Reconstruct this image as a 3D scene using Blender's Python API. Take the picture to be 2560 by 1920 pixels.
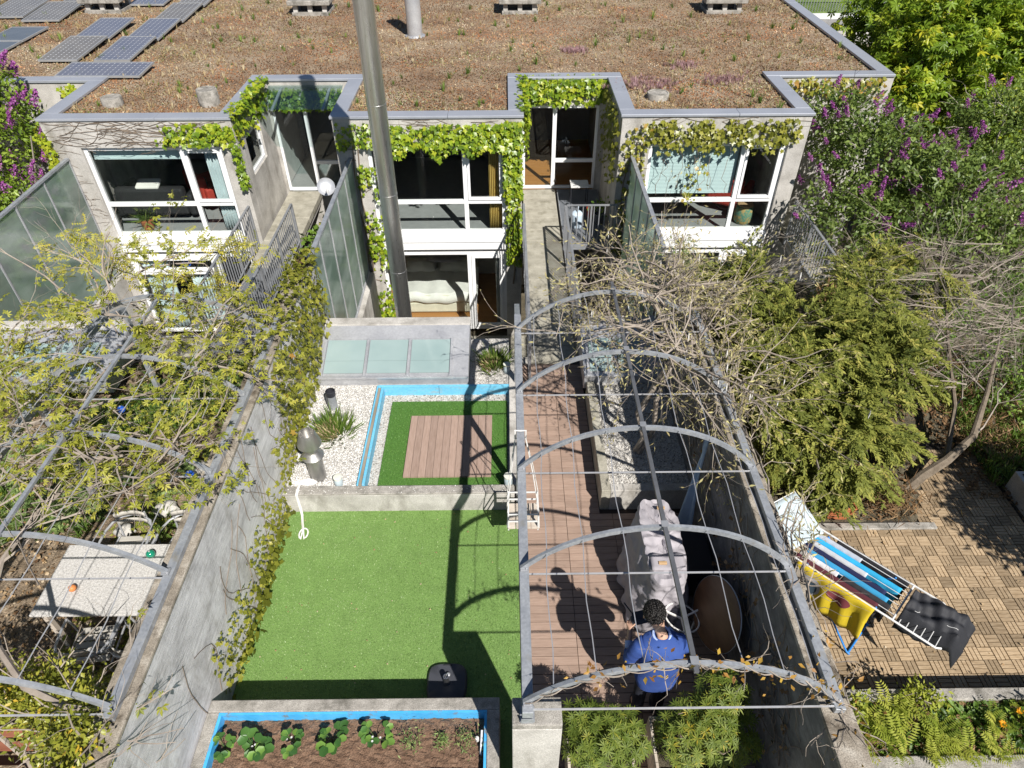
import bpy, math, random
import numpy as np
from mathutils import Vector, Matrix

for o in list(bpy.data.objects):
    bpy.data.objects.remove(o)
scene = bpy.context.scene
COL = scene.collection
rnd = random.Random(11)
rng = np.random.default_rng(11)

# ------------------------------------------------------------------ camera
cam_data = bpy.data.cameras.new('camera')
cam_data.sensor_width = 36.0
cam_data.lens = 24.225
cam_data.clip_start = 0.05
cam_data.clip_end = 600
cam = bpy.data.objects.new('camera', cam_data)
COL.objects.link(cam)
PITCH, YAW, ROLL = 0.714209, 0.005844, -0.005343
_fw = Vector((math.sin(YAW) * math.cos(PITCH), math.cos(YAW) * math.cos(PITCH), -math.sin(PITCH)))
_r = Vector((math.cos(YAW), -math.sin(YAW), 0))
_u = _r.cross(_fw)
_r2 = _r * math.cos(ROLL) + _u * math.sin(ROLL)
_u2 = _u * math.cos(ROLL) - _r * math.sin(ROLL)
_m = Matrix((_r2, _u2, -_fw)).transposed().to_4x4()
_m.translation = (0, 0, 7.25)
cam.matrix_world = _m
scene.camera = cam

# ------------------------------------------------------------------ sky and sun
SUN_TO = Vector((0.434, -0.885, 1.0)).normalized()          # towards the sun
SUN_EL = math.asin(SUN_TO.z)
SUN_AZ = math.atan2(SUN_TO.x, SUN_TO.y)
world = bpy.data.worlds.new('World')
scene.world = world
world.use_nodes = True
wn = world.node_tree
sky = wn.nodes.new('ShaderNodeTexSky')
sky.sky_type = 'NISHITA'
sky.sun_disc = False
sky.sun_elevation = SUN_EL
sky.sun_rotation = SUN_AZ
sky.air_density = 0.8
sky.dust_density = 0.2
wn.links.new(sky.outputs[0], wn.nodes['Background'].inputs[0])
wn.nodes['Background'].inputs[1].default_value = 0.05
sun_data = bpy.data.lights.new('sun', 'SUN')
sun_data.energy = 5.0
sun_data.angle = math.radians(0.53)
sun_data.color = (1.0, 0.955, 0.89)
sun = bpy.data.objects.new('sun', sun_data)
COL.objects.link(sun)
sun.rotation_euler = SUN_TO.to_track_quat('Z', 'Y').to_euler()
sun.location = SUN_TO * 40
vs = scene.view_settings
vs.view_transform = 'Standard'
vs.look = 'None'
vs.exposure = 0.52
vs.gamma = 1.0
vs.use_curve_mapping = False
scene.cycles.max_bounces = 10
scene.cycles.diffuse_bounces = 4
scene.cycles.transparent_max_bounces = 24
scene.cycles.caustics_reflective = False
scene.cycles.caustics_refractive = False


# ------------------------------------------------------------------ object helpers
def tag(o, label=None, cat=None, group=None, kind=None):
    if label: o['label'] = label
    if cat: o['category'] = cat
    if group: o['group'] = group
    if kind: o['kind'] = kind
    return o


def empty(name, loc=(0, 0, 0), label=None, cat=None, group=None, rz=0.0):
    o = bpy.data.objects.new(name, None)
    o.empty_display_size = 0.2
    COL.objects.link(o)
    o.location = loc
    o.rotation_euler = (0, 0, rz)
    tag(o, label, cat, group)
    return o


def root_loc(o):
    while o.parent is not None:
        o = o.parent
    return Vector(o.location)


def link_mesh(name, me, parent=None, base=None):
    o = bpy.data.objects.new(name, me)
    COL.objects.link(o)
    off = None
    if parent is not None:
        off = root_loc(parent)
        o.parent = parent
    elif base is not None:
        off = Vector(base)
        o.location = base
    if off is not None and off.length > 0:
        me.transform(Matrix.Translation(-off))
    return o


def copy_tree(o, parent=None):
    c = o.copy()
    COL.objects.link(c)
    c.parent = parent
    for ch in list(o.children):
        copy_tree(ch, c)
    return c


class MB:
    """collects simple shapes into one mesh"""

    def __init__(self):
        self.v = []
        self.f = []
        self.sm = []

    def add(self, vs_, fs_, smooth=False):
        k = len(self.v)
        self.v.extend([tuple(p) for p in vs_])
        for f in fs_:
            self.f.append(tuple(i + k for i in f))
            self.sm.append(smooth)
        return self

    def box(self, x0, x1, y0, y1, z0, z1):
        v = [(x0, y0, z0), (x1, y0, z0), (x1, y1, z0), (x0, y1, z0), (x0, y0, z1), (x1, y0, z1), (x1, y1, z1), (x0, y1, z1)]
        f = [(0, 3, 2, 1), (4, 5, 6, 7), (0, 1, 5, 4), (1, 2, 6, 5), (2, 3, 7, 6), (3, 0, 4, 7)]
        return self.add(v, f)

    def obox(self, c, size, m=None):
        m = m if m is not None else Matrix.Identity(3)
        hx, hy, hz = size[0] / 2, size[1] / 2, size[2] / 2
        c = Vector(c)
        pts = []
        for z in (-hz, hz):
            for x, y in ((-hx, -hy), (hx, -hy), (hx, hy), (-hx, hy)):
                pts.append(c + m @ Vector((x, y, z)))
        return self.add(pts, [(0, 3, 2, 1), (4, 5, 6, 7), (0, 1, 5, 4), (1, 2, 6, 5), (2, 3, 7, 6), (3, 0, 4, 7)])

    def bar(self, a, b, w, h=None, up=(0, 0, 1)):
        """square bar from a to b"""
        a, b = Vector(a), Vector(b)
        h = h or w
        d = b - a
        L = d.length
        d.normalize()
        up = Vector(up)
        s = d.cross(up)
        if s.length < 1e-4:
            s = d.cross(Vector((1, 0, 0)))
        s.normalize()
        t = s.cross(d)
        m = Matrix((s, d, t)).transposed()
        return self.obox((a + b) / 2, (w, L, h), m)

    def sweep(self, pts, w, h, up=(0, 0, 1), closed=False):
        """rectangular section swept along a polyline"""
        P = [Vector(p) for p in pts]
        n = len(P)
        rings = []
        for i, p in enumerate(P):
            a = P[(i - 1) % n] if (closed or i > 0) else P[0]
            b = P[(i + 1) % n] if (closed or i < n - 1) else P[-1]
            d = (b - a).normalized()
            s = d.cross(Vector(up)).normalized()
            t = s.cross(d)
            rings.append([p + s * (w / 2) * sx + t * (h / 2) * sy for sx, sy in ((-1, -1), (1, -1), (1, 1), (-1, 1))])
        vs_ = [q for r in rings for q in r]
        fs_ = []
        m = n if closed else n - 1
        for i in range(m):
            j = (i + 1) % n
            for k in range(4):
                fs_.append((i * 4 + k, i * 4 + (k + 1) % 4, j * 4 + (k + 1) % 4, j * 4 + k))
        if not closed:
            fs_.append((3, 2, 1, 0))
            e = (n - 1) * 4
            fs_.append((e, e + 1, e + 2, e + 3))
        return self.add(vs_, fs_)

    def tube(self, pts, r, n=6, closed=False, cap=True):
        P = [Vector(p) for p in pts]
        m = len(P)
        rs = [r] * m if isinstance(r, (int, float)) else list(r)
        ref = Vector((0.31, 0.47, 0.83)).normalized()
        vs_ = []
        prev = None
        for i, p in enumerate(P):
            a = P[(i - 1) % m] if (closed or i > 0) else P[0]
            b = P[(i + 1) % m] if (closed or i < m - 1) else P[-1]
            d = (b - a)
            if d.length < 1e-7:
                d = Vector((0, 0, 1))
            d.normalize()
            if prev is None:
                s = d.cross(ref)
                if s.length < 1e-3:
                    s = d.cross(Vector((1, 0, 0)))
            else:
                s = prev - d * prev.dot(d)
                if s.length < 1e-4:
                    s = d.cross(ref)
            s.normalize()
            prev = s
            t = d.cross(s)
            for k in range(n):
                an = 2 * math.pi * k / n
                vs_.append(p + (s * math.cos(an) + t * math.sin(an)) * rs[i])
        fs_ = []
        M = m if closed else m - 1
        for i in range(M):
            j = (i + 1) % m
            for k in range(n):
                fs_.append((i * n + k, i * n + (k + 1) % n, j * n + (k + 1) % n, j * n + k))
        if cap and not closed:
            fs_.append(tuple(range(n - 1, -1, -1)))
            fs_.append(tuple((m - 1) * n + k for k in range(n)))
        return self.add(vs_, fs_, smooth=True)

    def lathe(self, prof, c=(0, 0, 0), n=24, sx=1.0, sy=1.0, smooth=True):
        """prof: list of (r, z)"""
        c = Vector(c)
        vs_ = []
        for r, z in prof:
            for k in range(n):
                an = 2 * math.pi * k / n
                vs_.append(c + Vector((r * math.cos(an) * sx, r * math.sin(an) * sy, z)))
        fs_ = []
        for i in range(len(prof) - 1):
            for k in range(n):
                fs_.append((i * n + k, i * n + (k + 1) % n, (i + 1) * n + (k + 1) % n, (i + 1) * n + k))
        fs_.append(tuple(range(n - 1, -1, -1)))
        fs_.append(tuple((len(prof) - 1) * n + k for k in range(n)))
        return self.add(vs_, fs_, smooth)

    def grid(self, fn, nu, nv, smooth=True):
        """fn(u, v) -> point, u, v in 0..1"""
        vs_ = [fn(i / nu, j / nv) for j in range(nv + 1) for i in range(nu + 1)]
        fs_ = [(j * (nu + 1) + i, j * (nu + 1) + i + 1, (j + 1) * (nu + 1) + i + 1, (j + 1) * (nu + 1) + i) for j in range(nv) for i in range(nu)]
        return self.add(vs_, fs_, smooth)

    def mesh(self, name):
        me = bpy.data.meshes.new(name)
        me.from_pydata(self.v, [], self.f)
        me.polygons.foreach_set('use_smooth', self.sm)
        me.update()
        if any(self.sm):
            me.set_sharp_from_angle(angle=math.radians(38))
        return me

    def build(self, name, mat, parent=None, base=None, bev=0.0, solid=0.0, sub=0):
        me = self.mesh(name)
        if mat is not None:
            me.materials.append(mat)
        o = link_mesh(name, me, parent, base)
        if solid:
            md = o.modifiers.new('thickness', 'SOLIDIFY')
            md.thickness = solid
            md.offset = 0
        if sub:
            md = o.modifiers.new('subdivision', 'SUBSURF')
            md.levels = md.render_levels = sub
        if bev:
            md = o.modifiers.new('bevel', 'BEVEL')
            md.width = bev
            md.segments = 2
            md.limit_method = 'ANGLE'
            md.angle_limit = math.radians(40)
        return o


def struct(o):
    o['kind'] = 'structure'
    return o


# ---- mass scatter of small templates (numpy)
def frames(fwd, nrm):
    f = np.asarray(fwd, float)
    f = f / np.maximum(np.linalg.norm(f, axis=1, keepdims=True), 1e-9)
    n = np.asarray(nrm, float)
    n = n - f * np.sum(n * f, axis=1, keepdims=True)
    bad = np.linalg.norm(n, axis=1) < 1e-5
    if bad.any():
        alt = np.cross(f[bad], np.array([0.3, 0.5, 0.8]))
        n[bad] = alt
    n = n / np.maximum(np.linalg.norm(n, axis=1, keepdims=True), 1e-9)
    r = np.cross(f, n)
    return r, f, n


def scatter_mesh(name, tmpl, pos, fwd, nrm, scale, tint=None, mat=None, smooth=False):
    tv, tf = tmpl
    tv = np.asarray(tv, float)
    pos = np.asarray(pos, float)
    N = len(pos)
    r, f, n = frames(fwd, nrm)
    scale = np.broadcast_to(np.asarray(scale, float), (N,)) if np.ndim(scale) < 2 else np.asarray(scale, float)
    if scale.ndim == 1:
        scale = np.stack([scale] * 3, axis=1)
    V = (pos[:, None, :] + tv[None, :, 0:1] * scale[:, None, 0:1] * r[:, None, :] + tv[None, :, 1:2] * scale[:, None, 1:2] * f[:, None, :]
         + tv[None, :, 2:3] * scale[:, None, 2:3] * n[:, None, :]).reshape(-1, 3)
    nv = len(tv)
    sizes = np.array([len(q) for q in tf])
    flat = np.array([i for q in tf for i in q])
    loops = (flat[None, :] + (np.arange(N) * nv)[:, None]).reshape(-1)
    tot = np.tile(sizes, N)
    start = np.concatenate([[0], np.cumsum(tot)[:-1]])
    me = bpy.data.meshes.new(name)
    me.vertices.add(len(V))
    me.vertices.foreach_set('co', V.astype(np.float32).ravel())
    me.loops.add(len(loops))
    me.loops.foreach_set('vertex_index', loops.astype(np.int32))
    me.polygons.add(len(tot))
    me.polygons.foreach_set('loop_start', start.astype(np.int32))
    me.polygons.foreach_set('loop_total', tot.astype(np.int32))
    if smooth:
        me.polygons.foreach_set('use_smooth', np.ones(len(tot), bool))
    if tint is None:
        tint = rng.random(N)
    at = me.attributes.new('tint', 'FLOAT', 'POINT')
    at.data.foreach_set('value', np.repeat(np.asarray(tint, np.float32), nv))
    me.update(calc_edges=True)
    if mat is not None:
        me.materials.append(mat)
    return me


def scatter(name, tmpl, pos, fwd, nrm, scale, tint=None, mat=None, parent=None, base=None, kind='stuff', smooth=False):
    me = scatter_mesh(name, tmpl, pos, fwd, nrm, scale, tint, mat, smooth)
    o = link_mesh(name, me, parent, base)
    if kind:
        o['kind'] = kind
    return o


def rdir(N, up=0.0):
    d = rng.normal(size=(N, 3))
    d[:, 2] += up
    return d / np.linalg.norm(d, axis=1, keepdims=True)


# leaf templates: stem at origin, tip along +Y, upper side +Z
LEAF = ([(0, 0, 0), (0.26, 0.4, 0.05), (0, 0.45, -0.03), (-0.26, 0.4, 0.05), (0, 1.0, -0.05)], [(0, 1, 2), (0, 2, 3), (1, 4, 2), (2, 4, 3)])
NARROW = ([(0, 0, 0), (0.13, 0.45, 0.03), (0, 0.5, -0.02), (-0.13, 0.45, 0.03), (0, 1.0, -0.12)], [(0, 1, 2), (0, 2, 3), (1, 4, 2), (2, 4, 3)])
IVY = ([(0, 0, 0), (0.30, -0.14, 0.0), (0.33, 0.22, 0.06), (0.58, 0.42, -0.04), (0.24, 0.55, 0.05), (0, 1.0, -0.14), (-0.24, 0.55, 0.05), (-0.58, 0.42, -0.04), (-0.33, 0.22, 0.06), (-0.30, -0.14, 0.0), (0, 0.4, -0.03)],
       [(0, 1, 2, 10), (2, 3, 4, 10), (4, 5, 10), (10, 5, 6), (10, 6, 7, 8), (10, 8, 9, 0)])
BLADE = ([(-0.035, 0, 0), (0.035, 0, 0), (0.028, 0.6, 0.04), (-0.028, 0.6, 0.04), (0, 1, -0.05)], [(0, 1, 2, 3), (3, 2, 4)])
DIAMOND = ([(0, 0, 0), (0.18, 0.5, 0.04), (0, 1, 0), (-0.18, 0.5, 0.04)], [(0, 1, 2), (0, 2, 3)])
FLAKE = ([(0, 0, 0), (0.5, 0.2, 0.1), (0.3, 0.9, 0.02), (-0.35, 0.7, 0.12)], [(0, 1, 2), (0, 2, 3)])


def palmate(nl=5, spread=1.15, w=0.16):
    v, f = [], []
    for i in range(nl):
        a = (i - (nl - 1) / 2) * spread
        L = 1.0 - 0.13 * abs(i - (nl - 1) / 2)
        c, s = math.cos(a), math.sin(a)
        k = len(v)
        for x, y, z in ((0, 0, 0), (w, 0.55 * L, 0.05), (0, L, -0.16), (-w, 0.55 * L, 0.05)):
            v.append((x * c + y * s, -x * s + y * c, z))
        f += [(k, k + 1, k + 2), (k, k + 2, k + 3)]
    return v, f


PALM = palmate(5, 0.8)


def pinnate(n=5, w=0.11):
    v, f = [], []
    for i in range(n):
        y = 0.1 + 0.75 * i / (n - 1)
        L = 0.34 * (1 - 0.35 * i / n)
        for s in (-1, 1):
            k = len(v)
            v += [(0, y, 0.02), (s * L * 0.5 - 0.02, y + 0.16, 0.03), (s * L, y + 0.16, -0.06), (s * L * 0.55 + 0.02, y + 0.03, 0.0)]
            f += [(k, k + 1, k + 2, k + 3)]
    k = len(v)
    v += [(0, 0.88, 0), (w * 0.8, 1.02, 0), (0, 1.22, -0.05), (-w * 0.8, 1.02, 0)]
    f += [(k, k + 1, k + 2, k + 3)]
    return v, f


PINN = pinnate()


def octa(sx=1, sy=1, sz=0.6):
    return ([(sx, 0, 0), (0, sy, 0), (-sx, 0, 0), (0, -sy, 0), (0.1, 0.1, sz), (0, 0, -sz)], [(0, 1, 4), (1, 2, 4), (2, 3, 4), (3, 0, 4), (1, 0, 5), (2, 1, 5), (3, 2, 5), (0, 3, 5)])


STONE = octa(1, 0.75, 0.5)
TUFT = None


def make_tuft(n, seed, lean=0.7):
    r2 = random.Random(seed)
    v, f = [], []
    for i in range(n):
        a = r2.random() * 6.283
        l = r2.random() * lean
        h = 0.6 + 0.4 * r2.random()
        d = Vector((math.cos(a) * l, math.sin(a) * l, 1)).normalized() * h
        s = Vector((-math.sin(a), math.cos(a), 0)) * 0.035
        b = Vector((math.cos(a), math.sin(a), 0)) * r2.random() * 0.12
        k = len(v)
        m = b + d * 0.6
        t = b + d + Vector((math.cos(a), math.sin(a), -0.6)) * 0.22 * l
        v += [tuple(b - s), tuple(b + s), tuple(m + s * 0.8), tuple(m - s * 0.8), tuple(t)]
        f += [(k, k + 1, k + 2, k + 3), (k + 3, k + 2, k + 4)]
    # reorient: template frame uses Y as forward, Z as up; grow along Z
    return v, f


TUFT = make_tuft(9, 3)


def twig(mb, p, d, L, r, depth, rnd_, bend=0.35, droop=0.0, kids=3, n=4, seg=4, ends=None, shrink=0.62, spread=0.8, pull=None):
    """a wandering branch with children; collects tips"""
    pts = [Vector(p)]
    d = Vector(d).normalized()
    rs = [r]
    for i in range(seg):
        j = Vector((rnd_.gauss(0, 1), rnd_.gauss(0, 1), rnd_.gauss(0, 1))) * bend
        d = (d + j * 0.5 + Vector((0, 0, -droop))).normalized()
        if pull is not None:
            d = (d + Vector(pull) * 0.15).normalized()
        pts.append(pts[-1] + d * (L / seg))
        rs.append(r * (1 - 0.55 * (i + 1) / seg))
        if ends is not None and depth <= 1:
            ends.append((pts[-1].copy(), d.copy()))
    mb.tube(pts, rs, n if r > 0.012 else 3, cap=False)
    if depth > 0:
        for k in range(kids):
            i = rnd_.randint(1, seg)
            j = Vector((rnd_.gauss(0, 1), rnd_.gauss(0, 1), rnd_.gauss(0, 1))).normalized()
            dd = ((pts[i] - pts[i - 1]).normalized() + j * spread).normalized()
            twig(mb, pts[i], dd, L * shrink * (0.7 + 0.6 * rnd_.random()), rs[i] * 0.62, depth - 1, rnd_, bend, droop, kids, n, seg, ends, shrink, spread, pull)
# ------------------------------------------------------------------ materials
def _nodes(name):
    m = bpy.data.materials.new(name)
    m.use_nodes = True
    nt = m.node_tree
    b = nt.nodes['Principled BSDF']
    return m, nt, b


def N(nt, t, **kw):
    n = nt.nodes.new(t)
    for k, v in kw.items():
        setattr(n, k, v)
    return n


def noise(nt, vec, scale, detail=4, rough=0.6, dist=0.0):
    n = N(nt, 'ShaderNodeTexNoise')
    n.inputs['Scale'].default_value = scale
    n.inputs['Detail'].default_value = detail
    n.inputs['Roughness'].default_value = rough
    n.inputs['Distortion'].default_value = dist
    if vec is not None:
        nt.links.new(vec, n.inputs['Vector'])
    return n.outputs['Fac']


def pos_vec(nt, stretch=(1, 1, 1)):
    g = N(nt, 'ShaderNodeNewGeometry')
    if stretch == (1, 1, 1):
        return g.outputs['Position']
    mp = N(nt, 'ShaderNodeMapping')
    mp.inputs['Scale'].default_value = stretch
    nt.links.new(g.outputs['Position'], mp.inputs['Vector'])
    return mp.outputs['Vector']


def ramp(nt, fac, stops):
    r = N(nt, 'ShaderNodeValToRGB')
    el = r.color_ramp.elements
    while len(el) > len(stops):
        el.remove(el[-1])
    while len(el) < len(stops):
        el.new(0.5)
    for e, (p, c) in zip(el, stops):
        e.position = p
        e.color = (c[0], c[1], c[2], 1)
    nt.links.new(fac, r.inputs['Fac'])
    return r.outputs['Color']


def mixc(nt, a, b, fac, mode='MIX'):
    m = N(nt, 'ShaderNodeMix', data_type='RGBA', blend_type=mode)
    for sock, val in ((m.inputs[0], fac), (m.inputs[6], a), (m.inputs[7], b)):
        if isinstance(val, (int, float)):
            sock.default_value = val
        elif isinstance(val, tuple):
            sock.default_value = (val[0], val[1], val[2], 1)
        else:
            nt.links.new(val, sock)
    return m.outputs[2]


def bump(nt, bsdf, h, strength=0.3, dist=0.02):
    b = N(nt, 'ShaderNodeBump')
    b.inputs['Strength'].default_value = strength
    b.inputs['Distance'].default_value = dist
    nt.links.new(h, b.inputs['Height'])
    nt.links.new(b.outputs['Normal'], bsdf.inputs['Normal'])


def set_spec(b, s):
    b.inputs['Specular IOR Level'].default_value = s


def pbr(name, stops, scale=3.0, rough=0.75, metal=0.0, bmp=0.2, bscale=40.0, bdist=0.01, stretch=(1, 1, 1), spec=0.4, detail=6, fine=None, dirt=None):
    """stops: list of (pos, rgb) over a noise; fine: (scale, amount) speckle; dirt: (rgb, scale, lo, hi, stretch)"""
    m, nt, b = _nodes(name)
    v = pos_vec(nt, stretch)
    if len(stops) == 1:
        stops = [(0.3, tuple(c * 0.88 for c in stops[0][1])), (0.7, tuple(c * 1.1 for c in stops[0][1]))]
    c = ramp(nt, noise(nt, v, scale, detail), stops)
    if fine:
        f = ramp(nt, noise(nt, pos_vec(nt), fine[0], 2, 0.5), [(0.3, (1 - fine[1],) * 3), (0.7, (1 + fine[1],) * 3)])
        c = mixc(nt, c, f, 1.0, 'MULTIPLY')
    if dirt:
        dv = pos_vec(nt, dirt[4]) if len(dirt) > 4 else v
        f = ramp(nt, noise(nt, dv, dirt[1], 5, 0.65), [(dirt[2], (0, 0, 0)), (dirt[3], (1, 1, 1))])
        c = mixc(nt, c, dirt[0], f)
    nt.links.new(c, b.inputs['Base Color'])
    b.inputs['Roughness'].default_value = rough
    b.inputs['Metallic'].default_value = metal
    set_spec(b, spec)
    if bmp:
        bump(nt, b, noise(nt, pos_vec(nt, stretch), bscale, 5, 0.6), bmp, bdist)
    return m


def leafmat(name, stops, rough=0.45, trans=0.35, spec=0.4, tcol=None, zone=None):
    """leaf colour from the per-leaf 'tint' value, with light shining through"""
    m, nt, b = _nodes(name)
    a = N(nt, 'ShaderNodeAttribute', attribute_name='tint')
    oi = N(nt, 'ShaderNodeObjectInfo')
    ad = N(nt, 'ShaderNodeMath', operation='ADD')
    nt.links.new(a.outputs['Fac'], ad.inputs[0])
    mu = N(nt, 'ShaderNodeMath', operation='MULTIPLY')
    nt.links.new(oi.outputs['Random'], mu.inputs[0])
    mu.inputs[1].default_value = 0.25
    sb = N(nt, 'ShaderNodeMath', operation='SUBTRACT')
    nt.links.new(mu.outputs[0], sb.inputs[0])
    sb.inputs[1].default_value = 0.12
    nt.links.new(sb.outputs[0], ad.inputs[1])
    c = ramp(nt, ad.outputs[0], stops)
    if zone:
        z1 = ramp(nt, noise(nt, pos_vec(nt), zone, 4, 0.6, 0.8), [(0.36, (1.22, 0.92, 0.74)), (0.47, (1.02, 1.0, 0.95)), (0.56, (0.78, 0.80, 0.80)), (0.66, (1.08, 1.14, 1.0))])
        c = mixc(nt, c, z1, 1.0, 'MULTIPLY')
    nt.links.new(c, b.inputs['Base Color'])
    b.inputs['Roughness'].default_value = rough
    set_spec(b, spec)
    if trans:
        t = N(nt, 'ShaderNodeBsdfTranslucent')
        tc = mixc(nt, c, tcol or (0.45, 0.55, 0.06), 0.35)
        nt.links.new(tc, t.inputs['Color'])
        mx = N(nt, 'ShaderNodeMixShader')
        mx.inputs[0].default_value = trans
        nt.links.new(b.outputs[0], mx.inputs[1])
        nt.links.new(t.outputs[0], mx.inputs[2])
        nt.links.new(mx.outputs[0], nt.nodes['Material Output'].inputs['Surface'])
    return m


M = {}
CW = [(0.25, (0.30, 0.285, 0.26)), (0.55, (0.47, 0.45, 0.42)), (0.8, (0.58, 0.56, 0.525))]
M['concrete'] = pbr('concrete', CW, 2.2, 0.85, bmp=0.35, bscale=30, fine=(90, 0.22), dirt=((0.16, 0.145, 0.12), 1.6, 0.52, 0.78, (1.4, 1.4, 0.5)))
M['concrete_old'] = pbr('concrete_old', [(0.25, (0.17, 0.16, 0.14)), (0.55, (0.33, 0.31, 0.28)), (0.8, (0.46, 0.44, 0.4))], 6, 0.9, bmp=0.6, bscale=45, fine=(120, 0.35), dirt=((0.09, 0.085, 0.07), 5, 0.5, 0.72))
M['concrete_path'] = pbr('concrete_path', [(0.25, (0.22, 0.205, 0.165)), (0.55, (0.36, 0.34, 0.28)), (0.8, (0.45, 0.43, 0.37))], 4, 0.9, bmp=0.5, bscale=45, fine=(110, 0.25), dirt=((0.12, 0.11, 0.07), 3, 0.55, 0.8))
# board-marked, grey weathered wall with brown lichen
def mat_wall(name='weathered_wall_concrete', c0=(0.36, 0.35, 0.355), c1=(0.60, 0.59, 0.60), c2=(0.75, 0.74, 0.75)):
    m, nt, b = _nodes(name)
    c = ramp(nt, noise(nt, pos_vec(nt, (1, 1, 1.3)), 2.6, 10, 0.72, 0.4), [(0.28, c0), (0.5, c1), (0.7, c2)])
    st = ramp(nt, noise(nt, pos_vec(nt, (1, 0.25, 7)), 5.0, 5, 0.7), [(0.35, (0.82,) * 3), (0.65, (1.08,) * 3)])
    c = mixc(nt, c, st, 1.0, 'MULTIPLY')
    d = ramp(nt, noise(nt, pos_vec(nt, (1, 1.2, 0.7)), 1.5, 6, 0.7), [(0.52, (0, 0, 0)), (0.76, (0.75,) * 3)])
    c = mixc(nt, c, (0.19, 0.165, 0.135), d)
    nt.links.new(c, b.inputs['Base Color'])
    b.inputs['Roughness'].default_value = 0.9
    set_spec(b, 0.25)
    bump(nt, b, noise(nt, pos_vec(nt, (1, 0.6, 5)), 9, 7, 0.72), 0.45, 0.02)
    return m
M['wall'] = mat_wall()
M['wall_shade_tone'] = mat_wall('shade_and_stain_wall', (0.07, 0.068, 0.066), (0.17, 0.165, 0.165), (0.30, 0.29, 0.285))  # darker copy of the wall concrete: shade put into its colour, with lichen stains
M['walltop'] = pbr('lichened_wall_top', [(0.25, (0.13, 0.11, 0.085)), (0.5, (0.27, 0.235, 0.19)), (0.75, (0.42, 0.385, 0.33))], 7, 0.95, bmp=0.6, bscale=50, fine=(100, 0.35), dirt=((0.06, 0.045, 0.03), 4, 0.55, 0.7))
M['coping'] = pbr('coping_metal', [(0.3, (0.36, 0.38, 0.43)), (0.7, (0.43, 0.45, 0.50))], 1.2, 0.42, 0.35, bmp=0.04, bscale=6, spec=0.5, fine=(60, 0.06))
M['white_pvc'] = pbr('white_frame', [(0.3, (0.78, 0.79, 0.8)), (0.7, (0.84, 0.845, 0.85))], 1.5, 0.38, bmp=0.0, fine=(25, 0.03), dirt=((0.55, 0.54, 0.5), 3, 0.62, 0.85))
M['galv'] = pbr('galvanised_steel', [(0.25, (0.27, 0.29, 0.32)), (0.5, (0.37, 0.39, 0.42)), (0.75, (0.46, 0.48, 0.5))], 9, 0.5, 0.45, bmp=0.06, bscale=20, fine=(40, 0.12), dirt=((0.24, 0.21, 0.15), 5, 0.6, 0.82))
M['dark_steel'] = pbr('dark_steel', [(0.3, (0.10, 0.105, 0.115)), (0.7, (0.17, 0.175, 0.19))], 6, 0.5, 0.4, bmp=0.05, bscale=20)
M['rail'] = pbr('rail_steel', [(0.3, (0.24, 0.25, 0.27)), (0.7, (0.36, 0.37, 0.39))], 6, 0.5, 0.4, bmp=0.05, bscale=20)
M['wire'] = pbr('steel_wire', [(0.3, (0.5, 0.5, 0.52)), (0.7, (0.66, 0.66, 0.68))], 6, 0.4, 0.5, bmp=0)
def mat_steel():
    m, nt, b = _nodes('brushed_stainless')
    c = ramp(nt, noise(nt, pos_vec(nt, (1, 1, 0.08)), 30, 4, 0.6), [(0.3, (0.66, 0.655, 0.645)), (0.7, (0.82, 0.815, 0.805))])
    nt.links.new(c, b.inputs['Base Color'])
    b.inputs['Metallic'].default_value = 0.96
    b.inputs['Roughness'].default_value = 0.3
    b.inputs['Anisotropic'].default_value = 0.5
    rr = ramp(nt, noise(nt, pos_vec(nt, (6, 6, 0.5)), 9, 4, 0.6), [(0.3, (0.26,) * 3), (0.7, (0.36,) * 3)])
    nt.links.new(rr, b.inputs['Roughness'])
    return m
M['stainless'] = mat_steel()
M['stainless_dull'] = pbr('dull_stainless', [(0.3, (0.36, 0.35, 0.335)), (0.7, (0.50, 0.49, 0.47))], 14, 0.42, 0.85, bmp=0.05, bscale=20, stretch=(1, 1, 0.3), dirt=((0.25, 0.23, 0.2), 6, 0.55, 0.8))
def mat_glass(name, tint=(0.93, 0.96, 0.95), ior=1.5, rough=0.0):
    m, nt, b = _nodes(name)
    nt.nodes.remove(b)
    tr = N(nt, 'ShaderNodeBsdfTransparent')
    tr.inputs[0].default_value = (*tint, 1)
    gl = N(nt, 'ShaderNodeBsdfGlossy')
    gl.inputs['Roughness'].default_value = rough
    lw = N(nt, 'ShaderNodeLayerWeight')
    lw.inputs['Blend'].default_value = 0.5
    pw = N(nt, 'ShaderNodeMath', operation='POWER')
    nt.links.new(lw.outputs['Facing'], pw.inputs[0])
    pw.inputs[1].default_value = 4.0
    fr = N(nt, 'ShaderNodeMath', operation='MULTIPLY_ADD')
    nt.links.new(pw.outputs[0], fr.inputs[0])
    fr.inputs[1].default_value = 0.9
    fr.inputs[2].default_value = (ior - 1) ** 2 / (ior + 1) ** 2
    mx = N(nt, 'ShaderNodeMixShader')
    nt.links.new(fr.outputs[0], mx.inputs[0])
    nt.links.new(tr.outputs[0], mx.inputs[1])
    nt.links.new(gl.outputs[0], mx.inputs[2])
    nt.links.new(mx.outputs[0], nt.nodes['Material Output'].inputs['Surface'])
    return m
M['glass'] = mat_glass('window_glass', (0.92, 0.94, 0.935), 1.45)
M['canopy_glass'] = mat_glass('canopy_glass', (0.86, 0.93, 0.925), 1.9)
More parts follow.
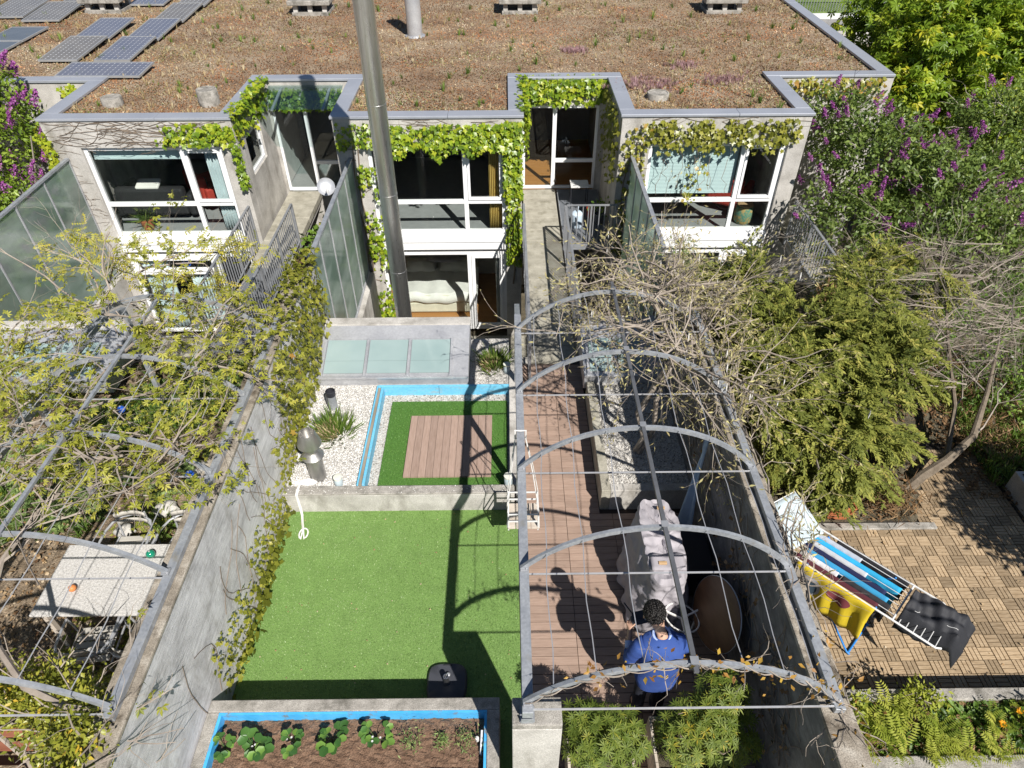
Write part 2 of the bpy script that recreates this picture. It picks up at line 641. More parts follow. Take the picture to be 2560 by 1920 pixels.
def mat_frost(name, col, dens, rough):
    """textured glass: partly scattered, partly clear"""
    m, nt, b = _nodes(name)
    b.inputs['Base Color'].default_value = (*col, 1)
    b.inputs['Roughness'].default_value = rough
    b.inputs['Transmission Weight'].default_value = dens
    b.inputs['IOR'].default_value = 1.12
    set_spec(b, 0.8)
    v = pos_vec(nt, (1, 6, 0.4))
    bump(nt, b, noise(nt, v, 12, 3, 0.5), 0.25, 0.02)
    c = ramp(nt, noise(nt, pos_vec(nt, (1, 0.6, 1.6)), 1.6, 4, 0.6), [(0.35, col), (0.62, tuple(min(1, c * 1.25 + 0.08) for c in col))])
    nt.links.new(c, b.inputs['Base Color'])
    return m
def mat_screen():
    m, nt, b = _nodes('textured_screen_glass')
    v = pos_vec(nt, (1, 8, 0.35))
    bn = N(nt, 'ShaderNodeBump')
    bn.inputs['Strength'].default_value = 0.35
    bn.inputs['Distance'].default_value = 0.02
    nt.links.new(noise(nt, v, 10, 3, 0.5), bn.inputs['Height'])
    rf = N(nt, 'ShaderNodeBsdfRefraction')
    rf.inputs['Color'].default_value = (0.80, 0.90, 0.84, 1)
    rf.inputs['Roughness'].default_value = 0.3
    rf.inputs['IOR'].default_value = 1.02
    nt.links.new(bn.outputs[0], rf.inputs['Normal'])
    tl = N(nt, 'ShaderNodeBsdfTranslucent')
    df = N(nt, 'ShaderNodeBsdfDiffuse')
    c = ramp(nt, noise(nt, pos_vec(nt, (1, 0.5, 1.4)), 1.6, 4, 0.6), [(0.35, (0.36, 0.50, 0.41)), (0.65, (0.68, 0.78, 0.72))])
    nt.links.new(c, tl.inputs['Color']); nt.links.new(c, df.inputs['Color'])
    m1 = N(nt, 'ShaderNodeMixShader'); m1.inputs[0].default_value = 0.5
    nt.links.new(tl.outputs[0], m1.inputs[1]); nt.links.new(df.outputs[0], m1.inputs[2])
    f2 = ramp(nt, noise(nt, pos_vec(nt, (1, 0.4, 1.2)), 1.1, 3, 0.5), [(0.35, (0.45,) * 3), (0.65, (0.85,) * 3)])
    m2 = N(nt, 'ShaderNodeMixShader')
    nt.links.new(f2, m2.inputs[0]); nt.links.new(rf.outputs[0], m2.inputs[1]); nt.links.new(m1.outputs[0], m2.inputs[2])
    gl = N(nt, 'ShaderNodeBsdfGlossy'); gl.inputs['Roughness'].default_value = 0.12
    m3 = N(nt, 'ShaderNodeMixShader'); m3.inputs[0].default_value = 0.1
    nt.links.new(m2.outputs[0], m3.inputs[1]); nt.links.new(gl.outputs[0], m3.inputs[2])
    nt.links.new(m3.outputs[0], nt.nodes['Material Output'].inputs['Surface'])
    return m
M['screen_glass'] = mat_screen()
M['sky_glass'] = pbr('frosted_skylight_glass', [(0.3, (0.33, 0.45, 0.45)), (0.7, (0.44, 0.56, 0.555))], 1.2, 0.18, bmp=0.0, spec=0.6)
def mat_frost2():
    m, nt, b = _nodes('skylight_glass')
    b.inputs['Roughness'].default_value = 0.12
    b.inputs['Coat Weight'].default_value = 0.6
    c = ramp(nt, noise(nt, pos_vec(nt), 1.3, 3, 0.5), [(0.3, (0.23, 0.315, 0.315)), (0.7, (0.31, 0.395, 0.39))])
    nt.links.new(c, b.inputs['Base Color'])
    return m
M['sky_glass'] = mat_frost2()
M['alu'] = pbr('aluminium', [(0.3, (0.44, 0.45, 0.48)), (0.7, (0.60, 0.61, 0.63))], 3, 0.38, 0.5, bmp=0.04, bscale=12, fine=(30, 0.08), dirt=((0.5, 0.46, 0.4), 4, 0.62, 0.85))
M['blue_board'] = pbr('blue_painted_board', [(0.3, (0.13, 0.43, 0.64)), (0.7, (0.17, 0.50, 0.70))], 3, 0.5, bmp=0.1, bscale=30, stretch=(1, 1, 3), fine=(30, 0.1), dirt=((0.30, 0.36, 0.38), 6, 0.56, 0.75))
M['blue_liner'] = pbr('blue_liner', [(0.3, (0.05, 0.34, 0.68)), (0.7, (0.09, 0.45, 0.80))], 5, 0.4, bmp=0.5, bscale=14, dirt=((0.20, 0.17, 0.13), 9, 0.58, 0.72))
M['wood_strip'] = pbr('weathered_strip', [(0.3, (0.22, 0.18, 0.13)), (0.7, (0.38, 0.33, 0.27))], 8, 0.8, stretch=(1, 0.2, 1))
M['turf'] = pbr('turf_backing', [(0.25, (0.10, 0.185, 0.045)), (0.5, (0.145, 0.25, 0.065)), (0.75, (0.20, 0.31, 0.09))], 55, 0.8, bmp=0.5, bscale=200, bdist=0.01, fine=(5, 0.08))
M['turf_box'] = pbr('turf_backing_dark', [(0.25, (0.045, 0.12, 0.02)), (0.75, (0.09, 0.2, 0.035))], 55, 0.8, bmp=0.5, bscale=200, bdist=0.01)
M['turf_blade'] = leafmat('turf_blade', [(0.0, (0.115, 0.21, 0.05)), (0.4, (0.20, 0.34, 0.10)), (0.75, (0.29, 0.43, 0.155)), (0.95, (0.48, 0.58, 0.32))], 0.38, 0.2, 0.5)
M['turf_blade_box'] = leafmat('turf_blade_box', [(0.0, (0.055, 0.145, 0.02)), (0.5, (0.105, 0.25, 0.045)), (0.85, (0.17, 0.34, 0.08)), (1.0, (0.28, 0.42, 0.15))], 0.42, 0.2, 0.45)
def mat_board(name, stops, sc=2.0, lo=0.88, hi=1.1, along='x'):
    m, nt, b = _nodes(name)
    oi = N(nt, 'ShaderNodeObjectInfo')
    c = ramp(nt, noise(nt, pos_vec(nt, (0.6, 6, 1) if along == 'x' else (6, 0.6, 1)), sc * 4, 6, 0.65), stops)
    f = ramp(nt, oi.outputs['Random'], [(0.0, (lo,) * 3), (1.0, (hi,) * 3)])
    c = mixc(nt, c, f, 1.0, 'MULTIPLY')
    nt.links.new(c, b.inputs['Base Color'])
    b.inputs['Roughness'].default_value = 0.7
    set_spec(b, 0.3)
    bump(nt, b, noise(nt, pos_vec(nt, (1, 20, 1) if along == 'x' else (20, 1, 1)), 12, 4, 0.6), 0.2, 0.006)
    return m
M['deck'] = mat_board('deck_board', [(0.3, (0.265, 0.185, 0.145)), (0.5, (0.325, 0.23, 0.18)), (0.75, (0.385, 0.28, 0.225))])
M['platform'] = mat_board('platform_board', [(0.3, (0.27, 0.19, 0.15)), (0.5, (0.33, 0.235, 0.19)), (0.75, (0.39, 0.285, 0.235))], along='y')
M['tile_wood'] = mat_board('tile_slat', [(0.25, (0.18, 0.12, 0.065)), (0.5, (0.34, 0.25, 0.155)), (0.8, (0.50, 0.40, 0.275))], 4, 0.66, 1.3)
M['tile_base'] = pbr('tile_base', [(0.5, (0.035, 0.03, 0.025))], 5, 0.9)
M['deck_base'] = pbr('deck_shadow_gap', [(0.5, (0.05, 0.035, 0.028))], 5, 0.9)
M['gravel_bed'] = pbr('gravel_bed', [(0.25, (0.30, 0.285, 0.26)), (0.5, (0.52, 0.50, 0.47)), (0.75, (0.72, 0.70, 0.67))], 45, 0.85, bmp=0.8, bscale=60, bdist=0.02)
M['stone'] = leafmat('white_pebble', [(0.0, (0.22, 0.20, 0.18)), (0.3, (0.43, 0.415, 0.39)), (0.7, (0.64, 0.63, 0.605)), (1.0, (0.76, 0.75, 0.73))], 0.7, 0, 0.3)
M['stone_mix'] = leafmat('mixed_pebble', [(0.0, (0.16, 0.14, 0.115)), (0.3, (0.36, 0.335, 0.30)), (0.7, (0.55, 0.53, 0.49)), (1.0, (0.74, 0.72, 0.68))], 0.7, 0, 0.3)
M['soil'] = pbr('potting_soil', [(0.25, (0.105, 0.06, 0.038)), (0.5, (0.19, 0.115, 0.075)), (0.75, (0.27, 0.175, 0.12))], 14, 0.95, bmp=1.0, bscale=45, bdist=0.03, fine=(90, 0.25))
M['dry_soil'] = pbr('dry_soil_and_litter', [(0.25, (0.10, 0.075, 0.05)), (0.5, (0.22, 0.165, 0.11)), (0.75, (0.36, 0.29, 0.21))], 5, 0.95, bmp=0.9, bscale=40, bdist=0.03, fine=(60, 0.4))
M['dark_soil'] = pbr('shaded_soil', [(0.25, (0.05, 0.042, 0.028)), (0.5, (0.10, 0.085, 0.055)), (0.75, (0.17, 0.145, 0.10))], 4, 0.95, bmp=0.9, bscale=40, bdist=0.03, fine=(60, 0.4))
M['roof_soil'] = pbr('roof_substrate', [(0.25, (0.15, 0.10, 0.065)), (0.42, (0.25, 0.175, 0.115)), (0.55, (0.31, 0.235, 0.16)), (0.8, (0.41, 0.345, 0.26))], 1.1, 0.95, bmp=1.0, bscale=30, bdist=0.04, fine=(45, 0.42), detail=10)
M['bark'] = pbr('grey_bark', [(0.3, (0.20, 0.17, 0.14)), (0.7, (0.36, 0.32, 0.27))], 12, 0.9, bmp=0.6, bscale=60, stretch=(1, 1, 0.3))
M['twig'] = pbr('pale_twig', [(0.3, (0.20, 0.165, 0.135)), (0.7, (0.36, 0.31, 0.26))], 6, 0.85, bmp=0.3, bscale=60)
M['old_bark'] = pbr('brown_bark', [(0.3, (0.11, 0.085, 0.06)), (0.7, (0.22, 0.18, 0.135))], 12, 0.9, bmp=0.7, bscale=60)
M['dark_twig'] = pbr('dark_twig', [(0.3, (0.13, 0.10, 0.075)), (0.7, (0.24, 0.19, 0.145))], 6, 0.85, bmp=0.3, bscale=60)
# foliage
M['ivy'] = leafmat('creeper_leaf', [(0.0, (0.065, 0.13, 0.012)), (0.35, (0.17, 0.27, 0.02)), (0.7, (0.33, 0.42, 0.025)), (1.0, (0.46, 0.46, 0.04))], 0.35, 0.34, 0.45)
M['ivy_olive'] = leafmat('olive_creeper_leaf', [(0.0, (0.09, 0.10, 0.012)), (0.5, (0.22, 0.23, 0.03)), (0.85, (0.36, 0.34, 0.06)), (1.0, (0.40, 0.22, 0.05))], 0.35, 0.3, 0.5)
M['vine'] = leafmat('vine_leaf', [(0.0, (0.15, 0.18, 0.02)), (0.45, (0.34, 0.35, 0.045)), (0.85, (0.50, 0.47, 0.09)), (1.0, (0.56, 0.47, 0.06))], 0.45, 0.4, 0.35)
M['lilac_leaf'] = leafmat('lilac_leaf', [(0.0, (0.06, 0.10, 0.022)), (0.5, (0.145, 0.21, 0.045)), (1.0, (0.28, 0.35, 0.09))], 0.42, 0.28, 0.4)
M['lilac_bright'] = leafmat('lilac_leaf_bright', [(0.0, (0.07, 0.13, 0.012)), (0.5, (0.17, 0.26, 0.025)), (1.0, (0.30, 0.40, 0.06))], 0.42, 0.3, 0.4)
M['lilac_flower'] = leafmat('lilac_flower', [(0.0, (0.17, 0.03, 0.16)), (0.5, (0.31, 0.08, 0.29)), (1.0, (0.50, 0.20, 0.46))], 0.6, 0.2, 0.2, (0.4, 0.1, 0.4))
M['chestnut'] = leafmat('broad_tree_leaf', [(0.0, (0.09, 0.16, 0.012)), (0.45, (0.22, 0.33, 0.028)), (0.75, (0.38, 0.44, 0.035)), (1.0, (0.55, 0.48, 0.03))], 0.4, 0.36, 0.4)
M['conifer'] = leafmat('conifer_spray', [(0.0, (0.06, 0.08, 0.016)), (0.4, (0.16, 0.18, 0.034)), (0.75, (0.28, 0.285, 0.06)), (1.0, (0.37, 0.28, 0.08))], 0.65, 0.18, 0.2)
M['shrub'] = leafmat('glossy_shrub_leaf', [(0.0, (0.045, 0.075, 0.012)), (0.5, (0.11, 0.155, 0.025)), (0.85, (0.20, 0.235, 0.04)), (1.0, (0.38, 0.30, 0.03))], 0.5, 0.22, 0.25)
M['hedge'] = leafmat('ivy_hedge_leaf', [(0.0, (0.10, 0.12, 0.015)), (0.5, (0.26, 0.28, 0.035)), (0.9, (0.40, 0.38, 0.06)), (1.0, (0.55, 0.38, 0.04))], 0.4, 0.3, 0.45)
M['green'] = leafmat('green_leaf', [(0.0, (0.05, 0.10, 0.015)), (0.5, (0.12, 0.21, 0.03)), (1.0, (0.25, 0.36, 0.06))], 0.45, 0.3, 0.4)
M['fern'] = leafmat('fern_leaf', [(0.0, (0.13, 0.18, 0.02)), (0.5, (0.29, 0.34, 0.04)), (1.0, (0.44, 0.45, 0.08))], 0.5, 0.35, 0.3)
M['strawberry'] = leafmat('strawberry_leaf', [(0.0, (0.028, 0.085, 0.02)), (0.5, (0.06, 0.15, 0.035)), (1.0, (0.15, 0.27, 0.05))], 0.38, 0.2, 0.4)
M['herb'] = leafmat('herb_leaf', [(0.0, (0.10, 0.16, 0.05)), (0.5, (0.20, 0.28, 0.09)), (1.0, (0.31, 0.39, 0.13))], 0.5, 0.25, 0.3)
M['grass'] = leafmat('grass_blade', [(0.0, (0.05, 0.10, 0.015)), (0.5, (0.13, 0.21, 0.035)), (0.8, (0.24, 0.30, 0.07)), (1.0, (0.44, 0.36, 0.18))], 0.5, 0.25, 0.3)
M['straw'] = leafmat('straw_blade', [(0.0, (0.30, 0.22, 0.11)), (0.6, (0.46, 0.36, 0.2)), (1.0, (0.60, 0.51, 0.33))], 0.7, 0.15, 0.2)
M['roof_plant'] = leafmat('dry_roof_plant', [(0.0, (0.09, 0.055, 0.035)), (0.2, (0.235, 0.115, 0.062)), (0.42, (0.36, 0.205, 0.11)), (0.6, (0.43, 0.32, 0.205)), (0.8, (0.53, 0.45, 0.34)), (0.93, (0.68, 0.62, 0.53)), (1.0, (0.22, 0.23, 0.09))], 0.85, 0.1, 0.15, zone=0.55)
M['litter'] = leafmat('dead_leaf', [(0.0, (0.10, 0.055, 0.03)), (0.4, (0.26, 0.16, 0.08)), (0.75, (0.44, 0.32, 0.19)), (1.0, (0.62, 0.52, 0.38))], 0.8, 0.1, 0.15)
M['roof_moss'] = leafmat('roof_moss', [(0.0, (0.10, 0.10, 0.04)), (0.5, (0.24, 0.22, 0.09)), (0.8, (0.34, 0.33, 0.17)), (1.0, (0.46, 0.45, 0.33))], 0.85, 0.1, 0.15)
M['bud'] = leafmat('pale_bud', [(0.0, (0.26, 0.21, 0.10)), (0.5, (0.42, 0.36, 0.17)), (1.0, (0.52, 0.48, 0.22))], 0.6, 0.25, 0.2)
M['autumn'] = leafmat('rusty_young_leaf', [(0.0, (0.22, 0.09, 0.025)), (0.5, (0.42, 0.22, 0.05)), (1.0, (0.55, 0.37, 0.06))], 0.45, 0.3, 0.4)
M['moss'] = pbr('brown_moss', [(0.3, (0.055, 0.03, 0.018)), (0.7, (0.13, 0.075, 0.045))], 20, 0.95, bmp=1, bscale=70, bdist=0.02)
# simple colours
def flat(name, col, rough=0.6, metal=0.0, spec=0.4, bmp=0.05, var=0.1, sc=6):
    return pbr(name, [(0.3, tuple(c * (1 - var) for c in col)), (0.7, tuple(min(1, c * (1 + var)) for c in col))], sc, rough, metal, bmp=bmp, bscale=60, spec=spec)
M['black'] = flat('black_plastic', (0.025, 0.026, 0.032), 0.45)
M['base_plastic'] = flat('charcoal_plastic', (0.055, 0.058, 0.07), 0.5)
M['white'] = flat('white_paint', (0.66, 0.66, 0.65), 0.5)
M['rope'] = flat('white_rope', (0.70, 0.685, 0.66), 0.85, bmp=0.4)
M['tarp'] = flat('grey_cover_fabric', (0.34, 0.32, 0.345), 0.75, bmp=0.25, var=0.14, sc=3)
M['tan'] = flat('tan_strap', (0.45, 0.30, 0.16), 0.7)
M['pale_blue_sheet'] = flat('pale_sheet', (0.48, 0.58, 0.68), 0.7)
M['table_wood'] = pbr('dark_table_wood', [(0.3, (0.085, 0.045, 0.025)), (0.7, (0.16, 0.085, 0.048))], 8, 0.45, bmp=0.1, stretch=(1, 0.2, 1))
M['terracotta'] = flat('terracotta', (0.44, 0.15, 0.06), 0.8, bmp=0.3)
M['board_cover'] = flat('pale_blue_cover', (0.53, 0.62, 0.66), 0.85, var=0.06)
M['planter_wood'] = pbr('pale_planter_wood', [(0.3, (0.40, 0.34, 0.28)), (0.7, (0.56, 0.50, 0.43))], 8, 0.75, bmp=0.2, stretch=(1, 1, 0.2))
M['red_wood'] = pbr('red_brown_bench_wood', [(0.3, (0.17, 0.055, 0.03)), (0.7, (0.31, 0.125, 0.075))], 8, 0.65, bmp=0.2, stretch=(0.2, 1, 1))
M['wood_floor'] = pbr('oak_floor', [(0.3, (0.36, 0.16, 0.045)), (0.7, (0.48, 0.235, 0.075))], 5, 0.35, bmp=0.03, stretch=(0.25, 3, 1))
M['plaster'] = flat('white_plaster', (0.62, 0.61, 0.59), 0.9)
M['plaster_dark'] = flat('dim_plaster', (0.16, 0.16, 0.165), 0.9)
M['grey_floor'] = flat('grey_floor', (0.30, 0.31, 0.31), 0.5)
M['linen'] = flat('white_linen', (0.76, 0.75, 0.70), 0.9, bmp=0.3, sc=3)
M['cream'] = flat('cream_box', (0.66, 0.64, 0.52), 0.8)
M['red'] = flat('red_upholstery', (0.40, 0.045, 0.03), 0.65)
M['black_leather'] = flat('black_leather', (0.03, 0.03, 0.032), 0.35)
M['blind'] = pbr('pale_blue_blind', [(0.3, (0.50, 0.64, 0.65)), (0.7, (0.56, 0.69, 0.70))], 1, 0.6, bmp=0)
M['curtain_yellow'] = flat('yellow_curtain', (0.60, 0.43, 0.12), 0.85)
M['curtain_white'] = flat('pale_curtain', (0.58, 0.68, 0.70), 0.85)
M['mesh_grate'] = flat('grating_steel', (0.24, 0.26, 0.29), 0.5, 0.4)
M['cable'] = flat('black_cable', (0.03, 0.03, 0.03), 0.6)
M['jar_glass'] = flat('frosted_jar', (0.40, 0.47, 0.50), 0.25)
M['jar_lid'] = flat('cream_lid', (0.62, 0.63, 0.55), 0.5)
M['pv_frame'] = flat('panel_frame', (0.40, 0.41, 0.42), 0.4, 0.4)

def mat_pv(name, c1, c2, line, dot):
    m, nt, b = _nodes(name)
    tc = N(nt, 'ShaderNodeTexCoord')
    mp = N(nt, 'ShaderNodeMapping')
    mp.inputs['Scale'].default_value = (8.0, 8.0, 1)
    nt.links.new(tc.outputs['Object'], mp.inputs['Vector'])
    sp = N(nt, 'ShaderNodeSeparateXYZ')
    nt.links.new(mp.outputs[0], sp.inputs[0])
    ds = []
    for ax in (0, 1):
        f = N(nt, 'ShaderNodeMath', operation='FRACT')
        nt.links.new(sp.outputs[ax], f.inputs[0])
        k = N(nt, 'ShaderNodeMath', operation='PINGPONG')
        nt.links.new(f.outputs[0], k.inputs[0])
        k.inputs[1].default_value = 0.5
        ds.append(k.outputs[0])
    su = N(nt, 'ShaderNodeMath', operation='ADD')
    nt.links.new(ds[0], su.inputs[0]); nt.links.new(ds[1], su.inputs[1])
    lt = N(nt, 'ShaderNodeMath', operation='LESS_THAN')
    nt.links.new(su.outputs[0], lt.inputs[0]); lt.inputs[1].default_value = dot
    mn = N(nt, 'ShaderNodeMath', operation='MINIMUM')
    nt.links.new(ds[0], mn.inputs[0]); nt.links.new(ds[1], mn.inputs[1])
    l2 = N(nt, 'ShaderNodeMath', operation='LESS_THAN')
    nt.links.new(mn.outputs[0], l2.inputs[0]); l2.inputs[1].default_value = 0.03
    c = ramp(nt, noise(nt, pos_vec(nt), 2.0, 3), [(0.3, c1), (0.7, c2)])
    c = mixc(nt, c, line, l2.outputs[0])
    c = mixc(nt, c, (0.62, 0.63, 0.64), lt.outputs[0])
    nt.links.new(c, b.inputs['Base Color'])
    b.inputs['Roughness'].default_value = 0.16
    set_spec(b, 0.5)
    return m
M['pv_blue'] = mat_pv('solar_cells_blue', (0.11, 0.12, 0.165), (0.15, 0.155, 0.19), (0.28, 0.28, 0.31), 0.13)  # cell colour raised and greyed to carry the sky's reflection
M['pv_grey'] = mat_pv('solar_cells_grey', (0.14, 0.13, 0.12), (0.20, 0.185, 0.165), (0.26, 0.24, 0.22), 0.16)
M['pv_dark'] = mat_pv('solar_cells_dark', (0.09, 0.095, 0.105), (0.12, 0.125, 0.135), (0.11, 0.115, 0.125), 0.0)
# ------------------------------------------------------------------ ground and terraces
PITCHX = 5.55
X0 = {'A': -14.47, 'L': -8.92, 'M': -3.37, 'R': 2.18}
YF, YD, ZP = 13.19, 15.46, 2.545

g = MB()
g.box(-160, 160, -60, 300, -3.2, -2.72)
struct(g.build('ground', M['dark_soil']))
g = MB()
g.box(-16, 8.6, -8, 9.2, -2.719, -0.12)
struct(g.build('terrace_base', M['concrete']))
g = MB()
g.box(-16, 8.6, 9.2, 13.2, -2.718, -2.66)
struct(g.build('courtyard_floor', M['concrete_path']))


def window(parent, x0, x1, z0, z1, y, mull=None, trans=None, sash=None, fw=0.075, name='window', mat='white_pvc', sash_w=0.055):
    """frame with mullion and transoms; panes are children; sash: (xa, xb, za, zb) an opening casement"""
    d = 0.075
    w = MB()
    w.box(x0, x0 + fw, y, y + d, z0, z1)
    w.box(x1 - fw, x1, y, y + d, z0, z1)
    w.box(x0 + fw, x1 - fw, y, y + d, z1 - fw, z1)
    w.box(x0 + fw, x1 - fw, y, y + d, z0, z0 + fw)
    xs = [x0 + fw]
    for m_ in (mull or []):
        w.box(m_ - 0.045, m_ + 0.045, y + 0.002, y + d, z0 + fw, z1 - fw)
        xs += [m_ - 0.045, m_ + 0.045]
    xs.append(x1 - fw)
    cells = []
    for i in range(0, len(xs), 2):
        zs = [z0 + fw]
        for (zt, th, only) in (trans or []):
            if only is None or i // 2 in only:
                w.box(xs[i], xs[i + 1], y + 0.004, y + d, zt, zt + th)
                zs += [zt, zt + th]
        zs.append(z1 - fw)
        for k in range(0, len(zs), 2):
            cells.append((xs[i], xs[i + 1], zs[k], zs[k + 1]))
    fr = w.build(name, M[mat], parent, bev=0.006)
    for i, (a, b, c, e) in enumerate(cells):
        if sash and i in sash:
            s = MB()
            q = sash_w
            s.box(a + 0.003, a + q, y - 0.018, y + 0.05, c + 0.003, e - 0.003)
            s.box(b - q, b - 0.003, y - 0.018, y + 0.05, c + 0.003, e - 0.003)
            s.box(a + q, b - q, y - 0.018, y + 0.05, c + 0.003, c + q)
            s.box(a + q, b - q, y - 0.018, y + 0.05, e - q, e - 0.003)
            s.build('sash', M[mat], fr, bev=0.005)
            a, b, c, e = a + q, b - q, c + q, e - q
        p = MB().box(a, b, y + 0.034, y + 0.04, c, e)
        p.build('pane', M['glass'], fr)
    return fr


def slatted(mb, x0, x1, y, z0, z1, pitch=0.03):
    z = z1
    while z > z0:
        zb = max(z - pitch, z0)
        mb.add([(x0, y + 0.014, z), (x1, y + 0.014, z), (x1, y, zb), (x0, y, zb)], [(0, 1, 2, 3)])
        z -= pitch
    return mb


def curtain(mb, x0, x1, y, z0, z1, folds=7, amp=0.035):
    n = folds * 6
    mb.grid(lambda u, v: (x0 + (x1 - x0) * u, y + amp * math.sin(u * folds * 6.283) * (0.7 + 0.3 * v), z0 + (z1 - z0) * v), n, 4)
    return mb


def house(key, label):
    x0 = X0[key]
    x1 = x0 + 3.7
    xe = x0 + PITCHX if key != 'R' else 8.38
    h = empty('terraced_house', (x0 + 1.85, YF, -2.7), label, 'house', 'terraced houses in the row')
    a, b = x0 + 0.03, x1 - 0.03
    wl, wr = x0 + 0.62, x1 - 0.36
    yf = YF + 0.03
    w = MB()
    # piers, lintel
    w.box(a, wl, yf, yf + 0.3, -2.7, 2.5)
    w.box(wr, b, yf, yf + 0.3, -2.7, 2.5)
    w.box(wl, wr, yf, yf + 0.3, 1.96, 2.5)
    w.build('front_wall', M['concrete'], h, bev=0.008)
    w = MB()
    w.box(a, a + 0.25, yf + 0.302, YD + 3.5, -2.7, 2.0)
    w.box(a, a + 0.25, yf + 0.302, YD + 0.3, 2.0, 2.49)
    w.build('side_wall', M['concrete'], h)
    w = MB()
    if key == 'L':   # right side wall holds a side window over the bridge
        w.box(b - 0.25, b, yf + 0.3, 13.75, -2.7, 2.5)
        w.box(b - 0.25, b, 14.75, YD + 0.03, -2.7, 2.5)
        w.box(b - 0.25, b, 13.75, 14.75, -2.7, 1.15)
        w.box(b - 0.25, b, 13.75, 14.75, 1.95, 2.5)
    else:
        w.box(b - 0.25, b, yf + 0.3, YD + 0.03, -2.7, 2.5)
    w.build('side_wall', M['concrete'], h)
    # recess wall over and beside the door
    w = MB()
    w.box(b, xe if key == 'R' else xe + 0.03, YD + 0.03, YD + 0.3, 1.93, 2.5)
    if key in ('R', 'A'):
        w.box(b, xe, YD + 0.03, YD + 0.3, -2.7, 1.93)
    else:
        w.box(b, xe + 0.03, YD + 0.03, YD + 0.3, -2.7, -0.16)
        w.box(b, b + 0.06, YD + 0.03, YD + 0.3, -0.16, 1.93)
        w.box(xe - 0.12, xe + 0.03, YD + 0.03, YD + 0.3, -0.16, 1.93)
    w.build('recess_wall', M['concrete'], h)
    # roof slab
    w = MB()
    w.box(x0 + 0.28, x1 - 0.28, yf + 0.3, YD + 0.3, 2.02, 2.468)
    w.box(x0, xe, YD + 0.302, 31, 2.02, 2.47)
    w.build('roof', M['roof_soil'], h)
    # metal coping in lengths
    z0, z1 = 2.492, ZP
    def cop(*bx):
        MB().box(*bx).build('coping', M['coping'], h, bev=0.008)
    cw = 0.3
    m = (x0 + x1) / 2 + 0.4
    cop(x0, m - 0.002, YF, YF + cw, z0, z1)
    cop(m + 0.002, x1, YF, YF + cw, z0, z1 - 0.001)
    ym = (YF + YD) / 2 + 0.15
    for xa in (x0, x1 - cw):
        cop(xa, xa + cw, YF + cw + 0.002, ym, z0, z1)
        cop(xa, xa + cw, ym + 0.003, YD - 0.002, z0, z1 - 0.0015)
    cop(x1 - cw, xe + cw if key != 'R' else xe, YD, YD + cw, z0, z1 + 0.001)
    if key == 'R':
        cop(xe - cw, xe, YD + cw + 0.002, 22, z0, z1)
        cop(xe - cw, xe, 22.004, 31, z0, z1)
    if key == 'A':
        return h
    # windows
    mu = x0 + 2.52
    up = window(h, wl, wr, 0.03, 1.96, yf + 0.06, [mu], [(0.70, 0.085, None)], sash=(3,))
    ap = MB()
    ap.box(wl - 0.01, wr + 0.01, yf - 0.03, yf + 0.13, -0.15, 0.027)
    ap.box(wl - 0.01, wr + 0.01, yf - 0.012, yf + 0.13, -0.335, -0.153)
    ap.build('sill_panel', M['white_pvc'], h, bev=0.008)
    if key == 'M':
        lo = window(h, wl, wr, -2.52, -0.43, yf + 0.07, [mu], None, sash=(1,), sash_w=0.08)
    else:
        lo = window(h, wl, wr, -2.52, -0.43, yf + 0.07, [mu], [(-0.95, 0.08, (0,))] if key == 'L' else None, sash=(1,), sash_w=0.08)
    # rooms
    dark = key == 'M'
    w = MB()
    w.box(a + 0.252, b - 0.252, yf + 0.3, 17.4, -0.32, -0.004)
    w.build('upper_floor', M['grey_floor'], h)
    w = MB()
    w.box(wl, wr, yf + 0.14, yf + 0.3, -0.42, -0.006)
    w.build('floor_edge', M['white_pvc'], h)
    w = MB()
    w.box(a + 0.252, b - 0.252, 17.4, 17.5, -2.66, 2.02)
    w.box(b - 0.25, b - 0.0, YD + 0.31, 17.4, 0, 2.02)
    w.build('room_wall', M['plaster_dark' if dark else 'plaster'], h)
    w = MB()
    w.box(a + 0.255, b - 0.255, yf + 0.31, 15.9, -2.66, -2.6)
    w.build('lower_floor', M['wood_floor' if dark else 'grey_floor'], h)
    w = MB()
    w.box(a + 0.255, b - 0.255, 15.9, 16.0, -2.6, -0.33)
    w.box(a + 0.252, a + 0.30, yf + 0.31, 15.9, -2.6, -0.33)
    w.box(b - 0.30, b - 0.252, yf + 0.31, 15.9, -2.6, -0.33)
    w.build('room_wall', M['plaster'], h)
    if key in ('L', 'M'):
        # glazed door to the bridge, hall behind
        da, db = b + 0.06, xe - 0.12
        zt = 1.93
        f = window(h, da, db, -0.02, zt, YD + 0.06, [da + 0.72], [(0.62, 0.085, (1,))], name='door', fw=0.06)
        w = MB()
        w.box(b + 0.001, xe + 0.02, YD + 0.3, 18.5, -0.16, -0.01)
        w.build('hall_floor', M['wood_floor' if dark else 'grey_floor'], h)
        w = MB()
        w.box(b + 0.001, xe + 0.02, 18.5, 18.6, -0.01, 2.02)
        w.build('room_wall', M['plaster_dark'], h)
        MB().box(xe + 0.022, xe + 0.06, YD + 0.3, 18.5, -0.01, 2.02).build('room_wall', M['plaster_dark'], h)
    return h


house('A', 'house at the far left under the dark solar panels, only its roof showing')
HL = house('L', 'concrete house beside the left lilac, white window with grey curtain and bare stems')
HM = house('M', 'middle house behind the tall steel flue, bed showing in its lower window')
HR = house('R', 'end house by the right lilac, upper window half closed by pale blue blind')

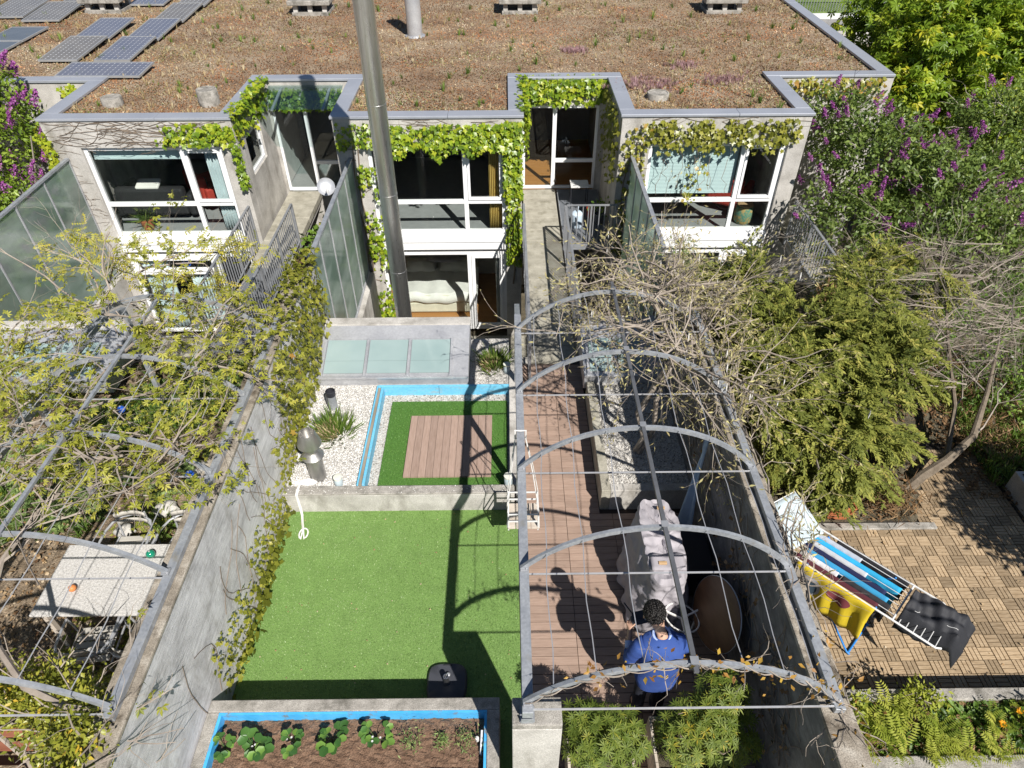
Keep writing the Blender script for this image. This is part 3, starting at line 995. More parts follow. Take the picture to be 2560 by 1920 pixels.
# side window of the left house (in its right side wall)
s = MB()
xs = X0['L'] + 3.67
y0, y1, z0, z1 = 13.75, 14.75, 1.15, 1.95
s.box(xs - 0.1, xs - 0.03, y0, y0 + 0.07, z0, z1)
s.box(xs - 0.1, xs - 0.03, y1 - 0.07, y1, z0, z1)
s.box(xs - 0.1, xs - 0.03, y0 + 0.07, y1 - 0.07, z0, z0 + 0.07)
s.box(xs - 0.1, xs - 0.03, y0 + 0.07, y1 - 0.07, z1 - 0.07, z1)
sw = s.build('side_window', M['white_pvc'], HL, bev=0.005)
MB().box(xs - 0.07, xs - 0.064, y0 + 0.07, y1 - 0.07, z0 + 0.07, z1 - 0.07).build('pane', M['glass'], sw)

# blinds and curtains behind the panes
q = MB()
slatted(q, X0['R'] + 0.70, X0['R'] + 2.47, YF + 0.22, 0.84, 1.9)
bl = q.build('window_blind', M['blind'], None, (X0['R'] + 1.6, YF + 0.22, 0.84))
tag(bl, 'pale blue slatted blind lowered in the end house upper window', 'blind')
q = MB()
slatted(q, X0['L'] + 0.70, X0['L'] + 2.47, YF + 0.22, 1.70, 1.9)
q.box(X0['L'] + 0.70, X0['L'] + 2.47, YF + 0.215, YF + 0.235, 1.66, 1.70)
bl = q.build('window_blind', M['blind'], None, (X0['L'] + 1.6, YF + 0.22, 1.66))
tag(bl, 'short pale blue blind pulled up above the dark sofa window', 'blind')
for nm, (xa, xb, za, zb, mt, lab) in {
    'a': (X0['L'] + 2.88, X0['L'] + 3.28, 0.02, 1.93, 'curtain_white', 'pale curtain hanging at the right of the left house upper window'),
    'b': (X0['M'] + 3.0, X0['M'] + 3.26, 0.02, 1.93, 'curtain_yellow', 'yellow curtain at the edge of the middle house upper window'),
    'c': (X0['L'] + 0.75, X0['L'] + 1.35, -2.6, -0.5, 'curtain_white', 'pale curtain left of the blue ornament in the left house lower window'),
    'd': (X0['M'] + 3.1, X0['M'] + 3.27, -2.6, -0.5, 'linen', 'narrow white curtain at the right of the bedroom window'),
    'e': (X0['L'] + 1.75, X0['L'] + 2.25, -2.6, -1.0, 'curtain_white', 'pale lower curtain in the middle of the left house lower window')}.items():
    q = curtain(MB(), xa, xb, YF + 0.26, za, zb)
    tag(q.build('curtain', M[mt], None, ((xa + xb) / 2, YF + 0.26, za), solid=0.004), lab, 'curtain')

# glass canopy over the left house's door
cp = empty('glass_canopy', (-4.4, 14.9, 2.25), 'clear glass canopy over the door between two houses, ivy behind it', 'canopy')
q = MB()
q.add([(-5.12, 14.45, 2.24), (-3.52, 14.45, 2.24), (-3.52, 15.47, 2.40), (-5.12, 15.47, 2.40), (-5.12, 14.45, 2.255), (-3.52, 14.45, 2.255), (-3.52, 15.47, 2.415), (-5.12, 15.47, 2.415)],
      [(0, 3, 2, 1), (4, 5, 6, 7), (0, 1, 5, 4), (1, 2, 6, 5), (2, 3, 7, 6), (3, 0, 4, 7)])
q.build('glass_sheet', M['canopy_glass'], cp)
for x in (-4.85, -3.8):
    MB().bar((x, 14.5, 2.215), (x, 15.46, 2.365), 0.05, 0.03).build('bracket', M['alu'], cp)

# ------------------------------------------------------------------ partition walls between the gardens
def part_wall(x0, x1, y0, y1, zt, label, mat='wall'):
    t = empty('garden_wall', ((x0 + x1) / 2, (y0 + y1) / 2, 0), label, 'wall')
    # slightly battered body with board joints
    MB().box(x0, x1, y0, y1, -0.4, zt - 0.052).build('wall_body', M[mat], t)
    MB().box(x0 - 0.012, x1 + 0.012, y0 - 0.01, y1 + 0.01, zt - 0.05, zt).build('wall_top', M['walltop'], t, bev=0.012)
    return t


part_wall(-3.18, -2.95, 0.7, 9.12, 1.9, 'weathered grey garden wall with creeper beside the artificial lawn')
part_wall(2.38, 2.6, 1.2, 9.12, 1.9, 'shaded dark garden wall between the deck and the wood tile terrace', 'wall_shade_tone')
t = empty('garden_wall', (-8.7, 5, 0), 'garden wall at the far edge of the vine covered garden', 'wall')
MB().box(-8.8, -8.6, 1, 9.12, -0.4, 1.9).build('wall_body', M['wall'], t, bev=0.01)

# courtyard party walls under the glass screens
for x, lab in ((-3.05, 'concrete courtyard wall below the green glass screen by the flue'), (2.49, 'concrete courtyard wall below the screen by the end house'), (-8.6, 'concrete courtyard wall below the wide glass screen')):
    t = empty('courtyard_wall', (x, 11, -2.7), lab, 'wall')
    MB().box(x - 0.1, x + 0.1, 9.22, 13.19, -2.7, -0.86).build('wall_body', M['concrete'], t, bev=0.006)


def screen(x, y0, y1, z0, z1, n, label):
    t = empty('glass_screen', (x, (y0 + y1) / 2, z0), label, 'screen')
    for i in range(n):
        a = y0 + (y1 - y0) * i / n
        b = y0 + (y1 - y0) * (i + 1) / n
        MB().box(x - 0.004, x + 0.004, a + 0.02, b - 0.02, z0 + 0.03, z1 - 0.03).build('pane', M['screen_glass'], t)
    for i in range(n + 1):
        a = y0 + (y1 - y0) * i / n
        MB().box(x - 0.02, x + 0.02, a - 0.018, a + 0.018, z0, z1 - 0.04).build('post', M['alu'], t)
    MB().box(x - 0.035, x + 0.035, y0 - 0.02, y1, z1 - 0.04, z1).build('top_rail', M['galv'], t)
    MB().box(x - 0.03, x + 0.03, y0 - 0.02, y1, z0 - 0.03, z0).build('bottom_rail', M['alu'], t)


screen(-3.08, 9.25, 13.18, -0.82, 1.75, 5, 'greenish textured glass screen left of the tall flue')
screen(2.47, 9.6, 13.18, -0.82, 1.75, 5, 'pale textured glass screen beside the end house blind window')
screen(-8.62, 9.25, 13.18, -0.82, 1.79, 4, 'wide greenish glass screen in front of the left lilac')

# ------------------------------------------------------------------ bridges to the doors and their railings
def railing(x, y0, y1, label, h=0.88, zf=0.0, step=0.105, axis='y', yy=0):
    t = empty('railing', (x, (y0 + y1) / 2, zf) if axis == 'y' else ((y0 + y1) / 2, yy, zf), label, 'railing')
    if axis == 'y':
        P = lambda s, z: (x, s, z)
    else:
        P = lambda s, z: (s, yy, z)
    MB().bar(P(y0, zf + h), P(y1, zf + h), 0.045, 0.02).build('handrail', M['rail'], t)
    MB().bar(P(y0, zf + 0.03), P(y1, zf + 0.03), 0.03, 0.015).build('bottom_rail', M['rail'], t)
    n = max(2, int((y1 - y0) / 1.2) + 1)
    for i in range(n + 1):
        s = y0 + (y1 - y0) * i / n
        MB().bar(P(s, zf - 0.12), P(s, zf + h - 0.01), 0.035).build('post', M['rail'], t)
    k = int((y1 - y0) / step)
    src = None
    for i in range(1, k):
        s = y0 + (y1 - y0) * i / k
        if src is None:
            q = MB().bar((0, 0, 0.03), (0, 0, h - 0.01), 0.018)
            src = q.mesh('baluster')
            src.materials.append(M['rail'])
        o = bpy.data.objects.new('baluster', src)
        COL.objects.link(o)
        o.parent = t
        o.location = Vector(P(s, zf)) - Vector(t.location)
    return t


def bridge(xa, xb, y0, y1, label, grate=None):
    t = empty('footbridge', ((xa + xb) / 2, (y0 + y1) / 2, 0), label, 'bridge')
    y = y0
    i = 0
    while y < y1 - 0.05:
        L = min(0.47 + 0.02 * ((i * 7) % 5), y1 - y)
        if grate and grate[0] <= y < grate[1]:
            q = MB()
            for k in range(int(L / 0.045)):
                q.box(xa + 0.01, xb - 0.01, y + k * 0.045, y + k * 0.045 + 0.012, -0.035, -0.002)
            for k in range(4):
                xx = xa + 0.02 + (xb - xa - 0.04) * k / 3
                q.box(xx - 0.006, xx + 0.006, y, y + L, -0.055, -0.036)
            q.build('grating', M['mesh_grate'], t)
        else:
            MB().box(xa, xb, y + 0.004, y + L - 0.004, -0.15, -0.002 * (i % 2)).build('slab', M['concrete_path'], t, bev=0.008)
        y += L
        i += 1
    MB().box(xa + 0.05, xa + 0.12, y0, y1, -0.3, -0.152).build('bearer', M['concrete'], t)
    MB().box(xb - 0.12, xb - 0.05, y0, y1, -0.3, -0.152).build('bearer', M['concrete'], t)


bridge(0.37, 1.13, 8.9, 15.44, 'concrete slab footbridge from the deck to the open glazed door')
bridge(-5.18, -4.42, 9.0, 15.44, 'concrete and grating footbridge of the left house, beside the satellite dish', grate=(9.0, 11.6))
bridge(5.92, 6.6, 9.0, 14.5, 'footbridge of the end house half hidden under the right lilac')
railing(0.33, 8.3, 12.9, 'thin steel railing on the ivy side of the middle footbridge')
railing(1.17, 9.05, 12.8, 'steel railing casting a barred shadow on the middle footbridge')
railing(-5.22, 9.6, 12.9, 'railing with tangled bare stems nearest the left house window')
railing(-4.38, 9.4, 12.98, 'railing between the left footbridge and the green glass screen')
railing(5.87, 9.0, 12.95, 'steel railing under the right lilac beside the end house')
railing(2.0, 1.2, 2.2, 'short steel railing in front of the watering can balcony', axis='x', yy=12.82)
# grating balcony in the recess
t = empty('balcony', (1.68, 14.1, 0), 'grated steel balcony in the shaded recess beside the open door', 'balcony')
q = MB()
for k in range(52):
    q.box(1.2, 2.14, 12.85 + k * 0.05, 12.85 + k * 0.05 + 0.014, -0.04, -0.004)
q.build('grating', M['mesh_grate'], t)
MB().box(1.18, 2.15, 12.8, 12.85, -0.12, -0.002).build('edge_beam', M['galv'], t)
MB().box(1.18, 1.199, 12.85, 15.44, -0.12, -0.002).build('edge_beam', M['galv'], t)

# tall stainless flue
t = empty('steel_flue', (-2.0, 10.86, -2.6), 'tall brushed stainless steel flue rising in front of the middle house', 'flue')
for i, (za, zb) in enumerate(((-2.6, -0.86), (-0.86, 0.62), (0.62, 2.1), (2.1, 3.58), (3.58, 5.06), (5.06, 7.9))):
    MB().lathe([(0.15, za), (0.15, zb - 0.03), (0.154, zb - 0.028), (0.154, zb - 0.002), (0.15, zb)], (-2.0, 10.86, 0), 40).build('flue_section', M['stainless'], t)
    MB().bar((-2.0, 10.86 - 0.151, za + 0.02), (-2.0, 10.86 - 0.151, zb - 0.04), 0.012, 0.006, up=(0, 1, 0)).build('seam', M['stainless'], t)
# ------------------------------------------------------------------ pergolas
def pergola(dx, label, extra=True):
    xa, xb, xc = 0.1 + dx, 2.48 + dx, 1.29 + dx
    t = empty('pergola', (xc, 4.8, 0), label, 'pergola', 'arched steel pergolas over the terraces')
    zb = 1.98
    bw = 0.085
    MB().box(xa - bw / 2 + 0.02, xa + bw / 2 + 0.02, 2.3, 7.5, zb - 0.1, zb - 0.01).build('beam', M['galv'], t, bev=0.004)
    MB().box(xb - 0.03, xb + 0.05, 2.3, 7.6, 1.905, zb - 0.01).build('wall_beam', M['galv'], t, bev=0.004)
    # arches
    ys = [2.38, 3.57, 4.76, 5.95, 7.14]
    half = (xb - xa) / 2
    rise = 0.57
    Rr = (half * half + rise * rise) / (2 * rise)
    am = math.asin(half / Rr)
    for y in ys:
        pts = []
        for i in range(25):
            an = -am + 2 * am * i / 24
            pts.append((xc + Rr * math.sin(an), y, zb + rise - Rr + Rr * math.cos(an)))
        MB().sweep(pts, 0.045, 0.03, up=(0, 1, 0)).build('arch', M['galv'], t)
        for xx, zz in ((xa + 0.02, zb - 0.003), (xb - 0.01, zb - 0.003)):
            MB().box(xx - 0.035, xx + 0.035, y - 0.035, y + 0.035, zz - 0.006, zz + 0.014).build('clamp', M['rail'], t, bev=0.003)
            MB().lathe([(0.009, 0.0), (0.009, 0.012), (0.005, 0.014)], (xx + 0.022, y - 0.02, zz + 0.014), 6).build('bolt', M['alu'], t)
        MB().box(xc - 0.03, xc + 0.03, y - 0.03, y + 0.03, zb + rise + 0.046, zb + rise + 0.052).build('clamp', M['rail'], t)
        q = MB()
        q.bar((xa + 0.02, y - 0.05, zb - 0.02), (xb - 0.01, y - 0.05, zb - 0.02), 0.012)
        q.build('tie_rod', M['wire'], t)
    MB().bar((xc, 2.3, zb + rise + 0.03), (xc, 7.3, zb + rise + 0.03), 0.035, 0.03).build('ridge_bar', M['dark_steel'] if dx == 0 else M['galv'], t)
    # lengthwise wires over the arches
    for k, fr in enumerate((-0.78, -0.52, -0.26, 0.27, 0.53, 0.79)):
        an = am * fr
        x = xc + Rr * math.sin(an)
        z = zb + rise - Rr + Rr * math.cos(an) + 0.02
        pts = []
        for i in range(len(ys) * 4 - 3):
            yy = ys[0] + (ys[-1] - ys[0]) * i / (len(ys) * 4 - 4)
            j = 0.012 * math.sin(i * 1.7 + k)
            pts.append((x + j, yy, z - 0.006 * abs(math.sin(i))))
        MB().tube(pts, 0.0045, 4).build('wire', M['wire'], t)
    for y in (5.9, 8.05):
        MB().box(xa - 0.015, xa + 0.055, y - 0.035, y + 0.035, 0.0, zb - 0.102 if y < 7 else zb - 0.3).build('post', M['galv'], t, bev=0.004)
    MB().bar((xa + 0.02, 7.5, zb - 0.055), (xa + 0.02, 8.08, zb - 0.28), 0.07, 0.07).build('brace', M['galv'], t)
    # foot shoe on the pier
    q = MB()
    q.box(xa - 0.04, xa + 0.075, 2.3, 2.42, 1.805, 1.815)
    q.box(xa - 0.03, xa + 0.065, 2.295, 2.3, 1.65, 1.87)
    q.build('shoe', M['galv'], t)
    return t


PM = pergola(0, 'steel arch pergola over the brown deck with bare wisteria at its far end')
PL = pergola(-5.54, 'steel arch pergola covered by leafy vine over the left garden table')

# concrete pier carrying the pergola beam
t = empty('concrete_pier', (0.19, 2.4, 0), 'pale concrete pier at the bottom edge carrying the pergola beam', 'pier')
MB().box(0.0, 0.39, 2.28, 2.5, -0.4, 1.72).build('pier_body', M['concrete'], t, bev=0.008)
MB().box(0.0, 0.39, 2.28, 2.5, 1.722, 1.8).build('pier_top', M['concrete_old'], t, bev=0.012)
# ------------------------------------------------------------------ middle terrace
q = MB().box(-2.949, 0.098, -2, 5.819, -0.1, 0.0)
lawn = struct(q.build('lawn', M['turf']))
n = 70000
p = np.stack([rng.uniform(-2.94, 0.09, n), rng.uniform(3.0, 5.81, n), np.full(n, -0.002)], 1)
d = rng.normal(size=(n, 3)) * 0.55
d[:, 2] = 1
scatter('turf_blades', ([(-0.11, 0, 0), (0.11, 0, 0), (0, 1, 0)], [(0, 1, 2)]), p, d, rng.normal(size=(n, 3)), rng.uniform(0.012, 0.028, n), np.clip(0.45 + 0.10 * np.sin(p[:, 0] * 1.7 + 1.3 * np.sin(p[:, 1] * 1.1)) + 0.05 * np.sin(p[:, 1] * 5.3 + p[:, 0]) + rng.normal(0, 0.26, n), 0, 1), M['turf_blade'])
tag(bpy.data.objects['turf_blades'], 'short artificial grass blades of the bright green lawn', 'grass')

litter_p = np.stack([rng.uniform(-2.9, 0.05, 70), rng.uniform(3.2, 5.8, 70), np.full(70, 0.018)], 1)
o = scatter('lawn_debris', FLAKE, litter_p, rng.normal(size=(70, 3)) * [1, 1, 0.2], rng.normal(0, 0.3, (70, 3)) + [0, 0, 1], rng.uniform(0.008, 0.026, 70), rng.uniform(0.5, 1, 70), M['litter'])
tag(o, 'small dry bits lying on the artificial lawn', 'debris')

# deck boards
q = MB().box(0.1, 2.379, 1.5, 8.9, -0.1, -0.03)
deck = struct(q.build('deck', M['deck_base']))
seams = [0.115, 0.735, 1.345, 1.955, 2.375]
shared = {}
y = 2.12
row = 0
while y < 8.75:
    for c in range(4):
        xa, xb = seams[c] + 0.003, seams[c + 1] - 0.003
        if y > 5.7 and c >= 2:
            continue
        if y > 5.7 and c == 1:
            xb = 1.18
        key = (round(xb - xa, 3))
        if key not in shared:
            w_ = xb - xa
            me = MB().box(0, w_, 0, 0.096, -0.028, 0.0).mesh('deck_board')
            me.materials.append(M['deck'])
            shared[key] = me
        o = bpy.data.objects.new('deck_board', shared[key])
        COL.objects.link(o)
        o.parent = deck
        o.location = (xa, y + rnd.uniform(-0.001, 0.001), rnd.uniform(-0.0015, 0.0015))
    y += 0.1035
    row += 1

# low retaining wall and the raised gravel bed
t = empty('retaining_wall', (-1.45, 5.88, 0), 'low concrete wall between the lawn and the white gravel bed', 'wall')
MB().box(-2.948, 0.06, 5.82, 5.95, -0.1, 0.318).build('wall_body', M['concrete'], t, bev=0.008)
MB().box(-2.948, 0.06, 5.816, 5.956, 0.32, 0.352).build('wall_top', M['concrete_old'], t, bev=0.01)
t = empty('bed_kerb', (0.06, 7, 0), 'concrete kerb between the blue box and the deck', 'kerb')
MB().box(0.0, 0.097, 5.96, 8.6, -0.1, 0.33).build('kerb_body', M['concrete'], t, bev=0.008)
q = MB()
q.box(-2.948, -1.99, 5.956, 8.02, 0.0, 0.30)
q.box(-1.99, 0.0, 8.0, 9.15, 0.0, 0.30)
q.box(-1.985, 0.0, 5.956, 7.998, 0.0, 0.19)
q.box(-0.6, 0.0, 9.15, 9.19, -0.1, 0.29)
struct(q.build('gravel_bed', M['gravel_bed']))


def pebbles(name, x0, x1, y0, y1, z, n, s0, s1, mat, label, base=None, parent=None, mask=None):
    p = np.stack([rng.uniform(x0, x1, n), rng.uniform(y0, y1, n), np.full(n, z) + rng.uniform(0, s1 * 0.5, n)], 1)
    if mask is not None:
        p = p[mask(p)]
    n = len(p)
    f = rng.normal(size=(n, 3))
    f[:, 2] *= 0.35
    u = rng.normal(size=(n, 3)) * 0.5
    u[:, 2] += 1.2
    o = scatter(name, STONE, p, f, u, rng.uniform(s0, s1, n), rng.random(n), M[mat], base=base)
    tag(o, label, 'gravel')
    return o


pebbles('white_pebbles', -2.93, -2.0, 5.97, 8.0, 0.30, 9000, 0.009, 0.02, 'stone', 'white pebbles around the stainless flue cap')
pebbles('mixed_pebbles', -1.93, -0.02, 5.97, 7.9, 0.19, 9000, 0.007, 0.015, 'stone_mix', 'fine grey gravel inside the blue edged box', mask=lambda p: ~((p[:, 0] > -1.76) & (p[:, 1] < 7.73)))
pebbles('mixed_pebbles', -1.99, -0.02, 8.02, 9.1, 0.30, 3500, 0.008, 0.017, 'stone_mix', 'strip of grey gravel below the frosted skylight', mask=lambda p: (p[:, 1] < 8.1) | (p[:, 0] > -0.58))
pebbles('mixed_pebbles', -2.9, 0.0, 5.83, 5.94, 0.353, 160, 0.006, 0.013, 'stone', 'stray white pebbles lying on the low wall')

# blue edged box with turf and a board platform
t = empty('blue_edging', (-1.0, 7, 0.19), 'sky blue painted board edging around the small turf square', 'edging')
MB().box(-1.985, -1.94, 5.96, 7.94, 0.19, 0.345).build('strip', M['wood_strip'], t)
MB().box(-1.938, -1.90, 5.96, 7.90, 0.185, 0.372).build('board', M['blue_board'], t, bev=0.004)
MB().box(-2.008, -1.986, 5.96, 7.94, 0.25, 0.365).build('board', M['blue_board'], t, bev=0.004)
MB().box(-1.985, -1.07, 7.902, 7.94, 0.185, 0.372).build('board', M['blue_board'], t, bev=0.004)
MB().box(-1.066, -0.002, 7.902, 7.94, 0.185, 0.370).build('board', M['blue_board'], t, bev=0.004)
q = MB().box(-1.765, -0.03, 5.965, 7.73, 0.19, 0.215)
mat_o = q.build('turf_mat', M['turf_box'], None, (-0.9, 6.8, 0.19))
tag(mat_o, 'dark green turf mat around the small board platform', 'turf mat')
n = 26000
p = np.stack([rng.uniform(-1.765, -0.03, n), rng.uniform(5.965, 7.73, n), np.full(n, 0.214)], 1)
p = p[~((p[:, 0] > -1.44) & (p[:, 0] < -0.25) & (p[:, 1] > 6.2) & (p[:, 1] < 7.39))]
n = len(p)
d = rng.normal(size=(n, 3)) * 0.5
d[:, 2] = 1
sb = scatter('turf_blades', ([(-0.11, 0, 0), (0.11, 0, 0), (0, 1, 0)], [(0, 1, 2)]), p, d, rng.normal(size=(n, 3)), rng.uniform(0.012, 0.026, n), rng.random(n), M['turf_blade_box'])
tag(sb, 'turf blades around the small board platform', 'grass')
t = empty('board_platform', (-0.845, 6.79, 0.216), 'small square platform of twelve pinkish boards on the turf mat', 'platform')
for i in range(12):
    w_ = 1.19 / 12
    MB().box(-1.44 + i * w_ + 0.002, -1.44 + (i + 1) * w_ - 0.002, 6.2, 7.385, 0.217, 0.245).build('board', M['platform'], t)

# right raised gravel bed by the deck
t = empty('bed_kerb', (1.24, 7, 0), 'concrete kerb of the gravel bed in pergola shadow right of the deck', 'kerb')
MB().box(1.19, 1.31, 5.83, 8.0, -0.1, 0.35).build('kerb_body', M['concrete_path'], t, bev=0.008)
MB().box(1.312, 2.378, 5.83, 5.95, -0.1, 0.349).build('kerb_body', M['concrete'], t, bev=0.008)
q = MB().box(1.312, 2.378, 5.952, 8.2, -0.1, 0.29)
struct(q.build('gravel_bed', M['gravel_bed']))
pebbles('mixed_pebbles', 1.32, 2.37, 5.96, 8.1, 0.29, 5000, 0.009, 0.018, 'stone_mix', 'mixed pebbles under the bare wisteria trunk')


# skylights
def skylight(xa, xb, n, label, side=0.28, group=None):
    t = empty('skylight', ((xa + xb) / 2, 8.5, 0.3), label, 'skylight')
    y0, y1, y2 = 8.02, 8.95, 9.12
    zf, zb = 0.44, 0.70
    S_ = lambda y: zf + (zb - zf) * (y - y0) / (y1 - y0)
    q = MB()
    q.add([(xa, y0, 0.2), (xb, y0, 0.2), (xb, y2, 0.2), (xa, y2, 0.2), (xa, y0, zf), (xb, y0, zf), (xb, y1, zb), (xb, y2, zb), (xa, y2, zb), (xa, y1, zb)],
          [(0, 1, 5, 4), (1, 2, 7, 6, 5), (2, 3, 8, 7), (3, 0, 4, 9, 8), (6, 7, 8, 9), (4, 5, 6, 9)])
    q.build('kerb', M['alu'], t, bev=0.01)
    q = MB().box(xa - 0.01, xb + 0.01, y1 + 0.03, y2 + 0.06, zb + 0.002, zb + 0.05)
    q.build('back_upstand', M['concrete'], t, bev=0.01)
    q = MB()
    q.add([(xa, y1 - 0.22, S_(y1 - 0.22) + 0.006), (xb, y1 - 0.22, S_(y1 - 0.22) + 0.006), (xb, y1 + 0.03, zb + 0.03), (xa, y1 + 0.03, zb + 0.03)], [(0, 1, 2, 3)])
    q.build('flashing', M['alu'], t, solid=0.004)
    w_ = (xb - side - xa - 0.06) / n
    for i in range(n):
        a = xa + 0.06 + i * w_
        for (ya, yb_) in ((y0 + 0.08, y0 + 0.30), (y0 + 0.303, y1 - 0.24)):
            q = MB()
            e = 0.012
            q.add([(a + 0.04, ya, S_(ya) + e), (a + w_ - 0.02, ya, S_(ya) + e), (a + w_ - 0.02, yb_, S_(yb_) + e), (a + 0.04, yb_, S_(yb_) + e)], [(0, 1, 2, 3)])
            q.build('pane', M['sky_glass'], t, solid=0.006)
    for i in range(n + 1):
        a = xa + 0.06 + i * w_ + 0.01
        MB().bar((a, y0 + 0.01, S_(y0 + 0.01) + 0.022), (a, y1 - 0.23, S_(y1 - 0.23) + 0.026), 0.04, 0.04).build('glazing_bar', M['alu'], t, bev=0.003)
        MB().box(a - 0.035, a + 0.035, y0 - 0.02, y0 + 0.02, zf - 0.02, zf + 0.045).build('clip', M['alu'], t)
    MB().bar((xa, y0 + 0.0, zf + 0.012), (xb, y0 + 0.0, zf + 0.012), 0.05, 0.035).build('front_bar', M['alu'], t, bev=0.003)
    return t


skylight(-2.94, -0.62, 3, 'three pane frosted skylight in front of the bedroom window')
skylight(1.15, 2.36, 2, 'small skylight half hidden under the bare wisteria twigs')
skylight(-8.5, -6.1, 3, 'frosted skylight behind yellow leaves at the left edge')

# concrete planter with blue liner
t = empty('concrete_planter', (-1.5, 2.8, 0), 'long concrete planter lined in bright blue, strawberries in brown soil', 'planter')
q = MB()
q.box(-2.945, -0.12, 2.98, 3.1, -0.2, 0.5)
q.box(-2.945, -0.12, 2.25, 2.37, -0.2, 0.5)
q.box(-2.945, -2.83, 2.37, 2.98, -0.2, 0.5)
q.box(-0.24, -0.12, 2.37, 2.98, -0.2, 0.5)
q.build('planter_wall', M['concrete_old'], t, bev=0.01)
q = MB()
q.box(-2.83, -0.241, 2.955, 2.978, 0.2, 0.495)
q.box(-2.829, -0.242, 2.372, 2.395, 0.2, 0.494)
q.box(-2.829, -2.80, 2.396, 2.954, 0.2, 0.493)
q.box(-0.266, -0.242, 2.396, 2.954, 0.2, 0.493)
q.build('liner', M['blue_liner'], t)
def soil(u, v):
    x = -2.80 + 2.53 * u
    y = 2.397 + 0.557 * v
    return (x, y, 0.37 + 0.008 * math.sin(x * 9 + y * 7) + 0.006 * math.sin(x * 31 + 5 * math.sin(y * 17)) + rnd.uniform(-0.009, 0.009))
q = MB().grid(soil, 130, 32)
q.build('soil', M['soil'], t)

# right terrace: wooden tiles in a checker of slats
q = MB().box(2.602, 8.4, -4, 9.18, -0.11, -0.02)
tiles = struct(q.build('tiled_terrace', M['tile_base']))
TS = 0.1505
def tile_mesh(vert):
    q = MB()
    for k in range(3):
        w_ = (TS - 0.006) / 3
        a, b = 0.003 + k * w_ + 0.0042, 0.003 + (k + 1) * w_ - 0.0042
        if vert:
            q.box(a, b, 0.004, TS - 0.004, -0.02, 0.0)
        else:
            q.box(0.004, TS - 0.004, a, b, -0.02, 0.0)
    me = q.mesh('tile_slats')
    me.materials.append(M['tile_wood'])
    return me
TM = [tile_mesh(False), tile_mesh(True)]
def on_tiles(x, y):
    if y < 3.2 or y > 6.9: return False
    if y > 5.42 and x < 5.15 + (y - 5.42) * 0.55: return False
    if x > (6.65 if y > 5.4 else 8.2): return False
    return x > 3.0
cells = []
for i in range(38):
    for j in range(24):
        x, y = 2.61 + i * TS, 3.225 + j * TS
        if on_tiles(x, y):
            cells.append((x, y, (i + j) % 2))
cells.sort(key=lambda c: c[1] + 0.2 * abs(c[0] - 4.5) + (9 if c[0] > 5.5 + 0.55 * (c[1] - 3.3) or c[0] < 3.4 else 0))
for x, y, k in cells[:300]:
    o = bpy.data.objects.new('tile', TM[k])
    COL.objects.link(o)
    o.parent = tiles
    o.location = (x, y, rnd.uniform(-0.002, 0.002))
qs = [MB(), MB()]
rest = MB()
for x, y, k in cells[300:]:
    for s in range(3):
        w_ = (TS - 0.006) / 3
        a, b = 0.003 + s * w_ + 0.0042, 0.003 + (s + 1) * w_ - 0.0042
        if k:
            rest.box(x + a, x + b, y + 0.004, y + TS - 0.004, -0.02, 0.0)
        else:
            rest.box(x + 0.004, x + TS - 0.004, y + a, y + b, -0.02, 0.0)
o = rest.build('tile_slats', M['tile_wood'], tiles)
o['kind'] = 'stuff'
for (xa, xb, ya, yb, lab) in ((3.0, 5.5, 5.43, 5.53, 'gravelly kerb under the conifer at the back of the tile terrace'), (2.62, 7.0, 3.1, 3.22, 'grey kerb between the wood tiles and the fern bed'), (2.62, 7, 2.45, 2.58, 'pale kerb at the bottom edge in front of the fern bed')):
    t = empty('bed_kerb', ((xa + xb) / 2, (ya + yb) / 2, 0), lab, 'kerb')
    MB().box(xa, xb, ya, yb, -0.05, 0.025 if ya > 4 else 0.33).build('kerb_stone', M['concrete_old'], t, bev=0.01)
def lumpy(name, x0, x1, y0, y1, z, mat, nx=60, ny=40, amp=0.03):
    q = MB().grid(lambda u, v: (x0 + (x1 - x0) * u, y0 + (y1 - y0) * v, z + amp * math.sin(u * 17 + 3 * math.sin(v * 9)) * math.cos(v * 13) + rnd.uniform(-amp, amp) * 0.4), nx, ny)
    return struct(q.build(name, M[mat]))
q = MB().grid(lambda u, v: (2.61 + 5.79 * u, 5.54 + 3.65 * v, (-0.09 if on_tiles(2.61 + 5.79 * u - 0.1, 5.45 + 3.65 * v) else 0.03) + rnd.uniform(-0.02, 0.02)), 60, 40)
struct(q.build('planting_bed', M['dark_soil']))
lumpy('planting_bed', 2.61, 8.4, 2.58, 3.1, 0.27, 'dry_soil', 60, 10)
lumpy('planting_bed', -8.59, -3.19, 1.5, 9.19, -0.02, 'dry_soil', 90, 110, 0.035)
# ------------------------------------------------------------------ roof planting and fittings
def wob(x, y, k=0):
    return (np.sin(x * 1.3 + k + 2 * np.sin(y * 0.7 + k)) + np.sin(y * 1.9 + 1.7 * k + 1.5 * np.sin(x * 1.1)) + 0.6 * np.sin(x * 4.1 + y * 3.3 + k) + 0.5 * np.sin(y * 6.3 - x * 2.7 + 2 * k)) / 3.1


def roof_mask(x, y, pad=0.0):
    ok = (x < 8.05) & (y < 24.5) & (y > 13.5)
    rear = (y > YD + 0.32)
    bay = np.zeros_like(ok)
    for k in 'ALMR':
        bay |= (x > X0[k] + 0.31 + pad) & (x < X0[k] + 3.39 - pad)
    return ok & (rear | bay)


def roof_pts(n, xr=(-15, 8.05), yr=(13.5, 24.5)):
    x = rng.uniform(*xr, n)
    y = yr[0] + (yr[1] - yr[0]) * rng.random(n) ** 1.25
    k = roof_mask(x, y)
    return x[k], y[k]


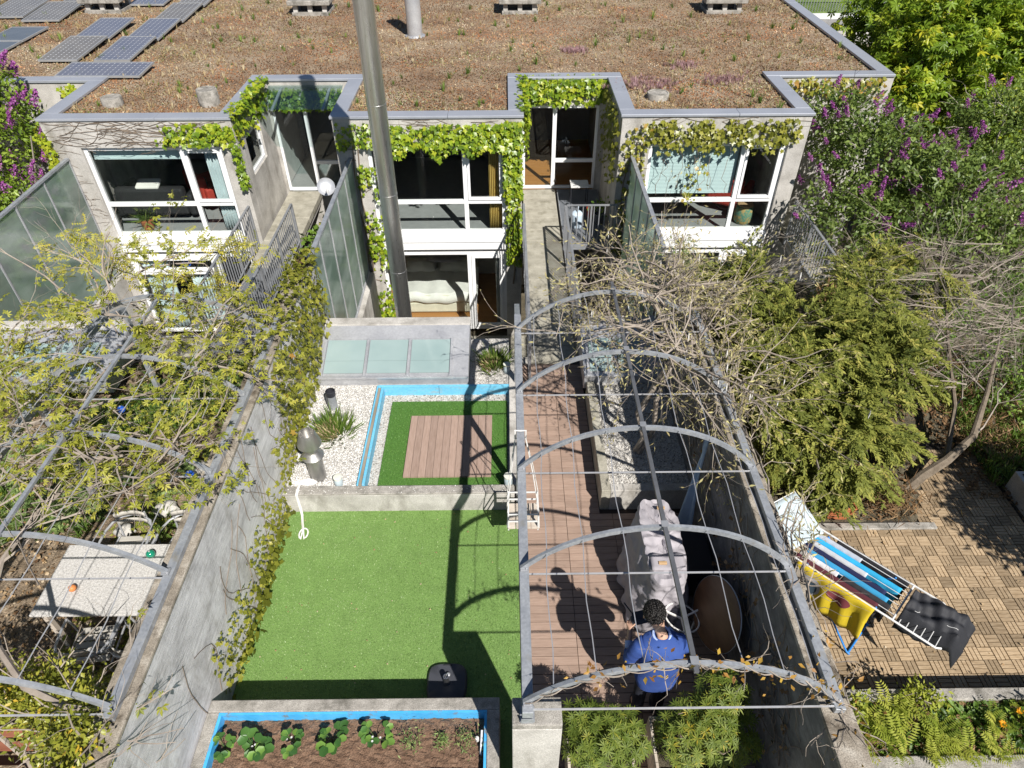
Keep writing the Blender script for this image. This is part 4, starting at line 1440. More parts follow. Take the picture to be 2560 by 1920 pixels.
x, y = roof_pts(170000)
n = len(x)
tint = np.clip(0.44 + 0.30 * wob(x * 0.45, y * 0.6) + 0.22 * wob(x * 1.7, y * 2.1, 3) + rng.normal(0, 0.17, n), 0, 0.985)
d = rng.normal(size=(n, 3)); d[:, 2] = np.abs(d[:, 2]) * 0.45
u = rng.normal(size=(n, 3)) * 0.6; u[:, 2] += 1
o = scatter('roof_sedum', FLAKE, np.stack([x, y, 2.472 + rng.uniform(0, 0.012, n)], 1), d, u, rng.uniform(0.010, 0.040, n), tint, M['roof_plant'])
tag(o, 'rusty dry sedum and litter covering the flat roofs', 'roof planting')
x, y = roof_pts(75000)
k = rng.random(len(x)) < np.clip(-0.08 + 1.3 * wob(x * 0.6 + 2, y * 0.9, 5) + 0.5 * wob(x * 2.3, y * 2.9, 1) + 0.22 * (x > 3.5) + 0.2 * (x < -6.5), 0.0, 0.8)
x, y = x[k], y[k]
n = len(x)
d = rng.normal(size=(n, 3)); d[:, 2] = np.abs(d[:, 2]) * 0.5
u = rng.normal(size=(n, 3)) * 0.6; u[:, 2] += 1
o = scatter('roof_moss', FLAKE, np.stack([x, y, 2.475 + rng.uniform(0, 0.016, n)], 1), d, u, rng.uniform(0.012, 0.045, n), rng.random(n), M['roof_moss'])
tag(o, 'greenish grey moss patches on the flat roofs', 'moss')
x, y = roof_pts(5200)
k = rng.random(len(x)) < np.clip(0.25 + 0.5 * wob(x * 0.6 + 4, y * 0.9, 2) + 0.3 * (x > 2.3) + 0.3 * (x < -6), 0.05, 1)
x, y = x[k], y[k]
n = len(x)
o = scatter('roof_dry_grass', TUFT, np.stack([x, y, np.full(n, 2.465)], 1), rng.normal(size=(n, 3)) * [1, 1, 0.05], np.tile([0, 0, 1.0], (n, 1)) + rng.normal(0, 0.15, (n, 3)), rng.uniform(0.05, 0.17, n), rng.random(n), M['straw'])
tag(o, 'pale dry grass tufts scattered over the roof planting', 'dry grass')
x, y = roof_pts(560)
k = rng.random(len(x)) < 0.5
x, y = x[k], y[k]
n = len(x)
o = scatter('roof_green_tufts', make_tuft(14, 5), np.stack([x, y, np.full(n, 2.465)], 1), rng.normal(size=(n, 3)) * [1, 1, 0.05], np.tile([0, 0, 1.0], (n, 1)) + rng.normal(0, 0.12, (n, 3)), rng.uniform(0.07, 0.26, n), rng.uniform(0.1, 0.8, n), M['grass'])
tag(o, 'small green grass tufts growing on the roof', 'grass')
# pinkish heather patches
pts = []
for cx, cy, r_, m_ in ((1.6, 17.6, 0.28, 140), (3.0, 15.1, 0.7, 260), (4.6, 15.4, 0.6, 160), (4.0, 16.4, 0.4, 90)):
    a = rng.normal(size=(m_, 2)) * r_ * 0.5
    pts.append(np.stack([cx + a[:, 0], cy + a[:, 1] * 0.7, np.full(m_, 2.47)], 1))
pts = np.concatenate(pts)
n = len(pts)
M['heather'] = leafmat('pink_heather', [(0.0, (0.22, 0.13, 0.12)), (0.6, (0.40, 0.24, 0.26)), (1.0, (0.55, 0.38, 0.40))], 0.8, 0.1, 0.1)
o = scatter('roof_heather', TUFT, pts, rng.normal(size=(n, 3)) * [1, 1, 0.05], np.tile([0, 0, 1.0], (n, 1)) + rng.normal(0, 0.25, (n, 3)), rng.uniform(0.06, 0.14, n), rng.random(n), M['heather'])
tag(o, 'faded pink heather patches on the end house roof', 'heather')

# concrete vent caps
for (cx, cy, lab) in ((-11.3, 22.0, 'concrete roof vent between the solar panels'), (-5.4, 21.6, 'concrete roof vent left of the tall flue'), (0.4, 21.6, 'concrete roof vent right of the small roof pipe'), (6.05, 21.5, 'concrete roof vent nearest the top right trees')):
    t = empty('roof_vent', (cx, cy, 2.47), lab, 'vent', 'concrete roof vents')
    for sx in (-0.4, 0, 0.4):
        MB().box(cx + sx - 0.06, cx + sx + 0.06, cy - 0.42, cy - 0.3, 2.56, 2.74).build('pier', M['concrete'], t)
        MB().box(cx + sx - 0.06, cx + sx + 0.06, cy + 0.3, cy + 0.42, 2.56, 2.74).build('pier', M['concrete'], t)
    MB().box(cx - 0.5, cx + 0.5, cy - 0.46, cy + 0.46, 2.45, 2.558).build('base', M['concrete_old'], t, bev=0.01)
    MB().box(cx - 0.58, cx + 0.58, cy - 0.54, cy + 0.54, 2.742, 2.86).build('cap_slab', M['concrete_old'], t, bev=0.02)
    MB().box(cx - 0.3, cx + 0.3, cy - 0.2, cy + 0.2, 2.56, 2.735).build('duct', M['black'], t)

# roof pipe
t = empty('roof_pipe', (-2.3, 19.05, 2.45), 'pale metal roof pipe standing behind the tall flue', 'pipe')
MB().lathe([(0.19, 2.45), (0.19, 4.1), (0.2, 4.1), (0.2, 4.16), (0.17, 4.16)], (-2.3, 19.05, 0), 32).build('pipe_body', M['alu'], t)
MB().lathe([(0.26, 2.46), (0.25, 2.49), (0.2, 2.50)], (-2.3, 19.05, 0), 32).build('flange', M['alu'], t)

# round drain caps
for (cx, cy, r_, hh, lab) in ((-7.86, 14.15, 0.2, 0.16, 'flat round concrete cap left on the left house roof'), (-5.93, 14.15, 0.2, 0.3, 'taller round concrete stub near the coping of the left house'), (3.06, 14.3, 0.22, 0.12, 'round mossy cap sunk in the end house roof')):
    o = MB().lathe([(r_, 2.44), (r_, 2.47 + hh - 0.012), (r_ * 0.96, 2.47 + hh), (r_ * 0.86, 2.47 + hh), (r_ * 0.84, 2.47 + hh - 0.012), (r_ * 0.3, 2.47 + hh - 0.012)], (cx, cy, 0), 28).build('drain_cap', M['concrete_old'], None, (cx, cy, 2.44))
    tag(o, lab, 'roof cap')

# solar panels
pv_src = {}
def panel(cx0, cy0, w, l, rot, mat, lab, tilt=0.09, z=2.54):
    """corner at the front left, local axes u (width) and v (length)"""
    t = empty('solar_panel', (cx0, cy0, z), lab, 'solar panel', 'solar panels on the roof', rot)
    t.rotation_euler = (tilt if w < l else tilt, 0, rot)
    key = (mat, w, l)
    if key not in pv_src:
        f = MB()
        b_ = 0.03
        f.box(0, w, 0, b_, -0.02, 0.022); f.box(0, w, l - b_, l, -0.02, 0.022); f.box(0, b_, b_, l - b_, -0.02, 0.022); f.box(w - b_, w, b_, l - b_, -0.02, 0.022)
        fm = f.mesh('frame'); fm.materials.append(M['pv_frame'])
        cm = MB().box(b_, w - b_, b_, l - b_, -0.01, 0.014).mesh('cells'); cm.materials.append(M[mat])
        sm = MB().box(0.1, 0.16, 0.1, 0.2, -0.12, -0.02).box(w - 0.16, w - 0.1, 0.1, 0.2, -0.12, -0.02).mesh('foot'); sm.materials.append(M['concrete_old'])
        pv_src[key] = (fm, cm, sm)
    for nm, me in zip(('frame', 'cells', 'foot'), pv_src[key]):
        o = bpy.data.objects.new(nm, me)
        COL.objects.link(o)
        o.parent = t
    return t


panel(-9.78, 15.72, 1.85, 0.84, -0.02, 'pv_blue', 'blue solar panel lying crosswise nearest the roof edge', 0.06)
for i, lab in enumerate(('nearest blue panel in the right row of four solar panels', 'second blue panel in the right row of solar panels', 'third panel from the front in the right solar row', 'farthest panel in the right solar row, cut by the top edge')):
    panel(-9.44, 16.86 + i * 1.74, 0.82, 1.68, 0.0, 'pv_blue' if i < 2 else 'pv_grey', lab, 0.05)
panel(-10.74, 16.9, 0.9, 1.7, 0.0, 'pv_grey', 'brownish panel at the front of the short middle solar row', 0.05)
panel(-10.78, 18.66, 0.9, 1.7, 0.0, 'pv_blue', 'blue panel behind the brownish one in the short middle row', 0.05)
panel(-13.02, 20.5, 1.0, 1.75, 0.04, 'pv_grey', 'grey dotted panel left of the first roof vent', 0.05)
panel(-14.3, 20.9, 1.1, 1.75, 0.04, 'pv_grey', 'grey dotted panel cut by the left edge of the picture', 0.05)
panel(-10.85, 22.25, 1.0, 1.0, 0.0, 'pv_blue', 'blue panel just behind the first roof vent', 0.05)
panel(-12.9, 18.55, 0.95, 1.3, 0.0, 'pv_dark', 'matt dark grey panel lying at the left edge above the lilac', 0.0)
panel(-12.9, 17.2, 0.95, 1.3, 0.0, 'pv_dark', 'second matt dark panel partly behind the left lilac', 0.0)
panel(-12.9, 22.4, 1.0, 1.7, 0.04, 'pv_grey', 'dotted solar panel at the top left corner', 0.05)
# ------------------------------------------------------------------ creepers on the facades
def leaf_set(mat, tmpl=IVY):
    out = []
    for i in range(10):
        me = scatter_mesh('leaf', tmpl, [(0, 0, 0)], [(0, 1, 0)], [(0, 0, 1)], 1.0, [0.05 + 0.1 * i], M[mat])
        out.append(me)
    return out


def patch(o, u, v, nrm, n, s0, s1, dens=None, off=(0.02, 0.12), tint=(0.15, 0.95), hang=(0, 0, -1)):
    """leaves over the rectangle o + a*u + b*v, a and b in 0..1"""
    o, u, v, nrm = (np.array(t, float) for t in (o, u, v, nrm))
    a, b = rng.random(n), rng.random(n)
    if dens is not None:
        k = rng.random(n) < dens(a, b)
        a, b = a[k], b[k]
    m = len(a)
    pos = o + a[:, None] * u + b[:, None] * v + nrm * rng.uniform(*off, m)[:, None]
    fwd = np.array(hang, float) + rng.normal(0, 0.45, (m, 3)) + nrm * 0.25
    nn = nrm * 0.9 + np.array([0.1, -0.15, 0.65]) + rng.normal(0, 0.3, (m, 3))
    return pos, fwd, nn, rng.uniform(s0, s1, m), rng.uniform(*tint, m)


def creeper(label, patches, stems, mat, base, stem_mat='dark_twig', cap=300, tmpl=IVY, name='creeper', cat='creeper'):
    t = empty(name, base, label, cat)
    P, F, Nn, S_, T = (np.concatenate([p[i] for p in patches]) for i in range(5))
    if stems is not None and len(stems.v):
        stems.build('stem', M[stem_mat], t)
    order = np.argsort(-S_)
    P, F, Nn, S_, T = P[order], F[order], Nn[order], S_[order], T[order]
    k = min(cap, len(P))
    meshes = leaf_set(mat, tmpl)
    r, f, nv = frames(F[:k], Nn[:k])
    for i in range(k):
        o = bpy.data.objects.new('leaf', meshes[min(9, int(T[i] * 10))])
        COL.objects.link(o)
        o.parent = t
        m = Matrix(((r[i][0], f[i][0], nv[i][0]), (r[i][1], f[i][1], nv[i][1]), (r[i][2], f[i][2], nv[i][2]))).to_4x4()
        o.matrix_local = Matrix.Translation(Vector(P[i]) - Vector(base)) @ m @ Matrix.Scale(float(S_[i]), 4)
    if len(P) > k:
        scatter('foliage', tmpl, P[k:], F[k:], Nn[k:], S_[k:], T[k:], M[mat], t)
    return t


def wall_stems(mb, n, x0, x1, z0, z1, y, r=0.006, seed=1, lean=0.5, up=True, L=(0.5, 1.4)):
    r2 = random.Random(seed)
    for i in range(n):
        x, z = r2.uniform(x0, x1), r2.uniform(z0, z1)
        a = r2.uniform(-0.5, 0.5) + (math.pi if r2.random() < lean else 0)
        pts = []
        rr = r * r2.uniform(0.5, 1.2)
        k = 8
        l = r2.uniform(*L) / k
        for j in range(k):
            pts.append((x, y - rr - r2.uniform(0, 0.006), z))
            a += r2.gauss(0, 0.3)
            x += math.cos(a) * l
            z += math.sin(a) * l * 0.6
            if x < x0 - 0.05 or x > x1 + 0.05 or z > z1 + 0.04 or z < z0 - 0.05:
                break
        if len(pts) > 2:
            mb.tube(pts, [rr * (1 - 0.6 * j / len(pts)) for j in range(len(pts))], 3, cap=False)
    return mb


yf = YF + 0.03
# middle house
st = MB()
wall_stems(st, 26, -2.7, 0.3, 1.98, 2.5, yf, 0.007, 3)
wall_stems(st, 10, -3.3, -2.78, -1.5, 2.4, yf, 0.010, 4, L=(0.4, 0.9))
for xx in (-2.95, -3.05):
    st.tube([(xx + 0.05 * math.sin(i * 1.3), yf - 0.02, -2.6 + i * 0.42) for i in range(12)], [0.028 - 0.0015 * i for i in range(12)], 5)
st.tube([(0.12 + 0.04 * math.sin(i * 1.1), yf - 0.02, -1.2 + i * 0.35) for i in range(11)], [0.02] * 11, 5)
pm = [
    patch((-2.35, yf, 1.98), (2.6, 0, 0), (0, 0, 0.42), (0, -1, 0), 961, 0.046, 0.129, dens=lambda a, b: np.clip(0.35 + 0.65 * np.sin(a * 9 + 1) ** 2 + 0.5 * (a > 0.55) - 0.5 * (b > 0.8) * (a < 0.35), 0.1, 1)),
    patch((-2.3, yf - 0.03, 1.72), (2.4, 0, 0), (0, 0, 0.3), (0, -1, 0), 558, 0.046, 0.120, dens=lambda a, b: np.clip(b * 0.9 + 0.25 * np.sin(a * 21) - 0.1, 0, 1)),
    patch((-0.06, yf, 0.9), (0.36, 0, 0), (0, 0, 1.55), (0, -1, 0), 511, 0.046, 0.120),
    patch((-0.02, yf, -0.7), (0.32, 0, 0), (0, 0, 1.7), (0, -1, 0), 356, 0.040, 0.103),
    patch((-2.98, yf, -2.3), (0.4, 0, 0), (0, 0, 3.9), (0, -1, 0), 589, 0.040, 0.112, dens=lambda a, b: np.clip(0.55 + 0.55 * np.sin(b * 14) - 0.2 * (b > 0.9), 0.1, 1)),
    patch((-3.3, yf, 1.95), (0.85, 0, 0), (0, 0, 0.48), (0, -1, 0), 139, 0.040, 0.112),
    patch((0.32, YF, 1.5), (0, 2.2, 0), (0, 0, 1.02), (1, 0, 0), 651, 0.053, 0.129, dens=lambda a, b: np.clip(b * 1.2 - 0.15, 0, 1)),
    patch((0.12, YF + 0.05, 2.55), (0.3, 0, 0), (0, 2.25, 0), (0, 0, 1), 294, 0.046, 0.112, off=(0.0, 0.06), dens=lambda a, b: np.clip(a * 1.3 - 0.1, 0, 1), hang=(1, 0, -0.4)),
    patch((0.36, YD + 0.02, 1.98), (1.8, 0, 0), (0, 0, 0.52), (0, -1, 0), 666, 0.053, 0.129, dens=lambda a, b: np.clip(b + 0.25, 0, 1)),
    patch((0.4, YD - 0.02, 2.46), (1.7, 0, 0), (0, 0.14, 0.06), (0, -0.4, 1), 139, 0.053, 0.120, off=(0, 0.05)),
]
creeper('yellow green creeper framing the middle house window and the open door recess', pm, st, 'ivy', (-1.5, yf, -2.6))

# end house
st = MB()
wall_stems(st, 30, 2.3, 5.8, 2.0, 2.5, yf, 0.007, 13)
wall_stems(st, 14, 2.25, 2.8, -0.5, 2.4, yf, 0.012, 14, L=(0.5, 1.0))
for k in range(3):
    xx = 2.4 + 0.12 * k
    st.tube([(xx + 0.06 * math.sin(i * 1.3 + k), yf - 0.02, -2.6 + i * 0.42) for i in range(12)], [0.03 - 0.0018 * i for i in range(12)], 5)
r2 = random.Random(5)
for k in range(9):   # strands hanging in front of the blind
    x = r2.uniform(2.9, 4.4)
    pts = [(x, yf - 0.02, 2.0)]
    for j in range(7):
        pts.append((pts[-1][0] + r2.gauss(0, 0.06), yf - 0.02 - 0.01 * j, pts[-1][2] - r2.uniform(0.06, 0.22)))
    st.tube(pts, 0.005, 3)
pr_ = [
    patch((2.75, yf, 1.98), (2.95, 0, 0), (0, 0, 0.48), (0, -1, 0), 868, 0.046, 0.120, dens=lambda a, b: np.clip(0.4 + 0.6 * np.sin(a * 12 + 0.6) ** 2 - 0.35 * (b > 0.85), 0.05, 1), tint=(0.1, 0.85)),
    patch((2.9, yf - 0.02, 1.75), (2.5, 0, 0), (0, 0, 0.28), (0, -1, 0), 248, 0.040, 0.112, dens=lambda a, b: np.clip(b - 0.1 + 0.3 * np.sin(a * 17), 0, 1), tint=(0.1, 0.85)),
    patch((2.25, yf, -0.5), (0.5, 0, 0), (0, 0, 2.9), (0, -1, 0), 232, 0.040, 0.112, tint=(0.2, 1.0)),
    patch((3.55, yf - 0.08, 0.8), (0.5, 0, 0), (0, 0, 0.8), (0, -1, 0), 40, 0.040, 0.095, tint=(0.3, 1.0)),
    patch((2.2, YF, 0.9), (0, 2.2, 0), (0, 0, 1.6), (-1, 0, 0), 651, 0.046, 0.120, dens=lambda a, b: np.clip(b * 1.1 + 0.05, 0, 1), tint=(0.1, 0.8)),
    patch((6.0, YD + 0.02, 1.95), (2.2, 0, 0), (0, 0, 0.55), (0, -1, 0), 403, 0.053, 0.129, dens=lambda a, b: np.clip(b * 1.3 - 0.1, 0, 1), tint=(0.5, 1.0)),
]
creeper('olive creeper over the end house window, strands hanging before the blind', pr_, st, 'ivy_olive', (4, yf, -2.6))

# left house
st = MB()
wall_stems(st, 85, -8.85, -5.3, 2.0, 2.48, yf, 0.0065, 23, L=(0.6, 1.8))
wall_stems(st, 30, -8.85, -8.35, 0.2, 2.2, yf, 0.006, 24, L=(0.3, 0.9))
wall_stems(st, 14, -8.2, -5.7, 1.86, 2.0, yf - 0.01, 0.005, 25, L=(0.2, 0.5))
pl = [
    patch((-6.75, yf, 2.02), (1.5, 0, 0), (0, 0, 0.42), (0, -1, 0), 511, 0.046, 0.120, dens=lambda a, b: np.clip(a * 1.1 + 0.1 - 0.55 * (b < 0.35) * (a > 0.65), 0, 1)),
    patch((-5.28, YF, 1.95), (0, 2.2, 0), (0, 0, 0.6), (1, 0, 0), 511, 0.053, 0.129, dens=lambda a, b: np.clip(b + 0.1, 0, 1)),
    patch((-5.45, YF, 2.55), (0.36, 0, 0), (0, 2.25, 0), (0, 0, 1), 356, 0.046, 0.120, off=(0.0, 0.07), dens=lambda a, b: np.clip(a * 1.2 - 0.2 * (b < 0.1), 0, 1), hang=(1, 0, -0.4)),
    patch((-5.36, yf, 1.15), (0.18, 0, 0), (0, 0, 0.9), (0, -1, 0), 124, 0.040, 0.095, tint=(0.1, 0.6)),
    patch((-5.15, YD + 0.02, 1.93), (1.7, 0, 0), (0, 0, 0.42), (0, -1, 0), 527, 0.053, 0.129, tint=(0.05, 0.7)),
    patch((-9.0, 13.3, 1.4), (0, 1.8, 0), (0, 0, 1.0), (-1, 0, 0), 310, 0.046, 0.112, tint=(0.6, 1.0)),
    patch((-9.05, 13.28, 1.3), (0.3, -0.1, 0), (0, 0, 1.0), (-0.4, -1, 0), 139, 0.040, 0.112, tint=(0.6, 1.0)),
    patch((-9.55, 15.42, 2.2), (0.35, 0, 0), (0, 0, 0.3), (0, -1, 0), 62, 0.046, 0.112, tint=(0.5, 1.0)),
]
creeper('creeper with bare dark stems on the left house, leafy over its right coping', pl, st, 'ivy', (-7, yf, -2.6))
# ------------------------------------------------------------------ trees, shrubs and climbers
def lobes_sample(lobes, n, shell=(0.55, 1.0), up=0.25):
    """points in the outer shell of a set of ellipsoids, with outward directions"""
    vol = np.array([l[3] * l[4] * l[5] for l in lobes]) ** 0.67
    idx = rng.choice(len(lobes), n, p=vol / vol.sum())
    L = np.array(lobes, float)[idx]
    d = rdir(n, up)
    r = rng.uniform(shell[0], shell[1], n)[:, None]
    return L[:, :3] + d * L[:, 3:6] * r, d


def foliage(lobes, clumps, per, cr, tmpl, size, shell=(0.5, 1.0), droop=0.15, up=0.3, flat=0.6):
    c, d = lobes_sample(lobes, clumps, shell, up)
    # uneven outline: push clumps in and out
    c = c + d * rng.normal(0, cr * 0.7, clumps)[:, None]
    base_t = rng.normal(0.5, 0.16, clumps)
    P = np.repeat(c, per, axis=0) + rng.normal(0, cr * 0.55, (clumps * per, 3)) * [1, 1, 0.8]
    O = np.repeat(d, per, axis=0)
    m = len(P)
    F = O * 0.5 + rng.normal(0, 0.7, (m, 3)) + [0, 0, -droop]
    Nn = O * 0.45 + [0, 0, flat] + rng.normal(0, 0.45, (m, 3))
    T = np.clip(np.repeat(base_t, per) + rng.normal(0, 0.18, m), 0.01, 0.99)
    return P, F, Nn, rng.uniform(size[0], size[1], m), T


def limbs(mb, base, lobes, r=0.06, seed=1, per=2):
    r2 = random.Random(seed)
    b = Vector(base)
    for l in lobes:
        c = Vector(l[:3])
        for k in range(per):
            e = c + Vector((r2.gauss(0, 0.4) * l[3], r2.gauss(0, 0.4) * l[4], r2.gauss(0, 0.4) * l[5]))
            pts = []
            for i in range(7):
                t_ = i / 6
                p = b.lerp(e, t_)
                p += Vector((r2.gauss(0, 1), r2.gauss(0, 1), r2.gauss(0, 0.6))) * 0.06 * math.sin(t_ * 3.14)
                p.z += 0.15 * math.sin(t_ * 3.14)
                pts.append(p)
            mb.tube(pts, [r * (1 - 0.75 * i / 6) for i in range(7)], 5, cap=False)
    return mb


def broad_tree(name, label, base, lobes, mat, clumps, per, cr, tmpl, size, cat='tree', seed=1, r=0.06, bark='bark', group=None, twigs=0, **kw):
    t = empty(name, base, label, cat, group)
    q = MB()
    limbs(q, base, lobes, r, seed)
    r2 = random.Random(seed + 50)
    c, d = lobes_sample(lobes, twigs, (0.5, 0.9)) if twigs else ([], [])
    for p_, d_ in zip(c, d):
        twig(q, p_, d_, r2.uniform(0.3, 0.7), 0.008, 1, r2, 0.5, 0, 2, 3, 4)
    q.build('trunk', M[bark], t)
    P, F, Nn, S_, T = foliage(lobes, clumps, per, cr, tmpl, size, **kw)
    scatter('crown', tmpl, P, F, Nn, S_, T, M[mat], t)
    return t


# lilac flower heads: cones of tiny florets, shared by copies
flower_meshes = []
for i in range(5):
    n = 170
    h = rng.random(n) ** 0.8
    a = rng.uniform(0, 6.283, n)
    rr = 0.30 * (1 - h * 0.85) * np.sqrt(rng.random(n)) * 1.1
    p = np.stack([np.cos(a) * rr, np.sin(a) * rr, h], 1)
    o_ = np.stack([np.cos(a), np.sin(a), np.full(n, 0.3)], 1)
    flower_meshes.append(scatter_mesh('flower', FLAKE, p, rng.normal(size=(n, 3)), o_, rng.uniform(0.08, 0.15, n), rng.random(n), M['lilac_flower']))


def flowers(t, spots, s=(0.13, 0.24)):
    base = Vector(t.location)
    for (p, d) in spots:
        o = bpy.data.objects.new('flower', flower_meshes[rnd.randrange(5)])
        COL.objects.link(o)
        o.parent = t
        dd = Vector((d[0] * 0.6 + rnd.gauss(0, 0.25), d[1] * 0.6 + rnd.gauss(0, 0.25), 0.7))
        o.matrix_local = Matrix.Translation(Vector(p) - base) @ dd.to_track_quat('Z', 'Y').to_matrix().to_4x4() @ Matrix.Scale(rnd.uniform(*s), 4)


ll = [(-10.3, 13.9, 1.9, 0.9, 0.9, 0.9), (-10.1, 13.0, 0.7, 1.0, 0.8, 0.9), (-10.4, 14.3, 2.6, 0.75, 0.7, 0.65), (-9.8, 13.1, -0.3, 0.9, 0.8, 0.8)]
t = broad_tree('lilac', 'left lilac bush full of pale purple flowers beside the left house', (-10.6, 13.4, -2.7), ll, 'lilac_bright', 520, 16, 0.15, LEAF, (0.07, 0.13), 'shrub', 2, 0.05, up=0.3)
c, d = lobes_sample(ll, 120, (0.95, 1.08), 0.5)
flowers(t, list(zip(c, d)), (0.2, 0.36))

lr1 = [(7.4, 13.4, 1.5, 1.3, 1.3, 1.1), (6.7, 12.2, 0.7, 1.0, 0.9, 0.9), (8.3, 12.4, 1.0, 1.2, 1.1, 1.1), (6.9, 14.3, 1.9, 0.8, 0.8, 0.8)]
t = broad_tree('lilac', 'lilac with dark purple flowers against the end house wall', (7.4, 12.8, -2.7), lr1, 'lilac_leaf', 1000, 15, 0.15, LEAF, (0.07, 0.13), 'shrub', 3, 0.06, twigs=60, up=0.3)
c, d = lobes_sample(lr1, 85, (0.98, 1.1), 0.55)
flowers(t, list(zip(c, d)), (0.14, 0.30))
lr2 = [(9.6, 13.2, 1.0, 1.3, 1.2, 1.0), (10.6, 14.6, 1.5, 1.3, 1.2, 1.1), (9.4, 11.5, 0.4, 1.1, 1.0, 0.9), (10.9, 12.2, 0.4, 1.1, 1.1, 0.9)]
t = broad_tree('lilac', 'lilac at the right edge below the bright green tree', (9.9, 13, -2.7), lr2, 'lilac_leaf', 900, 15, 0.15, LEAF, (0.07, 0.13), 'shrub', 4, 0.06, twigs=60, up=0.3)
c, d = lobes_sample(lr2, 65, (0.98, 1.1), 0.55)
flowers(t, list(zip(c, d)), (0.14, 0.30))

ch = [(10.8, 18.4, 2.2, 1.7, 1.5, 1.5), (12.6, 18.6, 2.0, 1.8, 1.7, 1.7), (11.6, 16.6, 0.9, 1.8, 1.3, 1.2), (9.6, 17.5, 1.2, 0.8, 1.0, 1.2), (13.5, 16.5, 0.8, 1.6, 1.4, 1.3), (11.4, 21.0, 2.2, 2.0, 1.8, 1.7), (14.5, 19.5, 1.8, 2.0, 1.8, 1.7)]
broad_tree('chestnut_tree', 'bright green tree with large drooping leaves at the top right corner', (11.8, 18.2, -2.7), ch, 'chestnut', 1300, 14, 0.2, PALM, (0.13, 0.24), 'tree', 5, 0.12, droop=0.5, up=0.25)

# low shrubs under and beside the lilacs
for i, (b, lb, mt, lab, cl) in enumerate((
    ((7.0, 10.6, -2.7), [(6.9, 10.5, 0.2, 0.9, 0.8, 0.7), (7.6, 10.0, 0.1, 0.7, 0.7, 0.6)], 'green', 'green shrub below the right lilac near the steel railing', 260),
    ((8.9, 9.9, -2.7), [(8.8, 9.9, 0.2, 1.0, 0.8, 0.6), (9.8, 10.4, 0.2, 1.0, 0.9, 0.7)], 'green', 'low green shrub under the pale pruned branches', 320),
    ((6.3, 8.9, 0), [(6.4, 9.0, 0.4, 0.6, 0.5, 0.5)], 'green', 'small leafy shrub between the conifer and the bare branches', 150),
    ((7.6, 7.6, 0), [(7.5, 7.8, 0.3, 0.8, 0.7, 0.5), (8.2, 8.5, 0.3, 0.8, 0.8, 0.5)], 'green', 'dark shrub below the bare branches at the right edge', 240),
)):
    broad_tree('shrub', lab, b, lb, mt, cl, 12, 0.13, LEAF, (0.05, 0.1), 'shrub', 20 + i, 0.03, 'dark_twig', twigs=40)
# pale leaved shrub on the wall before the end house
eu = [(2.95, 9.15, 1.35, 0.45, 0.4, 0.4), (3.5, 9.2, 1.2, 0.45, 0.4, 0.4), (3.95, 9.25, 0.9, 0.35, 0.35, 0.4), (2.75, 9.3, 1.7, 0.25, 0.25, 0.3)]
M['euonymus'] = leafmat('pale_edged_leaf', [(0.0, (0.07, 0.12, 0.03)), (0.4, (0.16, 0.23, 0.07)), (0.7, (0.42, 0.40, 0.24)), (1.0, (0.62, 0.55, 0.40))], 0.5, 0.2, 0.35)
broad_tree('shrub', 'shrub with pale edged leaves under the end house window', (3.3, 9.3, -0.1), eu, 'euonymus', 330, 13, 0.11, LEAF, (0.04, 0.075), 'shrub', 31, 0.02, 'twig', twigs=30)


# conifer with drooping sprays
def spray_set(lobes, n, length, shell=(0.6, 1.0), droop=0.55, k=11, el=(0.05, 0.095)):
    nc = max(6, n // 22)
    cc, dd = lobes_sample(lobes, nc, shell, 0.35)
    ii = rng.integers(0, nc, n)
    c = cc[ii] + dd[ii] * rng.normal(0, 0.09, n)[:, None] + rng.normal(0, 0.085, (n, 3))
    d = dd[ii] + rng.normal(0, 0.25, (n, 3))
    P, F, Nn, T = [], [], [], []
    dirv = d * [1, 1, 0.5] + rng.normal(0, 0.35, (n, 3)) + [0, 0, -droop * 0.4]
    dirv /= np.linalg.norm(dirv, axis=1, keepdims=True)
    side = np.cross(dirv, [0, 0, 1.0])
    side /= np.maximum(np.linalg.norm(side, axis=1, keepdims=True), 1e-6)
    L = rng.uniform(*length, n)
    tb = np.clip(rng.normal(0.45, 0.17, n) + 0.35 * (rng.random(n) < 0.05), 0, 0.93)
    for j in range(k):
        f = j / (k - 1)
        pt = c + dirv * (L * f)[:, None] + np.array([0, 0, -1.0]) * (droop * 0.5 * L * f * f)[:, None]
        for s in (-1, 1):
            P.append(pt)
            F.append(dirv * 0.9 + side * s * (0.9 - 0.5 * f) + [0, 0, -droop * 0.5 * f] + rng.normal(0, 0.2, (n, 3)))
            Nn.append(np.tile([0, 0, 1.0], (n, 1)) + d * 0.4 + rng.normal(0, 0.3, (n, 3)))
            T.append(np.clip(tb + 0.12 * f + rng.normal(0, 0.1, n), 0.01, 0.95))
    P, F, Nn, T = (np.concatenate(a) for a in (P, F, Nn, T))
    return P, F, Nn, rng.uniform(*el, len(P)), T


